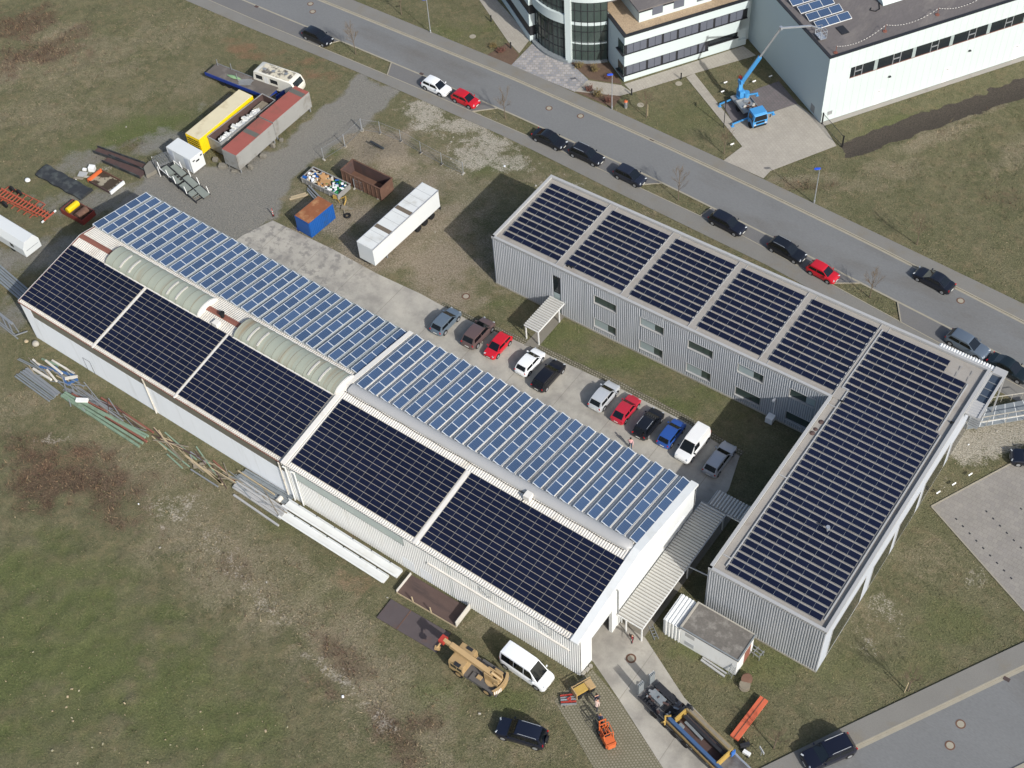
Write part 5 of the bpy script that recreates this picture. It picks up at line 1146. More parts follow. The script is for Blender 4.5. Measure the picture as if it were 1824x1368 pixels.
# two grey swap bodies with red roofs
for lab, pts, stripe in (('nearer grey box body with red roof standing on concrete blocks', [(755, 850), (870, 915), (1205, 650), (1085, 575)], .35), ('farther grey box body with red roof towards the street', [(1085, 575), (1210, 635), (1515, 350), (1385, 305)], 2.2)):
    cx, cy = mid(pts, 3.2); T = container('swap_body', lab, 'box body', cx, cy, 2.45, 7.15, .75, 3.2, M_['grey_side'], M_['red_roof'], R(1.2 if stripe < 1 else .5), ribs=False)
    MB().box(-1.15, 1.15, stripe, stripe+.75, 3.225, 3.245).build('roof_patch', M_['band_dark'], T)
    mb = MB(); mb.box(-1.0, -.02, -3.6, -3.565, .9, 3.0); mb.box(.02, 1.0, -3.6, -3.565, .9, 3.0); mb.build('door', M_['grey_side'], T)
for k, (x, y, sx, sy, sz, rz) in enumerate(((700, 945, .8, .7, .6, .4), (765, 1000, 1.3, .9, .6, .5), (865, 1045, .9, .5, .3, .6), (1005, 1010, .7, .5, .8, .2), (1115, 915, .9, .7, .6, .3), (1200, 820, .7, .5, .8, .1), (1275, 775, .6, .5, .5, .4))):
    p = Z(x, y, sz/2); o = MB().ob((0, 0, sz*.4), (sx*.8, sy*.8, sz*.8), rz).build('concrete_block', M_['concrete_dark'], None, bevel=.04); o.location = (*p, 0)
    tag(o, 'rough pale concrete block by the red-roofed box bodies', 'block', 'concrete blocks under the red-roofed box bodies')
# white site container
cx, cy = mid([(275, 840), (480, 955), (580, 875), (375, 755)], 2.5)
T = container('site_container', 'small white container beside the steel ramp', 'container', cx, cy, 4.45, 2.15, .25, 2.5, M_['trailer_white'], M_['trailer_white'], R(-2), ribs=False, legs=False)
for (y, z, wd, hh) in ((-.55, 1.9, .34, .16), (.75, 2.0, .3, .18), (.05, 1.55, .55, .22)): MB().box(2.21, 2.25, y-wd/2, y+wd/2, z, z+hh).build('vent', M_['black'], T)
for x in (-1.5, 1.4): MB().box(x-.4, x+.4, -1.1, -1.065, .4, 2.3).build('door', M_['grey_light'], T)
# caravan
cx, cy = mid([(1005, 175), (1385, 300), (1485, 215), (1105, 80)], 2.6)
T = thing('caravan', 'old cream caravan with stained peeling roof', 'caravan', (cx, cy, 0), R(6.5)); L_, W_ = 7.1, 2.3
prof = [(-3.5, .5), (-3.55, 1.5), (-3.3, 2.5), (-3.0, 2.62), (2.6, 2.62), (3.0, 2.5), (3.45, 1.7), (3.5, 1.0), (3.3, .5)]
mb = MB(); mb.loft([[(x, y, z if abs(y) < W_/2-.01 else z-.0) for x, z in [(px*k, .5+(pz-.5)*k2) for px, pz in prof]] for y, k, k2 in ((-W_/2, .985, .975), (-W_/2+.08, 1, 1), (W_/2-.08, 1, 1), (W_/2, .985, .975))]); 
M_['caravan'] = mat('cream_caravan', (216, 213, 200), .5, v=.06, sc=.8, fine=.05, obj=True)
mb.build('body', M_['caravan'], T, smooth=R(35))
M_['peeled'] = mat('peeling_roof', (198, 190, 168), .8, v=.15, sc=1.4, fine=.2, fsc=5, stain=(96, 92, 86), ssc=1.1, st=(.48, .56), obj=True)
MB().box(-2.6, 2.4, -.95, .95, 2.6, 2.635).build('roof_skin', M_['peeled'], T)
for (x, y) in ((-2.0, -.2), (-.6, -.1), (1.3, .2)): MB().box(x-.22, x+.22, y-.2, y+.2, 2.6, 2.75).build('roof_vent', M_['galv'], T)
for (x0, x1) in ((-3.0, -1.9), (-.6, .6)): MB().box(x0, x1, -W_/2-.012, -W_/2+.02, 1.5, 2.15).build('window', M_['glass'], T)
MB().box(-1.6, -.95, -W_/2-.012, -W_/2+.02, .6, 2.2).build('door', M_['white_metal'], T)
mb = MB(); mb.face([(3.02+.012, -.9, 2.47), (3.43, -.9, 1.75), (3.43, .9, 1.75), (3.032, .9, 2.47)]); mb.build('window', M_['glass'], T)
for s in (-1, 1): MB().cyl((-.1, s*1.0, .33), (-.1, s*1.16, .33), .33, 14).build('wheel', M_['black'], T)
# blue flatbed trailer
q = [Z(x, y, 1.15) for x, y in ((610, 195), (1150, 400), (1250, 330), (715, 110))]
cx, cy = sum(p[0] for p in q)/4, sum(p[1] for p in q)/4
T = thing('flatbed_trailer', 'dark flatbed trailer with blue side rail behind the yellow container', 'trailer', (cx, cy, 0), R(4))
M_['deck'] = mat('dirty_trailer_deck', (96, 90, 84), .9, v=.2, sc=1, fine=.2, stain=(118, 112, 104), ssc=.6)
MB().box(-5.4, 5.4, -1.2, 1.2, 1.0, 1.15).build('deck', M_['deck'], T); MB().box(-5.42, 5.42, -1.28, -1.2, .85, 1.35).build('side_rail', M_['blue_rail'], T); MB().box(-5.42, 5.42, 1.2, 1.26, .95, 1.2).build('side_rail', M_['steel_grey'], T)
mb = MB(); mb.box(-5, 5, -.5, -.3, .7, 1.0); mb.box(-5, 5, .3, .5, .7, 1.0); mb.build('chassis', M_['blue_rail'], T)
for x in (-2.6, -1.5, -.4):
    for s in (-1, 1): MB().cyl((x, s*.85, .48), (x, s*1.15, .48), .48, 16).build('wheel', M_['black'], T)
for s in (-1, 1): MB().bar((3.0, s*.7, 0), (3.0, s*.7, .8), .14).build('landing_leg', M_['galv'], T)
for x, y in ((-4.9, .9), (-2.6, 1.1), (-.5, -.2)): MB().bar((x, y, 1.15), (x, y, 2.2), .08).build('stake', M_['galv'], T)
p = Z(865, 230, 1.3); o = MB().loft([[(-1.2+i*.24, .3*math.sin(math.pi*(i+.3)/10.6)*math.cos(a), .18*math.sin(math.pi*(i+.3)/10.6)*math.sin(a)) for a in np.linspace(0, 6.283, 9)[:-1]] for i in range(11)]).build('green_net', mat('pale_green_net', (128, 160, 118), .7, v=.15, fine=.1), None, smooth=R(60)); o.location = (*p, 1.28); o.rotation_euler = (0, 0, R(8)); tag(o, 'rolled pale green net lying on the flatbed trailer', 'net')
o = MB()
for k in range(9): o.tube([(-.9+rr.uniform(-.2, .2), -.5+k*.13, 0), (1.0+rr.uniform(-.2, .2), -.7+k*.16, .05)], .035, 6)
o = o.build('pipe_bundle', M_['galv'], None); o.location = (*Z(960, 275, 1.2), 1.19); o.rotation_euler = (0, 0, R(35)); tag(o, 'loose grey pipes lying across the flatbed trailer', 'pipes')
for lab, A, B in (('short blue tailboard at the end of the flatbed trailer', (1150, 385), (1230, 342)), ('long blue tailboard leaning behind the farther red-roofed body', (1228, 400), (1342, 315))):
    a, b_ = Z(*A, 1.0), Z(*B, 1.0); o = MB().bar((a[0], a[1], 0), (b_[0], b_[1], 0), .08, .5).box(0, .001, 0, .001, 0, .001); 
    o = MB().bar((0, 0, .8), (b_[0]-a[0], b_[1]-a[1], .8), .1, .55).bar((0, 0, .0), (0, 0, .6), .1).bar((b_[0]-a[0], b_[1]-a[1], 0), (b_[0]-a[0], b_[1]-a[1], .6), .1).build('tailboard', M_['blue_rail'], None); o.location = (a[0], a[1], 0); tag(o, lab, 'tailboard')
# steel ramp with posts, cage, concrete wedge
M_['chequer'] = mat('greenish_steel_plate', (126, 132, 124), .6, metal=.1, v=.15, sc=1.5, fine=.12)
T = thing('steel_ramp', 'grey steel stair ramp with white posts in front of the white container', 'ramp', (-7.3, 28.0, 0), R(-10))
zr = lambda x: max(.12, 1.05-.125*x)
mb = MB()
for y in (-.1, 1.0, 2.0): mb.bar((0, y, 1.0), (1.8, y, 1.0), .12, .16); mb.bar((1.8, y, zr(1.8)), (7.6, y, zr(7.6)), .12, .16)
for x in (0, 1.8, 3.6, 5.4, 7.2): mb.bar((x, -.1, zr(x)-.1), (x, 2, zr(x)-.1), .1, .1)
for x in (0, 1.8, 3.6, 5.4):
    for y in (-.1, 2.0): mb.bar((x, y, 0), (x, y, zr(x)), .1)
mb.build('frame', M_['dark_metal'], T)
mb = MB()
for (x0, x1, y0, y1) in ((0, 1.6, 0, .9), (.5, 2.8, 1.1, 1.95), (1.9, 3.5, 0, .6), (3.1, 5.3, 1.1, 1.95), (3.8, 5.3, 0, .9), (5.5, 7.6, 1.0, 1.95), (5.6, 6.4, 0, .9)):
    mb.face([(x0, y0, zr(x0)+.09), (x1, y0, zr(x1)+.09), (x1, y1, zr(x1)+.09), (x0, y1, zr(x0)+.09)]); mb.face([(x0, y0, zr(x0)+.06), (x0, y1, zr(x0)+.06), (x1, y1, zr(x1)+.06), (x1, y0, zr(x1)+.06)])
for k in range(10): x = 1.7+k*.55; mb.bar((x, .2, zr(x)+.05), (x, .95, zr(x)+.05), .12, .05)
mb.build('tread', M_['chequer'], T)
for (x, y) in ((0, -.1), (1.8, -.1), (3.3, -.1), (5.6, -.1), (3.6, 2.0), (5.4, 2.0), (7.4, 2.0), (1.8, 2.0)): MB().bar((x, y, zr(x)), (x-.25, y, zr(x)+1.15), .08).build('rail_post', M_['white_metal'], T)
MB().bar((-.2, -.1, 1.2), (2.3, -.1, 1.15), .07).bar((-.2, 2.0, 1.2), (1.9, 2.0, 1.1), .07).build('handrail', M_['white_metal'], T)
T = thing('wire_cage', 'wire mesh cage between the steel ramp and the white container', 'cage', (-9.4, 28.6, 0), R(-25)); mb = MB()
for k in range(9): mb.bar((k*.27, 0, .3), (k*.27, 0, 1.6), .03); mb.bar((k*.27, 2.2, .3), (k*.27, 2.2, 1.6), .03); mb.bar((0, k*.27, 1.6), (2.2, k*.27, 1.6), .03); mb.bar((k*.27, 0, 1.6), (k*.27, 2.2, 1.6), .03)
for z in (.3, .75, 1.2, 1.6): mb.bar((0, 0, z), (2.2, 0, z), .03); mb.bar((0, 2.2, z), (2.2, 2.2, z), .03)
mb.build('mesh', M_['galv'], T); mb = MB()
for x, y in ((0, 0), (2.2, 0), (0, 2.2), (2.2, 2.2)): mb.bar((x, y, 0), (x, y, 1.7), .07)
mb.build('post', M_['white_metal'], T)
o = MB().prism([(0, 0), (1.5, -1.0), (1.9, .8), (.3, 1.9), (-.2, 1.2)], 0, .55).build('concrete_slab', M_['concrete_dark'], None, bevel=.03); o.location = (-10.1, 27.4, 0); tag(o, 'grey concrete wedge left of the wire cage', 'slab')
# left pile: dark mats, tray, brown girders, red bin, site trailer, red lattice frame
Z = ZM(0, 230, 280/1824)
M_['tar'] = mat('dark_roof_sheeting', (50, 52, 54), .7, v=.25, sc=1.2, fine=.2, stain=(74, 78, 76), ssc=.8, st=(.5, .62))
rings = []
for i in range(13):
    x = -4.3+i*.717; w_ = 1.05+.08*math.sin(i*1.7); z = .34+.06*math.sin(i*2.1); rings.append([(x, -w_, .03), (x+.1, -w_, z), (x+.05, -.4, z+.1), (x, .4, z+.12), (x-.05, w_, z+.02), (x, w_, .03)])
o = MB().loft(rings).build('roofing_stack', M_['tar'], None, smooth=R(30)); o.location = (*mid([(400, 515), (540, 410), (1080, 690), (920, 800)], .4), 0); tag(o, 'long stack of dark roofing sheets on the rough ground', 'sheets')
mx_, my_ = mid([(1020, 590), (1165, 460), (1430, 600), (1290, 740)], .5)
T = thing('tipper_tray', 'old tipper tray with orange end wall and puddle inside', 'tray', (mx_, my_, 0))
MB().box(-2.1, 2.1, -1.15, 1.15, .1, .18).build('floor', mat('dirty_tray_floor', (150, 142, 122), .8, v=.2, fine=.15, stain=(66, 56, 44), ssc=.45, st=(.46, .5)), T)
MB().box(-2.2, -1.95, -1.2, 1.2, .1, .6).build('end_wall', M_['orange'], T); MB().box(1.98, 2.2, -1.2, 1.2, .1, .55).build('end_wall', M_['white_metal'], T)
MB().box(-1.95, 1.98, 1.12, 1.2, .1, .55).build('side_wall', M_['rust'], T); MB().box(-1.95, 1.98, -1.2, -1.12, .1, .5).build('side_wall', M_['rust_dark'], T)
for lab, (x, y), (a, b_, c), mt in (('white washing machine shell lying by the tipper tray', (1070, 465), (.8, .7, .7), 'white_metal'), ('blue-grey metal sheet in the junk by the tipper tray', (955, 515), (1.1, .9, .12), 'parapet'), ('small white box in the junk behind the blue-grey sheet', (980, 465), (.5, .35, .3), 'white_metal'), ('grey board lying in front of the tipper tray', (905, 560), (1.3, .35, .1), 'wood_grey'), ('pale board leaning in the junk pile', (1010, 545), (.9, .3, .12), 'concrete')):
    o = MB().ob((0, 0, c/2), (a, b_, c), .5, 0, .1).build('junk_piece', M_[mt], None, bevel=.02); o.location = (*Z(x, y, .2), 0); tag(o, lab, 'junk')
for lab, A, B, w_ in (('upper rust-brown girder with upturned edges by the concrete wedge', (1110, 235), (1660, 430), 1.0), ('lower rust-brown girder lying in the weeds', (1230, 340), (1660, 525), 1.3)):
    a, b_ = Z(*A, .2), Z(*B, .2); d = math.hypot(b_[0]-a[0], b_[1]-a[1]); T = thing('steel_trough', lab, 'girder', (*a, 0), math.atan2(b_[1]-a[1], b_[0]-a[0]))
    MB().box(0, d, -w_/2, w_/2, .05, .15).build('web', M_['rust_dark'], T)
    for s in (-1, 1): MB().box(0, d, s*w_/2-.05, s*w_/2+.05, .0, .45).build('flange', M_['tar'], T)
mx_, my_ = mid([(700, 930), (840, 815), (1105, 940), (940, 1060)], .85)
T = open_box('scrap_skip', 'low red skip holding a yellow roll and a rusty tank', mx_, my_, 3.9, 2.15, 0.05, .85, mat('dark_red_skip', (120, 52, 44), .6, v=.15, fine=.1), M_['rust_dark'], R(1), ribs=False)
o = MB()
for k in range(9): o.cyl((0, -.8+k*.19, 0), (0, -.8+k*.19+.15, 0), .42, 12); 
o.cyl((0, -.85, 0), (0, .95, 0), .36, 12); o = o.build('hose_roll', M_['bright_yellow'], None); o.location = (mx_-1.0, my_+.05, .75); tag(o, 'ribbed yellow roll inside the low red skip', 'roll')
o = MB().cyl((0, -.8, 0), (0, .8, 0), .5, 16).cyl((0, -.3, 0), (0, -.24, 0), .53, 16).cyl((0, .3, 0), (0, .36, 0), .53, 16).build('rusty_tank', M_['rust'], None, smooth=R(40)); o.location = (mx_+.8, my_, .7); tag(o, 'rusty cylindrical tank inside the low red skip', 'tank')
# site trailer cut by the left edge
T = thing('site_trailer', 'white site trailer at the left edge of the photo', 'trailer', (-10.45, 9.1, 0), R(-1))
sec = [(-1.2, .6), (-1.25, 1.9), (-.75, 2.75), (.75, 2.85), (1.2, 2.0), (1.2, .6)]
MB().loft([[(x, y, z) for y, z in sec] for x in (-7.5, -.2, 0)]).build('body', M_['trailer_white'], T, smooth=R(20))
MB().box(-2.6, -2.0, -1.27, -1.22, 1.2, 1.75).build('window', M_['glass'], T); MB().box(.005, .03, -.9, .9, 1.4, 1.46).build('trim', M_['galv'], T)
for x in (-6, -2.8):
    for s in (-1, 1): MB().cyl((x, s*.9, .4), (x, s*1.15, .4), .4, 14).build('wheel', M_['black'], T)
MB().box(-7.4, -.3, -.9, .9, .45, .62).build('chassis', M_['dark_metal'], T)
T = thing('lattice_frame', 'rust-orange lattice trailer frame at the left edge', 'frame', (-13.6, 14.3, 0), R(3)); M_['frame_red'] = mat('faded_orange_red_steel', (168, 84, 62), .7, v=.15, fine=.12)
mb = MB()
for y in (-.6, .55): mb.bar((-9, y, .75), (0, y*.5, .6), .12, .18); mb.bar((-9, y, .35), (-1.5, y, .35), .1, .12)
for k in range(16): x = -8.8+k*.55; mb.bar((x, -.6, .75), (x, .55, .75), .09, .1)
for k in range(7): x = -8.8+k*1.1; mb.bar((x, -.6, .35), (x+.5, -.6, .75), .07); mb.bar((x, .55, .35), (x+.5, .55, .75), .07); mb.bar((x, .55, .4), (x, 1.5, .4), .08); mb.bar((x, -.6, .4), (x, -1.3, .4), .08)
mb.bar((-8.8, 1.5, .4), (-2.4, 1.5, .4), .09); mb.build('lattice', M_['frame_red'], T)
MB().bar((0, -.9, .6), (0, .9, .6), .14, .16).build('end_bar', M_['frame_red'], T); MB().bar((0, -1.25, .6), (0, -.9, .6), .16, .18).build('end_cap', M_['white_metal'], T); MB().bar((0, .9, .6), (0, 1.25, .6), .16, .18).build('end_cap', M_['white_metal'], T)
for x in (-8, -6.7):
    for y in (-1.2, 1.3): MB().cyl((x, y-.13, .45), (x, y+.13, .45), .45, 14).build('wheel', M_['black'], T)
# ---- skip with rubbish, rusty open container, blue container, white semi-trailer
Z = ZM(500, 200, 360/1824)
cx, cy = mid([(180, 590), (510, 745), (630, 650), (300, 490)], .95)
T = open_box('rubbish_skip', 'grey skip heaped with cardboard and rubbish', cx, cy, 6.0, 2.35, .12, .95, M_['grey_side'], M_['rust_dark'], R(1))
kinds = [('cardboard_piece', 'wood', (1.0, .8, .05)), ('rubbish_bag', 'white_metal', (.5, .4, .35)), ('plank', 'wood', (1.3, .2, .05)), ('sheet_scrap', 'parapet', (.7, .5, .06)), ('green_bag', 'steel_green', (.5, .4, .3)), ('blue_bag', 'cont_blue', (.4, .3, .25)), ('foam_block', 'roof_cream', (.5, .35, .3))]
M_['card'] = mat('brown_cardboard', (176, 136, 92), .85, v=.1, fine=.05); M_['green_bag'] = mat('green_plastic', (40, 120, 70), .4, v=.15, fine=.1)
mb = MB(); mats_ = [M_['card'], M_['white_metal'], M_['wood'], M_['parapet'], M_['green_bag'], M_['cont_blue'], M_['roof_cream'], M_['dark_metal'], M_['white_wall']]
mb.box(-2.85, 2.85, -1.05, 1.05, .25, .7, 7)
for k in range(150):
    x = rr.uniform(-2.8, 2.8); f = (x+2.8)/5.6; m = rr.choice([3, 5, 8, 2, 1, 7] if f < .25 else [0, 2, 6, 0, 7] if f < .6 else [1, 4, 8, 4, 1, 5, 7]); sz = (rr.uniform(.15, .6), rr.uniform(.12, .45), rr.uniform(.05, .28))
    if m == 2: sz = (rr.uniform(.6, 1.2), .14, .05)
    mb.ob((x, rr.uniform(-.95, .95), rr.uniform(.72, .98)), sz, rr.uniform(0, 3.1), m, rr.uniform(-.35, .35), rr.uniform(-.35, .35))
for (x, y, a, rz, z) in ((.1, -.1, 1.3, .5, 1.1), (-.5, .3, 1.0, -.2, 1.12), (.6, -.4, .9, .9, 1.02)): mb.ob((x, y, z), (a, a*.8, .05), rz, 0, .15, -.2)
o = mb.build('rubbish_heap', mats_, None); o.location = (cx, cy, 0); o.rotation_euler = (0, 0, R(1)); tag(o, 'heap of cardboard, bags and scrap filling the grey skip', 'rubbish', kind='stuff')
cx, cy = mid([(540, 515), (895, 690), (1010, 590), (645, 425)], 2.15)
T = open_box('open_container', 'empty tall rust-brown open container beside the grey skip', cx, cy, 6.4, 2.3, .1, 2.15, M_['rust'], M_['rust_dark'], R(0))
MB().box(-3.1, 3.1, -1.0, 1.0, .25, .32).build('dirt', M_['rust'], T)
cx, cy = mid([(115, 935), (255, 1000), (480, 830), (335, 755)], 2.45)
T = container('cargo_container', 'blue container with rusty roof at the edge of the concrete', 'container', cx, cy, 2.45, 4.25, .05, 2.45, M_['cont_blue'], M_['rust_roof'], R(-3))
MB().box(-1.1, -.02, -2.16, -2.13, .2, 2.25).build('door', M_['cont_blue'], T); MB().box(.02, 1.1, -2.16, -2.13, .2, 2.25).build('door', M_['cont_blue'], T); MB().bar((-1.0, -2.2, 0), (-.8, -2.5, .9), .08).build('door_bar', M_['blue_rail'], T)
q = [Z(705, 1195, 3.75), Z(885, 1228, 3.75), Z(1385, 685, 3.75), Z(1240, 630, 3.75)]; cx, cy = sum(p[0] for p in q)/4, sum(p[1] for p in q)/4
T = thing('semi_trailer', 'long white box semi-trailer parked on the gravel', 'trailer', (cx, cy, 0), R(-1.5)); X, Y = 1.24, 6.1
mb = MB(); mb.box(-X, X, -Y, Y, 1.0, 3.7); mb.build('body', M_['trailer_white'], T, bevel=.03)
M_['trailer_roof'] = mat('dull_white_roof', (206, 208, 204), .6, v=.08, sc=.8, fine=.05, stain=(178, 176, 166), ssc=.5, st=(.5, .75)); mb = MB(); mb.box(-X+.03, X-.03, -Y+.03, Y-.03, 3.69, 3.74); mb.build('roof', M_['trailer_roof'], T)
mb = MB()
for y in (-4.9, -3.7, -1.2, .2, 2.4, 3.6, 4.8): mb.box(-X+.05, X-.05, y-.015, y+.015, 3.735, 3.75)
mb.build('roof_seam', M_['galv'], T)
for y in (-2.75, 1.05): MB().box(-X+.05, X-.05, y-.3, y+.3, 3.74, 3.752).build('roof_patch', mat('brown_roof_patch', (104, 94, 80), .8, v=.1, fine=.08), T)
for s in (-1, 1): MB().box(s*X-.03, s*X+.03, -Y, Y, 3.62, 3.76).build('roof_rail', M_['alu'], T); MB().bar((s*.8, -3.6, 0), (s*.8, -3.6, 1.0), .14).build('landing_leg', M_['galv'], T)
MB().box(-.5, .5, -Y+.2, Y-.2, .75, 1.0).build('chassis', M_['dark_metal'], T)
for y in (2.0, 3.3, 4.6):
    for s in (-1, 1): MB().cyl((s*.75, y, .48), (s*1.15, y, .48), .48, 16).build('wheel', M_['black'], T)
MB().box(-X, X, Y-.1, Y+.1, .5, .8).build('bumper', M_['dark_metal'], T)
# temporary mesh fence panels on concrete feet
def fence_panel(A, B, label, h=1.9):
    d = math.hypot(B[0]-A[0], B[1]-A[1]); T = thing('fence_panel', label, 'fence panel', (*A, 0), math.atan2(B[1]-A[1], B[0]-A[0]), 'temporary wire fence panels round the gravel heap'); mb = MB()
    for k in range(1, int(d/.16)): mb.bar((k*.16, 0, .15), (k*.16, 0, h), .006)
    for z in (.15, .7, 1.3, h): mb.bar((0, 0, z), (d, 0, z), 0.025 if z in (.15, h) else .008)
    mb.build('mesh', M_['galv'], T)
    for x in (0, d): MB().bar((x, 0, .05), (x, 0, h+.1), .07).build('post', M_['alu'], T); MB().ob((x, 0, .07), (.22, .55, .12)).build('foot', M_['concrete'], T)
pts = [(9.0, 48.6), (11.4, 49.45), (14.7, 49.65), (18.3, 49.3), (21.9, 49.05), (25.3, 49.1)]
fl = ['wire fence panel at the bend nearest the drive', 'wire fence panel second from the drive bend above the gravel heap', 'wire fence panel third from the drive bend, right of the gravel heap', 'wire fence panel fourth along, over weedy ground', 'last wire fence panel of the row, nearest the white semi-trailer']
for k in range(5): fence_panel(pts[k], pts[k+1], fl[k])
fence_panel((8.46, 41.5), (9.1, 44.95), 'wire fence panel standing along the drive by the grey skip'); fence_panel((9.1, 45.0), (9.0, 48.5), 'wire fence panel along the drive up to the bend')
a, b_ = Z(670, 690, 0), Z(885, 775, 0); fence_panel(a, b_, 'wire fence panel leaning before the rust-brown open container', 1.6)
# small scrap near the blue container, plank on heap, beacon
for lab, nm, (x, y), mk in (
    ('yellow scrap arm bent over by the grey skip corner', 'yellow_hook', (560, 800), lambda: MB().tube([(-.6, .3, .1), (.1, .5, .6), (.5, .1, .5), (.6, -.5, .1)], .09, 8)),
    ('yellow box on scrap beside the grey skip', 'scrap_box', (495, 770), lambda: MB().ob((0, 0, .4), (.5, .4, .5), .3).bar((.2, 0, .2), (1.0, -.4, .2), .08)),):
    o = mk().build(nm, M_['yellow'], None); o.location = (*Z(x, y, .2), 0); tag(o, lab, 'scrap')
o = MB().bar((-.9, -.2, .08), (1.2, .5, .1), .3, .08).bar((-.5, .5, .05), (.9, -.6, .12), .16, .1).ob((.2, .1, .2), (.7, .5, .3), .4).build('scrap_timber', M_['wood_grey'], None); o.location = (*Z(560, 870, 0), 0); tag(o, 'loose timber scrap right of the blue container', 'timber')
def tyre(p, lab):
    mb = MB(); rings = []
    for k in range(20): a = 2*math.pi*k/20; rings.append([((.34+.13*math.cos(t))*math.cos(a), (.34+.13*math.cos(t))*math.sin(a), .13+.12*math.sin(t)) for t in np.linspace(0, 6.283, 9)[:-1]])
    rings.append(rings[0]); o = mb.loft(rings, caps=False).build('old_tyre', M_['black'], None, smooth=R(60)); o.location = (*p, 0); tag(o, lab, 'tyre')
tyre(Z(603, 940), 'old tyre lying right of the blue container')
o = MB().bar((-1.3, .1, 0), (1.2, -.2, .12), .3, .12).build('timber_beam', M_['tar'], None); p = Z(875, 300, .9); o.location = (*p, .95); tag(o, 'dark timber lying on the gravel heap', 'beam')
o = MB().bar((-1.2, 0, .08), (1.2, .1, .08), .3, .1).bar((-1.0, .35, .06), (1.0, .5, .06), .2, .1).build('plank_pile', M_['wood'], None); o.location = (*Z(165, 770), 0); o.rotation_euler = (0, 0, .9); tag(o, 'pale planks lying left of the blue container', 'planks')
o = MB().tube([(-1.4, .5, .3), (1.6, -.5, .3)], .12).tube([(-1.4, .2, .1), (1.5, -.8, .1)], .1).tube([(-1.2, -.1, .1), (1.3, -1.1, .1)], .1).build('pipe_bundle', M_['galv'], None); o.location = (*Z(310, 735), 0); tag(o, 'grey pipes lying behind the blue container roof', 'pipes')
p = G(487, 384); T = thing('warning_beacon', 'red and white striped beacon at the corner of the concrete', 'beacon', (*p, 0), R(-40)); MB().box(-.2, .2, -.12, .12, 0, .1).build('foot', M_['black'], T)
for k in range(5): MB().box(-.13, .13, -.03, .03, .12+k*.2, .32+k*.2).build('stripe', M_['white_metal'] if k % 2 else mat('signal_red', (200, 40, 36), .5), T)
# ---------------------------------------------------------------- metal and timber stock along the hall, cranes, loaders
Z = ZM(0, 480, 280/1127)
def bars(label, name, cat, segs, mts, w=.14, h=.14, z=.1):
    a0 = Z(*segs[0][:2]); mb = MB()
    for k, s in enumerate(segs):
        a, b_ = Z(s[0], s[1], z), Z(s[2], s[3], z); m = s[4] if len(s) > 4 else 0; zz = z+(s[5] if len(s) > 5 else 0); ww = s[6] if len(s) > 6 else w
        mb.bar((a[0]-a0[0], a[1]-a0[1], zz), (b_[0]-a0[0], b_[1]-a0[1], zz), ww, h, m)
    o = mb.build(name, mts, None); o.location = (*a0, 0); return tag(o, label, cat)
lad = lambda x0, y0, x1, y1, n, dx, dy, m=0, z=0: [(x0+dx*k, y0+dy*k, x1+dx*k, y1+dy*k, m, z+(k % 2)*.1) for k in range(n)]
bars('stack of grey steel beams farthest left below the hall', 'beam_stack', 'beams', lad(108, 765, 355, 945, 4, 14, -9)+lad(160, 735, 395, 915, 5, 9, -7, 1), [M_['steel_grey'], M_['galv']], .16)
bars('blue and cream steel frames dropped on the grass by the hall door', 'frame_pile', 'frames', [(235, 645, 300, 700, 1), (285, 700, 440, 740, 0, .1), (330, 660, 450, 755, 1, .2, .24), (375, 655, 535, 750, 1, .1, .2), (290, 690, 540, 765, 0, 0, .3), (340, 725, 410, 810, 1, .2, .22), (400, 700, 480, 820, 0, .05, .25), (470, 790, 560, 775, 1, .2, .35), (480, 830, 560, 790, 0, .1, .3), (300, 640, 420, 690, 2)], [mat('dull_blue_frame', (58, 92, 138), .6, v=.15, fine=.12), M_['roof_cream'], M_['steel_green']], .2, .16)
bars('cream pipe lying across the grey beam stack', 'pipe', 'pipe', [(245, 725, 375, 805, 0, .35, .24)], [M_['roof_cream']], .24, .24)
bars('grey rods lying loose between the beam stacks', 'rod_bundle', 'rods', lad(455, 860, 780, 1010, 3, 10, -6)+lad(530, 850, 720, 980, 3, 14, -4, 0, .1)+[(605, 815, 740, 980, 0, .2), (450, 870, 1030, 1185, 1, .05)], [M_['galv'], M_['wood_grey']], .09, .08)
bars('long green steel beams with a red-brown one between them', 'beam_stack', 'beams', [(440, 905, 1000, 1270, 0, 0, .26), (455, 900, 1025, 1250, 0, .1, .26), (470, 890, 760, 1060, 0, .2, .24), (600, 960, 1045, 1215, 0, .25, .26), (760, 1060, 1055, 1240, 1, .15, .22), (520, 900, 770, 1030, 1, .2, .16), (640, 980, 1065, 1200, 0, .1, .24)], [M_['steel_green'], M_['rust_beam']], .26, .26)
bars('single long red-brown beam nearest the hall wall', 'beam', 'beam', [(725, 920, 1100, 1170, 0, 0, .2)], [M_['rust_beam']], .2, .2)
bars('short white box section on the green beams', 'box_section', 'beam', [(555, 955, 640, 958, 0, .5, .45)], [M_['white_metal']], .4, .3)
rp = random.Random(9)
def mess(x0, y0, x1, y1, n, ang, L0, L1, nm): 
    out = []
    for _ in range(n):
        x, y = rp.uniform(x0, x1), rp.uniform(y0, y1); y = y0+(y1-y0)*(x-x0)/(x1-x0)+rp.uniform(-45, 45); a = R(ang+rp.gauss(0, 14)); l = rp.uniform(L0, L1); out.append((x-l*math.cos(a), y-l*math.sin(a), x+l*math.cos(a), y+l*math.sin(a), rp.randrange(nm), rp.uniform(0, .18), rp.uniform(.05, .13)))
    return out
bars('tangle of grey pipes and old timber between the green beams and the hall', 'pipe_tangle', 'pipes', mess(470, 850, 980, 1120, 34, 33, 50, 150, 4), [M_['galv'], M_['steel_grey'], M_['wood_grey'], M_['rust_dark']], .08, .08)
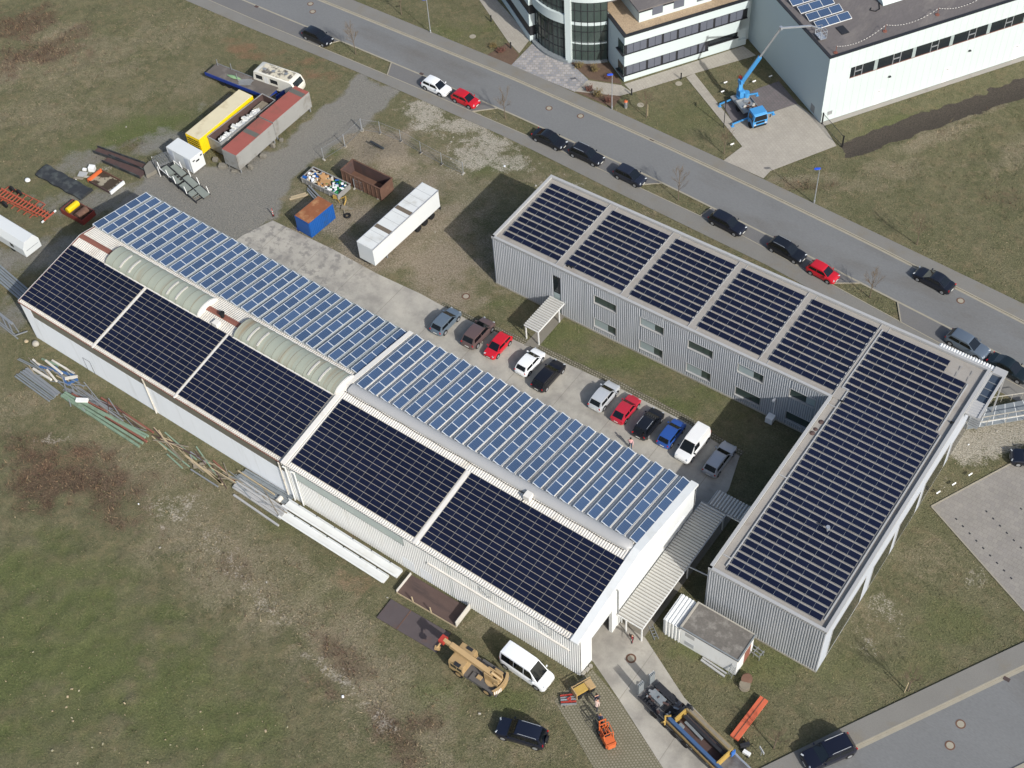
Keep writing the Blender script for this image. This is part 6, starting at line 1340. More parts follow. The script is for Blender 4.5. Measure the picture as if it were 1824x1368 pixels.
bars('tangle of grey laths around the blue and cream frames', 'lath_tangle', 'laths', mess(180, 690, 540, 790, 26, 36, 30, 90, 4), [M_['galv'], M_['wood'], M_['wood_grey'], M_['steel_grey']], .08, .07)
Z = ZM(0, 684, .25)
bars('tangle of rotten boards and rods around the scattered posts', 'board_tangle', 'boards', mess(1130, 400, 1650, 690, 30, 40, 40, 130, 4), [M_['wood_grey'], M_['galv'], M_['wood'], M_['rust_dark']], .09, .07)
bars('loose grey sections thrown over the tidy steel stack', 'section_tangle', 'steel', mess(1680, 690, 1960, 870, 22, 36, 60, 150, 3), [M_['galv'], M_['wood_grey'], M_['steel_grey']], .09, .08)
bars('scattered posts and boards on the grass below the downpipe', 'post_pile', 'posts', [(1175, 345, 1400, 540, 2), (1110, 395, 1350, 590, 2), (1190, 500, 1300, 600, 2), (1320, 510, 1590, 720, 1, .1, .2), (1400, 450, 1540, 650, 2, .1), (1450, 590, 1580, 715, 1, .1, .18), (1360, 610, 1555, 735, 0, .05), (1520, 545, 1670, 690, 3)], [M_['galv'], M_['wood'], M_['steel_green'], M_['rust_beam']], .14, .12)
o = MB().ob((0, 0, .15), (.9, .5, .12), .9, 0, .2).ob((.3, .5, .2), (.7, .3, .1), .6).build('board_scrap', M_['wood_grey'], None); o.location = (*Z(1410, 590), 0); tag(o, 'grey broken board on the scattered posts', 'board')
bars('tidy stack of grey and bluish steel sections by the hall joint', 'beam_stack', 'beams', lad(1660, 735, 2000, 960, 6, 9, -11)+lad(1690, 660, 2030, 860, 6, 12, -9, 1)+[(1700, 630, 1960, 800, 2, .3, .1), (1665, 790, 1985, 1010, 0)], [M_['parapet'], M_['steel_grey'], M_['wood']], .2, .18)
Z = ZM(0, 342, .25)
bars('dark steel beams at the left edge in the hall shadow', 'beam_stack', 'beams', lad(-60, 590, 150, 770, 6, 10, -14), [M_['steel_grey']], .22, .2)
bars('white scaffold frames at the left edge', 'scaffold_frames', 'scaffold', [(-40, 850, 100, 960, 0, .5, .3), (-40, 900, 120, 1030, 0, .2), (-20, 930, 130, 1050, 0, .1), (60, 930, 100, 1020, 0, .4), (20, 900, 60, 985, 0, .4), (100, 950, 140, 1010, 0, .3), (110, 1030, 200, 1000, 0, .2)], [M_['galv']], .12, .12)
for lab, (x, y), (a, b_, c), mt in (('round pale boulder at the hall corner', (255, 1085), (.9, .8, .7), 'concrete'), ('flat sandy stone left of the pale boulder', (185, 1060), (.6, .5, .3), 'wood'), ('white stone near the dark roofing sheets', (200, 125-0), (.8, .7, .5), 'white_metal')):
    if 'near the dark' in lab: p = G(50, 323)
    else: p = Z(x, y, .2)
    rings = []
    for i in range(7):
        t = math.pi*i/6; rings.append([(a/2*math.sin(t)*math.cos(u)*(1+.1*math.sin(3*u)), b_/2*math.sin(t)*math.sin(u), c*.45-c*.5*math.cos(t)) for u in np.linspace(0, 6.283, 11)[:-1]])
    o = MB().loft(rings).build('boulder', M_[mt], None, smooth=R(60)); o.location = (*p, 0); tag(o, lab, 'stone')
# white U-shaped gutters along hall 2
def trough(label, x0, x1, y, w_, z0, h, mt):
    T = thing('box_gutter', label, 'gutter', (x0, y, 0)); L = x1-x0; mb = MB()
    mb.box(0, L, -w_/2, w_/2, z0, z0+.06); mb.box(0, L, -w_/2, -w_/2+.05, z0+.06, z0+h); mb.box(0, L, w_/2-.05, w_/2, z0+.06, z0+h); mb.box(0, L, -w_/2-.16, -w_/2, z0+h-.05, z0+h); mb.build('channel', mt, T)
    mb = MB()
    for k in range(6): x = 1.5+k*(L-3)/5; mb.ob((x, w_/2-.04, z0+h), (.12, .1, .08))
    mb.build('strap', M_['dark_metal'], T)
    for x in (.8, L/2, L-.8): MB().box(x-.1, x+.1, -w_/2, w_/2, 0, z0).build('bearer', M_['wood_grey'], T)
trough('upper long white box gutter against the ribbed hall wall', 40.2, 55.4, -1.15, .95, .25, .5, M_['gable_white'])
trough('lower long white box gutter with grey dirt inside', 40.6, 54.6, -2.3, .9, .1, .35, M_['gable_white'])
o = MB().cyl((0, -.3, .3), (0, .3, .3), .3, 14).build('drum', M_['roof_cream'], None, smooth=R(40)); o.location = (*G(499, 892), 0); tag(o, 'small cream drum at the end of the steel stack', 'drum')
# steel plates with end boards
T = thing('steel_flat', 'rusty plank-floored flat with pale end boards beside the hall wall', 'flat', (59.95, -1.5, 0), R(2)); M_['flat'] = mat('brown_plank_floor', (88, 72, 66), .85, v=.2, sc=.8, fine=.2, stain=(66, 56, 54), ssc=.5, stretch=(.3, 2, 1)); MB().box(-3.6, 3.6, -1.2, 1.15, .08, .22).build('deck', M_['flat'], T); MB().box(-3.62, 3.62, -1.26, -1.2, .05, .28).build('edge_rail', M_['wood'], T)
MB().box(3.55, 3.65, -1.2, 1.2, .22, 1.15).build('end_board', M_['wood'], T).data.materials[0] = M_['roof_cream']; MB().box(-3.68, -3.58, -1.2, 1.2, .2, .55).build('end_board', M_['roof_cream'], T)
for x in (-1.6, .6): MB().bar((x, -1.22, .2), (x-.05, -1.22, 1.15), .1).build('stake', M_['wood'], T)
M_['plate_dark'] = mat('dark_steel_plate', (84, 76, 76), .7, v=.18, sc=.8, fine=.15, stain=(96, 76, 68), ssc=.5, st=(.55, .75)); T = thing('steel_plate', 'dark rusty steel plates lying under the crane boom tip', 'plate', (60.0, -4.75, 0), R(2.5)); MB().box(-3.6, -1.2, -1.2, 1.2, .03, .14).build('sheet', M_['plate_dark'], T); MB().box(-1.14, 3.6, -1.2, 1.2, .03, .14).build('sheet', M_['plate_dark'], T); MB().bar((-1.17, -1.2, .15), (-1.17, 1.2, .15), .08, .03).build('seam', M_['rust'], T)
# tan mobile crane
T = thing('mobile_crane', 'tan mobile crane with long boom and red boom tip', 'crane', (68.6, -5.4, 0), R(0))
mb = MB(); mb.box(-2.6, 2.7, -1.15, 1.15, .75, 1.15); mb.box(-.4, 2.4, -1.2, -.4, 1.15, 1.3); mb.box(-.4, 2.4, .5, 1.2, 1.15, 1.32); mb.build('carrier', mat('grey_crane_deck', (88, 86, 84), .6, v=.15, fine=.15), T)
c = MB(); c.loft([[(-2.7, y, z) for y, z in ((-1.2, .85), (-1.2, 1.9), (-1.1, 2.3), (1.1, 2.3), (1.2, 1.9), (1.2, .85))], [(-1.05, y, z) for y, z in ((-1.2, .85), (-1.2, 1.9), (-1.1, 2.4), (1.1, 2.4), (1.2, 1.9), (1.2, .85))]]); cab_ = c.build('cab', M_['tan'], T)
for s in (-1, 1): MB().box(-2.0, -1.35, s*1.0-.28, s*1.0+.1 if s < 0 else s*1.0+.05, 2.38, 2.43).build('roof_grille', M_['dark_metal'], cab_); MB().box(-2.45, -1.8, s*1.205-.01, s*1.205+.01, 1.5, 2.0).build('window', M_['glass'], cab_); MB().box(-1.7, -1.15, s*1.205-.01, s*1.205+.01, 1.5, 2.0).build('window', M_['glass'], cab_)
MB().box(-2.73, -2.69, -1.0, 1.0, 1.45, 2.1).build('windscreen', M_['glass'], cab_)
mb = MB(); mb.bar((1.6, 0, 2.25), (-3.2, .0, 2.95), .5, .5); mb.build('boom', M_['tan'], T)
mb = MB(); mb.bar((-3.2, 0, 2.95), (-4.0, 0, 3.05), .36, .4); mb.build('boom_extension', M_['tan'], T)
MB().ob((-4.1, 0, 3.0), (.6, .75, .45), 0).build('boom_head', mat('dull_red', (168, 58, 48), .6, v=.15, fine=.1), T); mb = MB(); mb.tube([(-4.2, -.3, 2.8), (-4.4, -.75, 2.2)], .1); mb.ob((-4.35, -.7, 2.2), (.5, .35, .3), .4); mb.build('hook_block', M_['tan'], T)
mb = MB(); mb.cyl((1.6, 0, 1.15), (1.6, 0, 1.4), .8, 18); mb.box(.9, 2.5, -.42, -.3, 1.4, 2.5); mb.box(.9, 2.5, .3, .42, 1.4, 2.5); mb.build('turntable', M_['tan'], T)
MB().tube([(.4, 0, 1.5), (-1.0, 0, 2.55)], .1).build('lift_cylinder', M_['alu'], T); MB().tube([(1.5, 0, 2.6), (2.6, .1, 2.1)], .14).build('winch_arm', M_['tan'], T)
mb = MB()
for k in range(10):
    a0, a1 = -1.2+.24*k, -1.2+.24*(k+1); f = lambda t: 2.55+.35*(1-(t/1.2)**2); mb.face([(f(a0), a0, 1.0), (f(a1), a1, 1.0), (f(a1), a1, 1.75), (f(a0), a0, 1.75)]); mb.face([(f(a0), a0, 1.75), (f(a1), a1, 1.75), (f(a1)-.25, a1, 1.75), (f(a0)-.25, a0, 1.75)])
mb.build('counterweight', M_['tan'], T); mb = MB()
for k in range(5): y = -1.15+k*.16; f = lambda t: 2.56+.35*(1-(t/1.2)**2); mb.face([(f(y), y, 1.05), (f(y+.08), y+.08, 1.05), (f(y+.08)+.004, y+.08, 1.7), (f(y)+.004, y, 1.7)])
mb.build('warning_stripes', M_['white_metal'], T)
mb = MB(); mb.box(2.0, 2.5, -.5, .4, 1.3, 1.8); mb.box(1.2, 2.1, .6, 1.0, 1.3, 1.6); mb.box(.2, .7, -.8, -.4, 1.3, 1.45); mb.build('engine_cover', M_['tan'], T)
for x in (-1.7, 1.6):
    for s in (-1, 1): w_ = MB().cyl((x, s*.8, .55), (x, s*1.2, .55), .55, 18).build('wheel', M_['black'], T); MB().cyl((x, s*1.1, .55), (x, s*1.21, .55), .3, 12).build('rim', M_['tan'], w_)
# low-loader carrying a dismantled press
T = thing('low_loader', 'grey low-loader trailer with raised ramps on the concrete drive', 'trailer', (82.3, 2.15, 0), R(-13))
MB().box(0, 14, -1.3, 1.3, .7, .85).build('deck', mat('grey_loader_deck', (104, 103, 102), .8, v=.2, sc=.9, fine=.2, stain=(78, 74, 74), ssc=.6), T); MB().box(0.2, 14, -1.28, -1.12, .55, .95).build('side_beam', M_['dark_metal'], T); MB().box(3.9, 14, 1.14, 1.3, .55, .98).build('side_beam', M_['alu'], T)
for s in (-1, 1):
    mb = MB(); mb.box(-.18, .0, s*.72-.32, s*.72+.32, .5, 2.3)
    for k in range(4): mb.box(-.2, .02, s*.72-.3+k*.17, s*.72-.2+k*.17, 2.3, 2.55)
    mb.build('ramp', M_['steel_grey'], T); mb = MB()
    for k in range(4): mb.box(-.22, -.19, s*.72-.3+k*.17, s*.72-.2+k*.17, 2.32, 2.56)
    mb.build('ramp_marking', M_['white_metal'], T)
for x in (2.2, 3.5, 4.8, 6.1):
    for s in (-1, 1): MB().cyl((x, s*1.0, .45), (x, s*1.36, .45), .42, 16).build('wheel', M_['black'], T)
mb = MB()
for k in range(6): mb.box(.5+k*.3, .65+k*.3, -1.15, -.6, .86, 1.05)
for k in range(10): mb.box(4.7+k*.32, 4.85+k*.32, -1.1, -.75, .86, .95)
mb.build('deck_grating', M_['dark_metal'], T); MB().box(.7, 2.2, -.45, .35, .86, 1.25).build('equipment_box', M_['steel_grey'], T); MB().box(.5, 2.9, .5, 1.15, .86, 1.2).build('equipment_box', M_['dark_metal'], T); MB().box(2.5, 3.6, -.5, .3, .86, 1.05).build('equipment_box', M_['black'], T)
mb = MB()
for k in range(40): mb.ob((rr.uniform(.4, 3.8), rr.uniform(-1.1, 1.1), rr.uniform(.9, 1.3)), (rr.uniform(.1, .7), rr.uniform(.06, .25), rr.uniform(.05, .2)), rr.choice((0, 0, 1.57, .4)), k % 3)
for k in range(30): mb.ob((rr.uniform(5.0, 11.5), rr.uniform(-1.25, -.75), rr.uniform(.88, 1.05)), (rr.uniform(.15, .6), rr.uniform(.06, .2), rr.uniform(.05, .15)), rr.choice((0, 1.57, .3)), k % 3)
mb.build('lashing_gear', [M_['dark_metal'], M_['galv'], M_['rust_dark']], T)['kind'] = 'stuff'
M_['tan_dirty'] = mat('dirty_ochre', (138, 116, 72), .65, v=.2, fine=.15, stain=(96, 84, 66), ssc=1.2); P = thing('press_machine', 'yellow and blue dismantled press lying on the low-loader', 'machine', (86.5, 1.2, 0), R(-13)); 
for x in (-.1, 5.3): MB().prism([(0, 0), (1.0, 0)], 0, 0) if False else MB().box(x, x+.12, -1.0+(.3 if x < 1 else 0), 1.0, .86, 2.0).build('end_plate', M_['yellow'], P)
MB().bar((-.5, -1.0, 1.75), (6.0, -1.05, 1.75), .32, .35).build('beam', mat('machine_blue', (64, 90, 124), .5, v=.12, fine=.1), P); MB().bar((-.7, -1.3, 1.5), (6.0, -1.38, 1.5), .12, .3).build('beam', M_['tan_dirty'], P); MB().bar((0, .9, 1.9), (5.4, .85, 1.9), .5, .4).build('beam', mat('dull_khaki_beam', (136, 120, 86), .6, v=.15, fine=.12), P)
MB().bar((0.2, .25, 1.5), (5.2, .2, 1.5), .3, .3).build('beam', M_['dark_metal'], P); MB().bar((0.3, .9, 2.12), (5.2, .86, 2.12), .28, .03).build('beam_plate', M_['wood_grey'], P); MB().box(.1, 5.3, -.75, .7, .86, .95).build('bed', M_['rust_dark'], P)
mb = MB(); mb.bar((.6, 0.0, 1.3), (2.8, -.1, 1.3), .25, .2); mb.ob((.6, -.5, 1.1), (.5, .35, .3)); mb.build('ram', M_['steel_grey'], P)
mb = MB(); mb.tube([(-.6, -1.4, .9), (-.7, -1.3, 2.4), (-.3, -1.0, 2.6)], .09); mb.tube([(-.9, -1.5, 1.0), (-.5, -1.6, 1.9)], .08); mb.build('lever_arm', M_['yellow'], P)
mb = MB(); mb.tube([(-.1, .8, 2.0), (.2, 1.1, 2.4), (.5, 1.0, 2.1)], .1); mb.ob((0, 1.0, 2.0), (.5, .4, .4), .2); mb.build('hydraulic_unit', M_['dark_metal'], P); MB().ob((5.6, .9, 1.5), (.12, .5, .8)).build('control_panel', mat('panel_blue', (50, 104, 180), .5), P)
# forklift, its yellow load frame, pallet
T = thing('forklift', 'orange forklift beside the low-loader', 'forklift', (*G(1079, 1308, .6), 0), R(148)); O_ = M_['orange']
mb = MB(); mb.loft([[(x, y, z) for y, z in ((-.5, .25), (-.52, .8), (-.45, 1.0), (.45, 1.0), (.52, .8), (.5, .25))] for x in (-1.15, -.3)]); mb.box(-.3, .6, -.5, .5, .25, .55); mb.build('chassis', O_, T)
MB().loft([[(x, y*k, z) for y, z in ((-.5, .3), (-.5, 1.0), (.5, 1.0), (.5, .3))] for x, k in ((-1.35, .7), (-1.1, 1.0))]).build('counterweight', O_, T)
mb = MB()
for x, y in ((-.7, -.45), (-.7, .45), (.45, -.45), (.45, .45)): mb.bar((x, y, .9), (x*.9, y, 2.0), .06)
for y in (-.45, -.15, .15, .45): mb.bar((-.63, y, 2.02), (.41, y, 2.02), .05)
mb.bar((-.63, -.45, 2.02), (-.63, .45, 2.02), .06); mb.bar((.41, -.45, 2.02), (.41, .45, 2.02), .06); mb.build('overhead_guard', O_, T)
mb = MB(); mb.box(-.35, .1, -.25, .25, .6, .8); mb.box(-.42, -.32, -.25, .25, .7, 1.2); mb.build('seat', M_['black'], T); MB().cyl((.3, 0, 1.0), (.26, 0, 1.03), .17, 12).build('steering_wheel', M_['black'], T)
mb = MB()
for y in (-.3, .3): mb.bar((.75, y, .1), (.72, y, 2.1), .1, .12)
for z in (.5, 1.2, 2.05): mb.bar((.75, -.3, z), (.75, .3, z), .08)
mb.build('mast', O_, T)
for y in (-.25, .25): MB().box(.8, 1.9, y-.06, y+.06, .3, .36).build('fork', M_['dark_metal'], T)
for x, r in ((.5, .33), (-.9, .26)):
    for s in (-1, 1): MB().cyl((x, s*.36, r), (x, s*.58, r), r, 14).build('wheel', M_['black'], T)
T = thing('yellow_scissor_lift', 'folded yellow work platform by the white hall corner', 'platform', (*G(1040, 1226, .7), 0), R(66)); MB().box(-1.0, 1.0, -.42, .42, .35, .55).build('base', M_['dark_metal'], T); MB().box(-1.0, .2, -.45, .3, .9, 1.15).build('cover', M_['yellow'], T); mb = MB(); mb.box(-1.1, -1.0, -.5, .5, .3, 1.3); mb.box(.3, 1.0, -.45, .45, .6, .9); mb.bar((-1.0, .45, 1.2), (1.0, .45, 1.2), .06); mb.build('frame', M_['tan'], T)
for x in (-.7, .7):
    for s in (-1, 1): MB().cyl((x, s*.3, .25), (x, s*.46, .25), .25, 12).build('wheel', M_['black'], T)
o = MB()
for k in range(3): o.ob((0, -.5+k*.5, .06), (1.2, .1, .12))
for k in range(6): o.ob((-.5+k*.2, 0, .14), (.1, 1.2, .03))
o = o.build('pallet', M_['wood_grey'], None); p = G(1012, 1248); o.location = (*p, 0); o.rotation_euler = (0, 0, R(60)); tag(o, 'wooden pallet holding steel sections on the grass pavers', 'pallet')
o = MB()
for k in range(5): o.bar((-.7, -.45+k*.22, .24), (.75, -.5+k*.24, .24), .13, .16, k % 3)
o.tube([(-.1, 0, .4), (.25, .15, .45), (.2, -.2, .4), (-.1, 0, .4)], .06, 6, 1); o = o.build('steel_sections', [M_['galv'], mat('red_section', (160, 60, 50), .6), M_['alu']], None); o.location = (*p, 0); o.rotation_euler = (0, 0, R(40)); tag(o, 'short grey and red steel sections on the pallet', 'steel')
# orange cover, scrap, sign, reels, ladder, rack
T = thing('orange_trough', 'long orange steel cover lying on the lawn', 'cover', (*G(1335, 1278, .6), 0), R(86)); MB().box(-2.45, 2.45, -.42, .42, .3, .55).build('shell', mat('orange_red_steel', (196, 98, 68), .6, v=.1, fine=.08), T); MB().box(-2.45, 2.45, -.03, .03, .55, .59).build('ridge', M_['rust'], T)
for x in (-1.6, 1.6): MB().box(x-.1, x+.1, -.4, .4, 0, .3).build('bearer', M_['wood_grey'], T)
o = MB().ob((0, 0, .3), (.9, .3, .5), .9).ob((.5, -.5, .2), (.7, .35, .3), 0, 1).bar((-.3, .4, .1), (.8, -.8, .1), .12, .12).build('machine_scrap', [M_['dark_metal'], M_['white_metal']], None); o.location = (*G(1326, 1330), 0); tag(o, 'dark and white machine scrap below the orange cover', 'scrap')
T = thing('lawn_sign', 'small white sign on a thin post near the side road', 'sign', (*G(1355, 1346), 0), R(-30)); MB().bar((0, 0, 0), (0, 0, 1.2), .05).build('post', M_['galv'], T); MB().ob((0, 0, 1.15), (.75, .04, .4)).build('plate', M_['white_metal'], T)
Z = ZM(1160, 1010, 240/1492)
for lab, (x, y), tilt in (('cable reel standing on its rim behind the other reel', (1060, 1235), R(35)), ('cable reel lying flat on the lawn', (1035, 1315), 0)):
    T = thing('cable_reel', lab, 'cable reel', (*Z(x, y, .3), 0), R(20), 'wooden cable reels behind the shed'); r_m = Matrix.Rotation(tilt, 4, 'X'); z0 = .05+(.25 if tilt else 0)
    for z in (0, .45): mb = MB(); a, b_ = r_m @ Vector((0, 0, z)), r_m @ Vector((0, 0, z+.06)); mb.cyl((a.x, a.y, a.z+z0), (b_.x, b_.y, b_.z+z0), .52, 18); mb.build('flange', M_['wood_grey'] if not tilt else M_['rust'], T)
    a, b_ = r_m @ Vector((0, 0, .05)), r_m @ Vector((0, 0, .46)); MB().cyl((a.x, a.y, a.z+z0), (b_.x, b_.y, b_.z+z0), .25, 14).build('drum', M_['rust'], T)
def ladder(label, A, B, w_=.4):
    A, B = Vector(A), Vector(B); d = B-A; s = Vector((-d.y, d.x, 0)).normalized()*(w_/2) if math.hypot(d.x, d.y) > .01 else Vector((w_/2, 0, 0)); T = thing('ladder', label, 'ladder', A)
    mb = MB(); mb.bar(s, d+s, .05); mb.bar(-s, d-s, .05); mb.build('rail', M_['alu'], T); mb = MB(); n = int(d.length/.3)
    for k in range(1, n): mb.bar(d*(k/n)+s, d*(k/n)-s, .04)
    mb.build('rung', M_['alu'], T)
a, b_ = Z(-10, 640, .05), Z(60, 800, .05); ladder('aluminium ladder lying on the lawn by the walkway', (*a, .05), (*b_, .05))
a = Z(865, 1215); ladder('aluminium ladder leaning against the white shed wall', (*a, .05), (88.0, 8.12, 1.9), .5)
o = MB().bar((0, 0, .1), (2.7, -.25, .1), .2, .14).bar((0, .26, .1), (2.7, .1, .1), .16, .14).build('steel_beam', M_['parapet'], None); o.location = (84.8, 7.75, 0); tag(o, 'pair of blue-grey beams on the lawn in front of the shed', 'beams')
T = thing('pipe_rack', 'steel rack behind the shed against the grey end wall', 'rack', (88.05, 10.9, 0), R(-6)); mb = MB()
for y in (0, .35, .7): mb.bar((0, y, .6), (1.3, y, .6), .08); 
for x in (0, .6, 1.25): mb.bar((x, 0, 0), (x, 0, .9), .06); mb.bar((x, .7, 0), (x, .7, .9), .06); mb.bar((x, 0, .9), (x, .7, .9), .06)
mb.build('frame', M_['galv'], T)
# blue lorry crane reaching over to the white hall roof
tp = (51.6, 76.9); T = thing('lorry_crane', 'blue lorry with telescopic work lift reaching the hall roof', 'lorry', (*tp, 0), R(-34.0)); SB = mat('sky_blue_paint', (70, 142, 196), .4, v=.06, fine=.04)
c = MB(); c.loft([[(x, y, z) for y, z in ((-1.0, .6), (-1.05, 1.5), (-.92, 2.5), (.92, 2.5), (1.05, 1.5), (1.0, .6))] for x in (-.55, .75)]+[[(1.0, y, z) for y, z in ((-1.0, .6), (-1.03, 1.5), (-.85, 2.35), (.85, 2.35), (1.03, 1.5), (1.0, .6))]]); cb = c.build('cab', SB, T, bevel=.03)
mb = MB(); mb.face([(1.035, -.92, 1.5), (1.035, .92, 1.5), (1.0, .8, 2.28), (1.0, -.8, 2.28)]); mb.build('windscreen', M_['glass_car'], cb)
for s in (-1, 1): MB().face([(-.3, s*1.06, 1.5), (.7, s*1.06, 1.5), (.6, s*.99, 2.2), (-.3, s*.99, 2.2)][::s]).build('side_window', M_['glass_car'], cb); MB().ob((1.01, s*.75, .95), (.06, .3, .2)).build('headlight', LAMP, cb); MB().ob((1.1, s*1.25, 1.9), (.08, .12, .4)).build('mirror', M_['black'], cb)
MB().box(.99, 1.06, -.9, .9, .55, .8).build('bumper', M_['black'], cb); MB().box(1.0, 1.04, -.6, .6, 1.05, 1.35).build('grille', M_['black'], cb)
mb = MB(); mb.box(-5.2, -.6, -.4, .4, .6, .85); mb.build('chassis', M_['dark_metal'], T)
mb = MB(); mb.box(-4.0, -1.6, -1.05, 1.05, .9, 1.0); mb.box(-4.0, -1.6, -1.1, -1.04, .9, 1.3); mb.box(-4.0, -1.6, 1.04, 1.1, .9, 1.3); mb.box(-4.0, -3.94, -1.04, 1.04, .9, 1.3); mb.box(-5.4, -4.0, -1.1, 1.1, .8, .95); mb.build('flatbed', M_['galv'], T)
o = MB()
for k in range(14): o.ob((rr.uniform(-3.8, -1.9), rr.uniform(-.9, .9), 1.1), (rr.uniform(.2, .7), rr.uniform(.15, .5), rr.uniform(.08, .3)), rr.uniform(0, 3), k % 3)
o = o.build('loose_gear', [M_['roof_cream'], M_['rust'], M_['galv']], None); o.location = (*tp, 0); o.rotation_euler = (0, 0, R(-34)); tag(o, 'loose tools and boards on the blue lorry bed', 'gear')
for x in (.2, -3.4):
    for s in (-1, 1): MB().cyl((x, s*.7, .45), (x, s*1.05, .45), .45, 16).build('wheel', M_['black'], T)
for x, L in ((-.9, 1.7), (-5.1, 1.5)):
    for s in (-1, 1): mb = MB(); mb.bar((x, s*.6, .7), (x, s*(1.2+L), .4), .16, .16); mb.bar((x, s*(1.2+L), 0), (x, s*(1.2+L), .5), .14); mb.ob((x, s*(1.2+L), .04), (.4, .4, .08)); mb.build('outrigger', SB, T)
# turret and boom (local coordinates via inverse of the lorry frame)
def loc_t(p): c, s = math.cos(R(34)), math.sin(R(34)); dx, dy = p[0]-tp[0], p[1]-tp[1]; return (c*dx-s*dy, s*dx+c*dy, p[2])
tb = (-4.7, 0, 1.0); mb = MB(); mb.cyl((*tb[:2], .95), (*tb[:2], 1.3), .55, 16); mb.box(-5.2, -4.2, -.35, .35, 1.3, 2.2); mb.cyl((-4.3, .6, 1.2), (-4.3, .6, 1.9), .42, 14); mb.build('turret', SB, T)
e0 = (-4.9, .1, 3.2); mb = MB(); mb.bar((-4.75, -.15, 2.0), (-5.0, .05, 3.3), .3, .5); mb.ob((-5.0, .05, 3.3), (.7, .5, .5), .2); mb.build('lower_arm', SB, T)
RB = mat('lift_red', (212, 74, 52), .5); MB().cyl((-5.35, .0, 3.5), (-5.35, .25, 3.5), .4, 14).build('hose_reel', RB, T)
b1 = loc_t((51.0, 80.0+.6, 9.0)); tip = loc_t((*G(1391, 50, 12.2), 12.2)); mbm = tuple(e0[i]+(tip[i]-e0[i])*.48 for i in range(3))
MB().bar(e0, mbm, .42, .46).build('boom', SB, T); MB().bar(mbm, tip, .2, .24).build('boom_extension', M_['galv'], T); MB().bar(tuple(e0[i]+(mbm[i]-e0[i])*.35+(0.0, 0, .25)[i] for i in range(3)), tuple(e0[i]+(mbm[i]-e0[i])*.98+(0, 0, .25)[i] for i in range(3)), .25, .02).build('boom_marking', M_['white_metal'], T)
jt = loc_t((*G(1445, 46, 11.8), 11.8)); mb = MB(); mb.bar(tip, jt, .18, .2); mb.ob(tip, (.35, .35, .4), .3); mb.build('jib', M_['alu'], T)
bk = loc_t((*G(1463, 57, 11.0), 11.0)); mb = MB()
for (a, b_) in (((-.7, -.4), (.7, -.4)), ((.7, -.4), (.7, .4)), ((.7, .4), (-.7, .4)), ((-.7, .4), (-.7, -.4))):
    for z in (-.6, .0, .5): mb.bar((bk[0]+a[0], bk[1]+a[1], bk[2]+z), (bk[0]+b_[0], bk[1]+b_[1], bk[2]+z), .05)
    mb.bar((bk[0]+a[0], bk[1]+a[1], bk[2]-.6), (bk[0]+a[0], bk[1]+a[1], bk[2]+.5), .05)
mb.box(bk[0]-.7, bk[0]+.7, bk[1]-.4, bk[1]+.4, bk[2]-.64, bk[2]-.58); mb.bar(jt, (bk[0], bk[1], bk[2]+.5), .12); mb.build('work_basket', M_['alu'], T)
# ---------------------------------------------------------------- lamps, bollards, covers, trees, shrubs, people
def street_lamp(px, py, h, label, arm=True, head='blue_lamp', rz=0.0):
    T = thing('street_lamp', label, 'street lamp', (*G(px, py), 0), rz, 'lamps along the street'); MB().cyl((0, 0, 0), (0, 0, h), .07, 10, 0, .045).build('pole', M_['alu'], T); MB().cyl((0, 0, 0), (0, 0, .5), .1, 10).build('base', M_['alu'], T)
    MB().loft([[(x, y*k, h+z) for y, z in ((-.16, 0), (-.13, .12), (.13, .12), (.16, 0))] for x, k in ((-.65, .5), (-.45, 1), (-.05, .9), (.1, .5))]).build('lamp_head', M_[head], T)
street_lamp(1090, 194, 5.6, 'street lamp with blue head before the cobbled forecourt', rz=R(40)); street_lamp(1450, 362, 5.6, 'street lamp with blue head on the field side, between drive and moving saloon', rz=R(40)); street_lamp(767, 59, 5.6, 'street lamp at the top edge beside the far lawn', rz=R(40))
T = thing('path_lamp', 'slim black path lamp on the lawn beside the blue lorry', 'lamp', (*G(1289, 227), 0), R(120)); MB().cyl((0, 0, 0), (0, 0, 3.9), .05, 8).build('pole', M_['dark_metal'], T); MB().box(0, .6, -.12, .12, 3.86, 3.95).build('lamp_head', M_['dark_metal'], T)
for lab, px, py in (('black bollard light at the far end of the beige path', 875, 38), ('black bollard light by the mulch bed left of the cobbles', 910, 86), ('black bollard light between lamp and white office corner', 1125, 169), ('black bollard light at the lawn corner under the office windows', 1213, 141)):
    T = thing('bollard_light', lab, 'bollard', (*G(px, py), 0), 0, 'black bollard lights around the office block'); MB().cyl((0, 0, 0), (0, 0, .85), .09, 10).build('post', M_['dark_metal'], T); MB().cyl((0, 0, .85), (0, 0, 1.0), .1, 10).build('cap', M_['black'], T)
T = thing('litter_bin', 'grey litter bin with orange lid on the lawn', 'bin', (*G(1114.5, 192), 0)); MB().cyl((0, 0, .15), (0, 0, 1.05), .24, 14).build('drum', M_['galv'], T, smooth=R(40)); MB().cyl((0, 0, 1.05), (0, 0, 1.2), .27, 14, 0, .16).build('lid', M_['orange'], T, smooth=R(40)); MB().cyl((0, 0, 0), (0, 0, .15), .2, 12).build('foot', M_['concrete'], T)
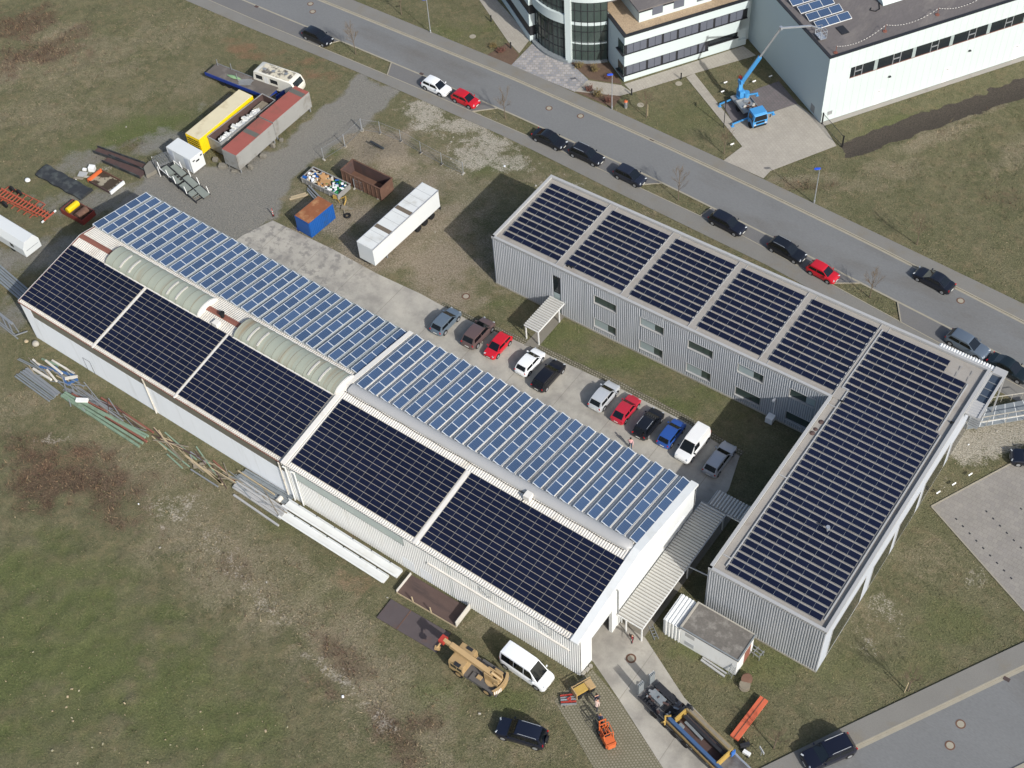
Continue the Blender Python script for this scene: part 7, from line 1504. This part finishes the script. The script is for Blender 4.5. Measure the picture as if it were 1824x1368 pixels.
COVERS = [(553, 7, 'upper manhole cover of the pair at the far end of the street'), (557, 21, 'lower manhole cover of the pair at the far end of the street'), (978, 193, 'left manhole cover in the street opposite the cobbles'), (1034, 207, 'right manhole cover in the street opposite the lawn'), (1711, 536, 'manhole cover in the street below the moving saloon'), (1711, 1290, 'manhole cover farther out in the side road'), (1692, 1328, 'manhole cover nearer the kerb side in the side road'), (830, 528, 'manhole cover in the gravel above the yard cars'), (1124, 1173, 'rusty ringed manhole cover before the hall gate'), (842, 65, 'pale manhole cover in the lawn near the far street lamp'), (1209, 149, 'pale manhole cover in the lawn under the office windows'), (1141, 187, 'pale manhole cover in the lawn beside the litter bin')]
for px, py, lab in COVERS:
    z = .021 if py not in (528, 65, 149, 187) else .0; rusty = py in (1173, 528); T = thing('manhole_cover', lab, 'manhole cover', (*G(px, py), z), 0, 'manhole covers')
    MB().cyl((0, 0, 0), (0, 0, .02), .5 if rusty else .46, 20).build('ring', M_['rust'] if py != 65 and py != 149 and py != 187 else M_['kerb'], T); MB().cyl((0, 0, .02), (0, 0, .026), .33, 18).build('lid', M_['kerb'], T)
for lab, px, py in (('kerb drain grate at the far end of the parking edge', 457, 12), ('kerb drain grate beside the white hatchback', 751, 132), ('kerb drain grate on the office side at the far lawn', 801, 91), ('kerb drain grate on the office side near the drive', 1162, 249), ('kerb drain grate on the field side', 1545, 429), ('kerb drain grate in the side road gutter', 1793, 1210)):
    o = MB().box(-.3, .3, -.2, .2, 0, .02).build('drain_grate', M_['rust_dark'], None); x, y = G(px, py); o.location = (x, y, .036); tag(o, lab, 'drain', 'drain grates along the kerbs')
for lab, px, py in (('white bay sign in the lawn left of the blue lorry, upper one', 1292, 151), ('white bay sign in the lawn behind the lorry, right one', 1343, 149), ('white bay sign in the lawn left of the blue lorry, lower one', 1287, 167), ('white bay sign in the shaded lawn by the white hall', 1372, 140), ('white bay sign at the lot edge farthest from the grey building', 1727, 849), ('white bay sign in the middle at the lot edge', 1698, 866), ('white bay sign at the lot edge nearest the grey building', 1670, 881), ('white sign lying at the drive corner of the lawn', 1304, 261)):
    T = thing('bay_sign', lab, 'sign', (*G(px, py), 0), R(62 if px < 1400 else 68), 'small white signs marking parking bays'); MB().bar((0, 0, 0), (0, 0, .45), .04).build('post', M_['galv'], T); MB().ob((0, 0, .42), (.52, .03, .16), 0, 0, 0, -.5).build('plate', M_['white_metal'], T)
T = thing('gate_fence', 'dark steel fence panel closing the strip beside the white hall', 'fence', (*G(1464, 221), 0), math.atan2(G(1500, 262)[1]-G(1464, 221)[1], G(1500, 262)[0]-G(1464, 221)[0])); d = math.hypot(G(1500, 262)[1]-G(1464, 221)[1], G(1500, 262)[0]-G(1464, 221)[0]); mb = MB()
for k in range(1, int(d/.25)): mb.bar((k*.25, 0, .1), (k*.25, 0, 1.7), .014)
mb.bar((0, 0, 1.7), (d, 0, 1.7), .05); mb.bar((0, 0, .15), (d, 0, .15), .05); mb.build('bars', M_['dark_metal'], T)
for x in (0, d): MB().bar((x, 0, 0), (x, 0, 1.85), .14).build('post', M_['black'], T)
# young bare street trees
def bare_tree(px, py, h, label, seed, spread=1.0, stake=False):
    r = random.Random(seed); T = thing('young_tree', label, 'tree', (*G(px, py), 0), r.uniform(0, 6)); lean = (r.uniform(-.15, .15), r.uniform(-.15, .15))
    P = [(lean[0]*t*t, lean[1]*t*t, h*.55*t) for t in (0, .35, .7, 1)]; mb = MB()
    for k in range(3): mb.cyl(P[k], P[k+1], .07-.014*k, 7, 0, .07-.014*(k+1))
    mb.build('trunk', M_['bark'], T); mb = MB(); top = Vector(P[-1])
    def grow(p, d, L, rad, lev):
        q = p+d*L; mb.cyl(p, q, rad*.8, 5, 0, rad*.45, caps=False)
        if lev == 0: return
        for k in range(4 if lev > 1 else 3):
            t = r.uniform(.35, 1.0); nd = (d+Vector((r.uniform(-.8, .8), r.uniform(-.8, .8), r.uniform(-.1, .5)))*.75).normalized(); grow(p+d*L*t, nd, L*r.uniform(.5, .75), rad*.55, lev-1)
    for k in range(7):
        z0 = r.uniform(.55, 1.0); p = Vector((lean[0]*z0*z0, lean[1]*z0*z0, h*.55*z0)); a = k*2.4; d = Vector((math.cos(a)*.55*spread, math.sin(a)*.55*spread, .8)).normalized(); grow(p, d, h*r.uniform(.2, .32), .026, 3)
    grow(top, Vector((0, 0, 1)), h*.3, .04, 3); mb.build('crown', M_['twig'], T)
    if stake: MB().bar((.35, 0, 0), (.3, 0, 1.9), .07).build('stake', M_['wood'], T)
for k, (px, py, h, lab) in enumerate(((634, 97, 5.2, 'bare young tree on the planted island by the far black estate'), (900, 211, 4.6, 'bare young tree on the island right of the red and white street cars'), (1151, 209, 4.2, 'slim bare tree on the lawn near the litter bin'), (1289.5, 274, 4.2, 'bare tree at the lawn corner by the lorry drive'), (1208, 357, 4.8, 'bare tree on the island past the row of three dark cars'), (1549, 530, 4.6, 'bare tree on the island below the red street car'), (1633, 436, 4.8, 'bare tree on the field side left of the moving saloon'), (715, 26, 5.0, 'bare tree at the top edge left of the far street lamp'), (1617, 1231, 4.4, 'multi-stemmed bare tree on the lawn above the side road'), (1378, 1333, 3.8, 'thin bare sapling on the lawn by the lower off-roader'))): bare_tree(px, py, h, lab, 11+k, .9, k in (2, 8))
def shrub(px, py, w_, h, label, seed, mt='twig'):
    r = random.Random(seed); T = thing('shrub', label, 'shrub', (*G(px, py), 0), 0, 'low shrubs in the mulch beds'); mb = MB(); ml = MB()
    for k in range(46):
        a = r.uniform(0, 6.283); d = Vector((math.cos(a)*r.uniform(.1, .9)*w_, math.sin(a)*r.uniform(.1, .9)*w_, h*r.uniform(.6, 1.1))); mb.cyl((0, 0, 0), tuple(d), .018, 4, 0, .006, False)
        for q in range(9):
            t = r.uniform(.45, 1.05); c = d*t+Vector((r.uniform(-.15, .15), r.uniform(-.15, .15), r.uniform(-.1, .1))); s = r.uniform(.05, .1); n = Vector((r.uniform(-1, 1), r.uniform(-1, 1), r.uniform(.1, 1))).normalized(); u = n.orthogonal().normalized()*s; v = n.cross(u)
            ml.face([tuple(c-u), tuple(c-v*.6), tuple(c+u), tuple(c+v*.6)])
    mb.build('stems', M_['twig'], T); ml.build('leaves', M_[mt], T)
M_['dry_leaf'] = mat('dry_shrub_leaf', (118, 104, 66), .8, v=.25, sc=3, fine=.2); M_['red_leaf'] = mat('reddish_shrub_leaf', (108, 72, 62), .8, v=.25, sc=3, fine=.2)
for k, (px, py, w_, h, mt, lab) in enumerate(((1032, 122, .9, .9, 'dry_leaf', 'straw-coloured shrub under the round glass front'), (1060, 128, .9, 1.0, 'dry_leaf', 'taller straw-coloured shrub beside the glass front'), (1085, 140, .8, .6, 'red_leaf', 'reddish low shrub under the blank office side wall'), (1050, 163, .9, .8, 'red_leaf', 'reddish shrub at the cobble edge of the street bed'), (1066, 172, .9, .9, 'dry_leaf', 'straw-coloured shrub in the middle of the street bed'), (1082, 182, .8, .7, 'red_leaf', 'reddish shrub in the street bed next to the lamp'), (892, 92, .9, .5, 'red_leaf', 'low reddish shrub in the bed left of the cobbles'), (878, 84, .8, .5, 'dry_leaf', 'low dry shrub in the bed left of the cobbles'))): shrub(px, py, w_, h, lab, 40+k, mt)
# people: one continuous skinned body each
def person(px, py, label, heading, top, legs, hair, bend=0.0, stride=0.25, arms=(0.2, -0.2), reach=0.0, shoes='black'):
    V, E_, RD = [], [], []
    def add(p, r, par=None):
        V.append(p); RD.append(r)
        if par is not None: E_.append((par, len(V)-1))
        return len(V)-1
    pel = add((0, 0, .95), .145); b = bend; sx = lambda d: math.sin(b)*d; cz = lambda d: math.cos(b)*d
    bel = add((sx(.18), 0, .95+cz(.18)), .14, pel); che = add((sx(.38), 0, .95+cz(.38)), .165, bel); nb = add((sx(.52), 0, .95+cz(.52)), .075, che); hd = add((sx(.62)+.02, 0, .95+cz(.63)), .085, nb); ht = add((sx(.74)+.03, 0, .95+cz(.75)), .1, hd); add((sx(.82)+.02, 0, .95+cz(.82)), .06, ht); add((sx(.70)+.14, 0, .95+cz(.69)), .02, ht)
    for s in (1, -1):
        st = stride*s; hp = add((0, s*.1, .88), .1, pel); kn = add((st*.5+.04, s*.11, .5), .07, hp); an = add((st, s*.11, .09), .045, kn); add((st+.17, s*.13, .04), .04, an)
        sh = add((sx(.46), s*.2, .95+cz(.46)), .07, che); sw = arms[0 if s > 0 else 1]; el = add((sx(.3)+sw*.8, s*.27, .95+cz(.2)+reach*.12), .046, sh); wr = add((sx(.25)+sw*1.6+.06+reach*.2, s*.25, .95+cz(-.02)+reach*.25), .034, el)
        pm_ = add((sx(.25)+sw*1.8+.09+reach*.24, s*.25, .95+cz(-.09)+reach*.27), .036, wr)
        for f in range(4): add((V[pm_][0]+.03+.012*f, V[pm_][1]+(f-1.5)*.024, V[pm_][2]-.085+.012*abs(f-1.4)), .009, pm_)
        add((V[wr][0]+.07, V[wr][1]-s*.045, V[wr][2]-.07), .01, wr)
    me = bpy.data.meshes.new('body'); me.from_pydata(V, E_, []); o = bpy.data.objects.new('body', me); SC.collection.objects.link(o); md = o.modifiers.new('skin', 'SKIN'); md.use_smooth_shade = True
    for k, r in enumerate(RD): me.skin_vertices[0].data[k].radius = (r, r)
    me.skin_vertices[0].data[0].use_root = True
    sb = o.modifiers.new('sub', 'SUBSURF'); sb.levels = 1; sb.render_levels = 1
    dg = bpy.context.evaluated_depsgraph_get(); m2 = bpy.data.meshes.new_from_object(o.evaluated_get(dg)); bpy.data.objects.remove(o)
    m2.materials.clear()
    for mm in (M_['skin'], top, legs, M_['black']): m2.materials.append(mm)
    for p in m2.polygons:
        c = p.center; t = (c.x*math.sin(b)+(c.z-.95)*math.cos(b))
        p.material_index = 3 if c.z < .11 else (2 if c.z < .97 and abs(c.y) < .2 and t < .04 else (1 if t < .5 and not (abs(c.y) > .2 and t < .06) else 0))
        p.use_smooth = True
    T = thing('person', label, 'person', (*G(px, py), .03), heading); bo = bpy.data.objects.new('body', m2); SC.collection.objects.link(bo); bo.parent = T
    mb = MB(); cx_, cz_ = sx(.76)+.015, .95+cz(.78)
    mb.loft([[(cx_+r*math.cos(a), r*math.sin(a), cz_+z) for a in np.linspace(0, 6.283, 11)[:-1]] for r, z in ((.108, -.03), (.112, .02), (.09, .075), (.03, .105))]); mb.build('hair', hair, T, smooth=R(60))
cl = lambda n, c: mat(n, c, .85, v=.08, sc=6, fine=.05)
HB = cl('dark_hair', (40, 32, 28)); HL = cl('fair_hair', (150, 120, 84))
person(1123, 798, 'man in pink shirt and jeans walking across the yard', R(-60), cl('pink_shirt', (216, 168, 168)), cl('blue_jeans', (70, 84, 104)), HB, stride=.32)
person(1126, 1141, 'person in dark top and red trousers bending by the gate', R(-80), cl('black_jacket', (44, 40, 44)), cl('red_trousers', (168, 32, 48)), HB, bend=.55, stride=.2, reach=.6)
person(1063, 1252, 'worker in blue overalls beside the yellow platform', R(150), cl('navy_jacket', (44, 48, 70)), cl('blue_overall', (50, 74, 140)), HB, stride=.2, reach=.8)
person(1062, 1266, 'worker in pale top bending between the platform and the forklift', R(100), cl('pale_shirt', (190, 168, 156)), cl('dark_trousers', (50, 52, 62)), HB, bend=.7, stride=.15, reach=.5)
person(1069, 1287, 'person in dark blue jacket standing in front of the forklift', R(120), cl('dark_blue_jacket', (52, 62, 92)), cl('grey_trousers', (62, 66, 80)), HL, stride=.1)
# ---------------------------------------------------------------- grass tufts, brambles, stones, litter
FOOT = [[(-.5, -.3), (76.6, -.3), (76.6, 20.6), (-.5, 20.6)], [(39.8, 36.1), (82.1, 36.5), (82.3, 12.3), (94.6, 12.4), (94.3, 48.5), (39.8, 48.2)], [loc2(WHO, -.5, -.3), loc2(WHO, 70, -.3), loc2(WHO, 70, 50), loc2(WHO, -.5, 50)], [loc2(OFF, -8.4, -.3), loc2(OFF, 20, -.3), loc2(OFF, 26, 40), loc2(OFF, -8.4, 40)], [(82, 8), (88.4, 8), (88.4, 11.5), (80.2, 11.5)]]
def sample(n, prob, seed):
    r = np.random.RandomState(seed); x, y = r.uniform(-62, 118, n), r.uniform(-40, 122, n)
    d = np.stack((x-CAM[0], y-CAM[1], np.full(n, -CAM[2])), -1); zc = d @ AX[2]; u, v = PW/2+FPX*(d @ AX[0])/zc, PH/2-FPX*(d @ AX[1])/zc
    ok = (u > -60) & (u < PW+60) & (v > -60) & (v < PH+60)
    i = np.clip(np.searchsorted(xs, x), 0, len(xs)-1); j = np.clip(np.searchsorted(ys, y), 0, len(ys)-1); k = j*len(xs)+i
    ok &= r.rand(n) < prob(k)
    for P in COVER+FOOT: ok &= ~in_poly(x, y, P)
    return x[ok], y[ok], gz[k][ok], k[ok], r
def tufts(name, n, prob, seed, hmin, hmax, wid, blades, mts, pick, spread):
    x, y, z, k, r = sample(n, prob, seed); m = len(x); V, mi = [], []
    for b in range(blades):
        a = r.uniform(0, 6.283, m); h = r.uniform(hmin, hmax, m); ww = wid*r.uniform(.6, 1.3, m); ox, oy = r.uniform(-spread, spread, m), r.uniform(-spread, spread, m); l = r.uniform(.2, 1.0, m)*h; a2 = r.uniform(0, 6.283, m)
        P0 = np.stack((x+ox-ww*np.cos(a), y+oy-ww*np.sin(a), z-.02), -1); P1 = np.stack((x+ox+ww*np.cos(a), y+oy+ww*np.sin(a), z-.02), -1); P2 = np.stack((x+ox+l*np.cos(a2), y+oy+l*np.sin(a2), z+h), -1)
        V.append(np.stack((P0, P1, P2), 1)); mi.append(pick(k, r))
    V = np.concatenate(V).reshape(-1, 3).astype(np.float32); mi = np.concatenate(mi).astype(np.int32); nf = len(mi); me = bpy.data.meshes.new(name)
    me.vertices.add(len(V)); me.vertices.foreach_set('co', V.ravel()); me.loops.add(nf*3); me.loops.foreach_set('vertex_index', np.arange(nf*3, dtype=np.int32)); me.polygons.add(nf); me.polygons.foreach_set('loop_start', np.arange(0, nf*3, 3, dtype=np.int32)); me.polygons.foreach_set('loop_total', np.full(nf, 3, np.int32)); me.polygons.foreach_set('material_index', mi)
    for q in mts: me.materials.append(q)
    me.update(calc_edges=True); o = bpy.data.objects.new(name, me); SC.collection.objects.link(o); return tag(o, kind='stuff')
gm = [mat('grass_green', (94, 95, 65), .9, v=.2, sc=.6, fine=.2), mat('grass_olive', (110, 104, 78), .9, v=.2, sc=.6, fine=.2), mat('grass_straw', (150, 137, 111), .9, v=.2, sc=.6, fine=.2), mat('grass_dark', (74, 73, 54), .9, v=.2, sc=.6, fine=.2)]
bare = np.clip(1-gravel*1.3-rubble*.8-shade_band*1.5-warm*.75, 0, 1)
def pick_grass(k, r):
    u = r.rand(len(k)); s = straw[k]*.5+.14; g = .3+lush[k]*.3; return np.where(u < s, 2, np.where(u < s+g, 0, np.where(u < s+g+.16, 3, 1)))
tag(tufts('grass', 190000, lambda k: bare[k]*.8, 5, .05, .16, .05, 2, gm, pick_grass, .12), 'short rough winter grass over the open ground', 'grass')
bm_ = [mat('bramble_brown', (92, 72, 58), .9, v=.25, sc=1, fine=.2), mat('bramble_dark', (62, 50, 42), .9, v=.25, sc=1, fine=.2), mat('bramble_straw', (138, 116, 90), .9, v=.25, sc=1, fine=.2)]
tag(tufts('brambles', 160000, lambda k: np.clip(bramble[k]*1.2-.25, 0, 1)*bare[k], 6, .15, .55, .035, 4, bm_, lambda k, r: r.choice([0, 0, 1, 2], len(k)), .3), 'brown bramble and dead weeds in dense patches', 'brambles')
tag(tufts('dead_weeds', 150000, lambda k: np.clip(straw[k]*1.2-.3, 0, 1)*bare[k]*(nA[k] > .42), 8, .12, .45, .035, 4, [gm[2], bm_[0], gm[1]], lambda k, r: r.choice([0, 0, 1, 2], len(k)), .25), 'straw-coloured dead weeds on rough ground', 'weeds')
def stones(name, n, prob, seed, s0, s1, mts):
    x, y, z, k, r = sample(n, prob, seed); mb = MB()
    for i in range(len(x)):
        s = r.uniform(s0, s1); a = r.uniform(0, 3); mb.ob((float(x[i]), float(y[i]), float(z[i])+s*.2), (s, s*r.uniform(.4, .9), s*.5), a, int(r.randint(len(mts))), r.uniform(-.4, .4))
    o = mb.build(name, mts); return tag(o, kind='stuff')
pale = np.clip(rubble*.9+.012+straw*.03, 0, 1)
tag(stones('loose_stones', 30000, lambda k: pale[k]*.13*np.clip(1-gravel[k], .1, 1), 21, .08, .26, [M_['concrete'], M_['kerb'], M_['wood_grey'], M_['white_wall']]), 'pale stones and crumbs of rubble on the ground', 'stones')
wild = np.zeros_like(gx)
for q in ((60, 1250, 10, 5, 0, 1), (180, 1310, 9, 4, 0, 1), (330, 1310, 10, 4, 0, .7), (20, 1200, 4, 4, 0, .8)): wild = np.maximum(wild, blob(*q))
tag(stones('pale_flower_clumps', 14000, lambda k: np.clip(wild[k]*1.2, 0, 1)*(nA[k] > .5), 22, .08, .24, [mat('pale_clump', (162, 156, 128), .9, v=.15), M_['wood']]), 'pale dry clumps dotted over the lower left meadow', 'clumps')
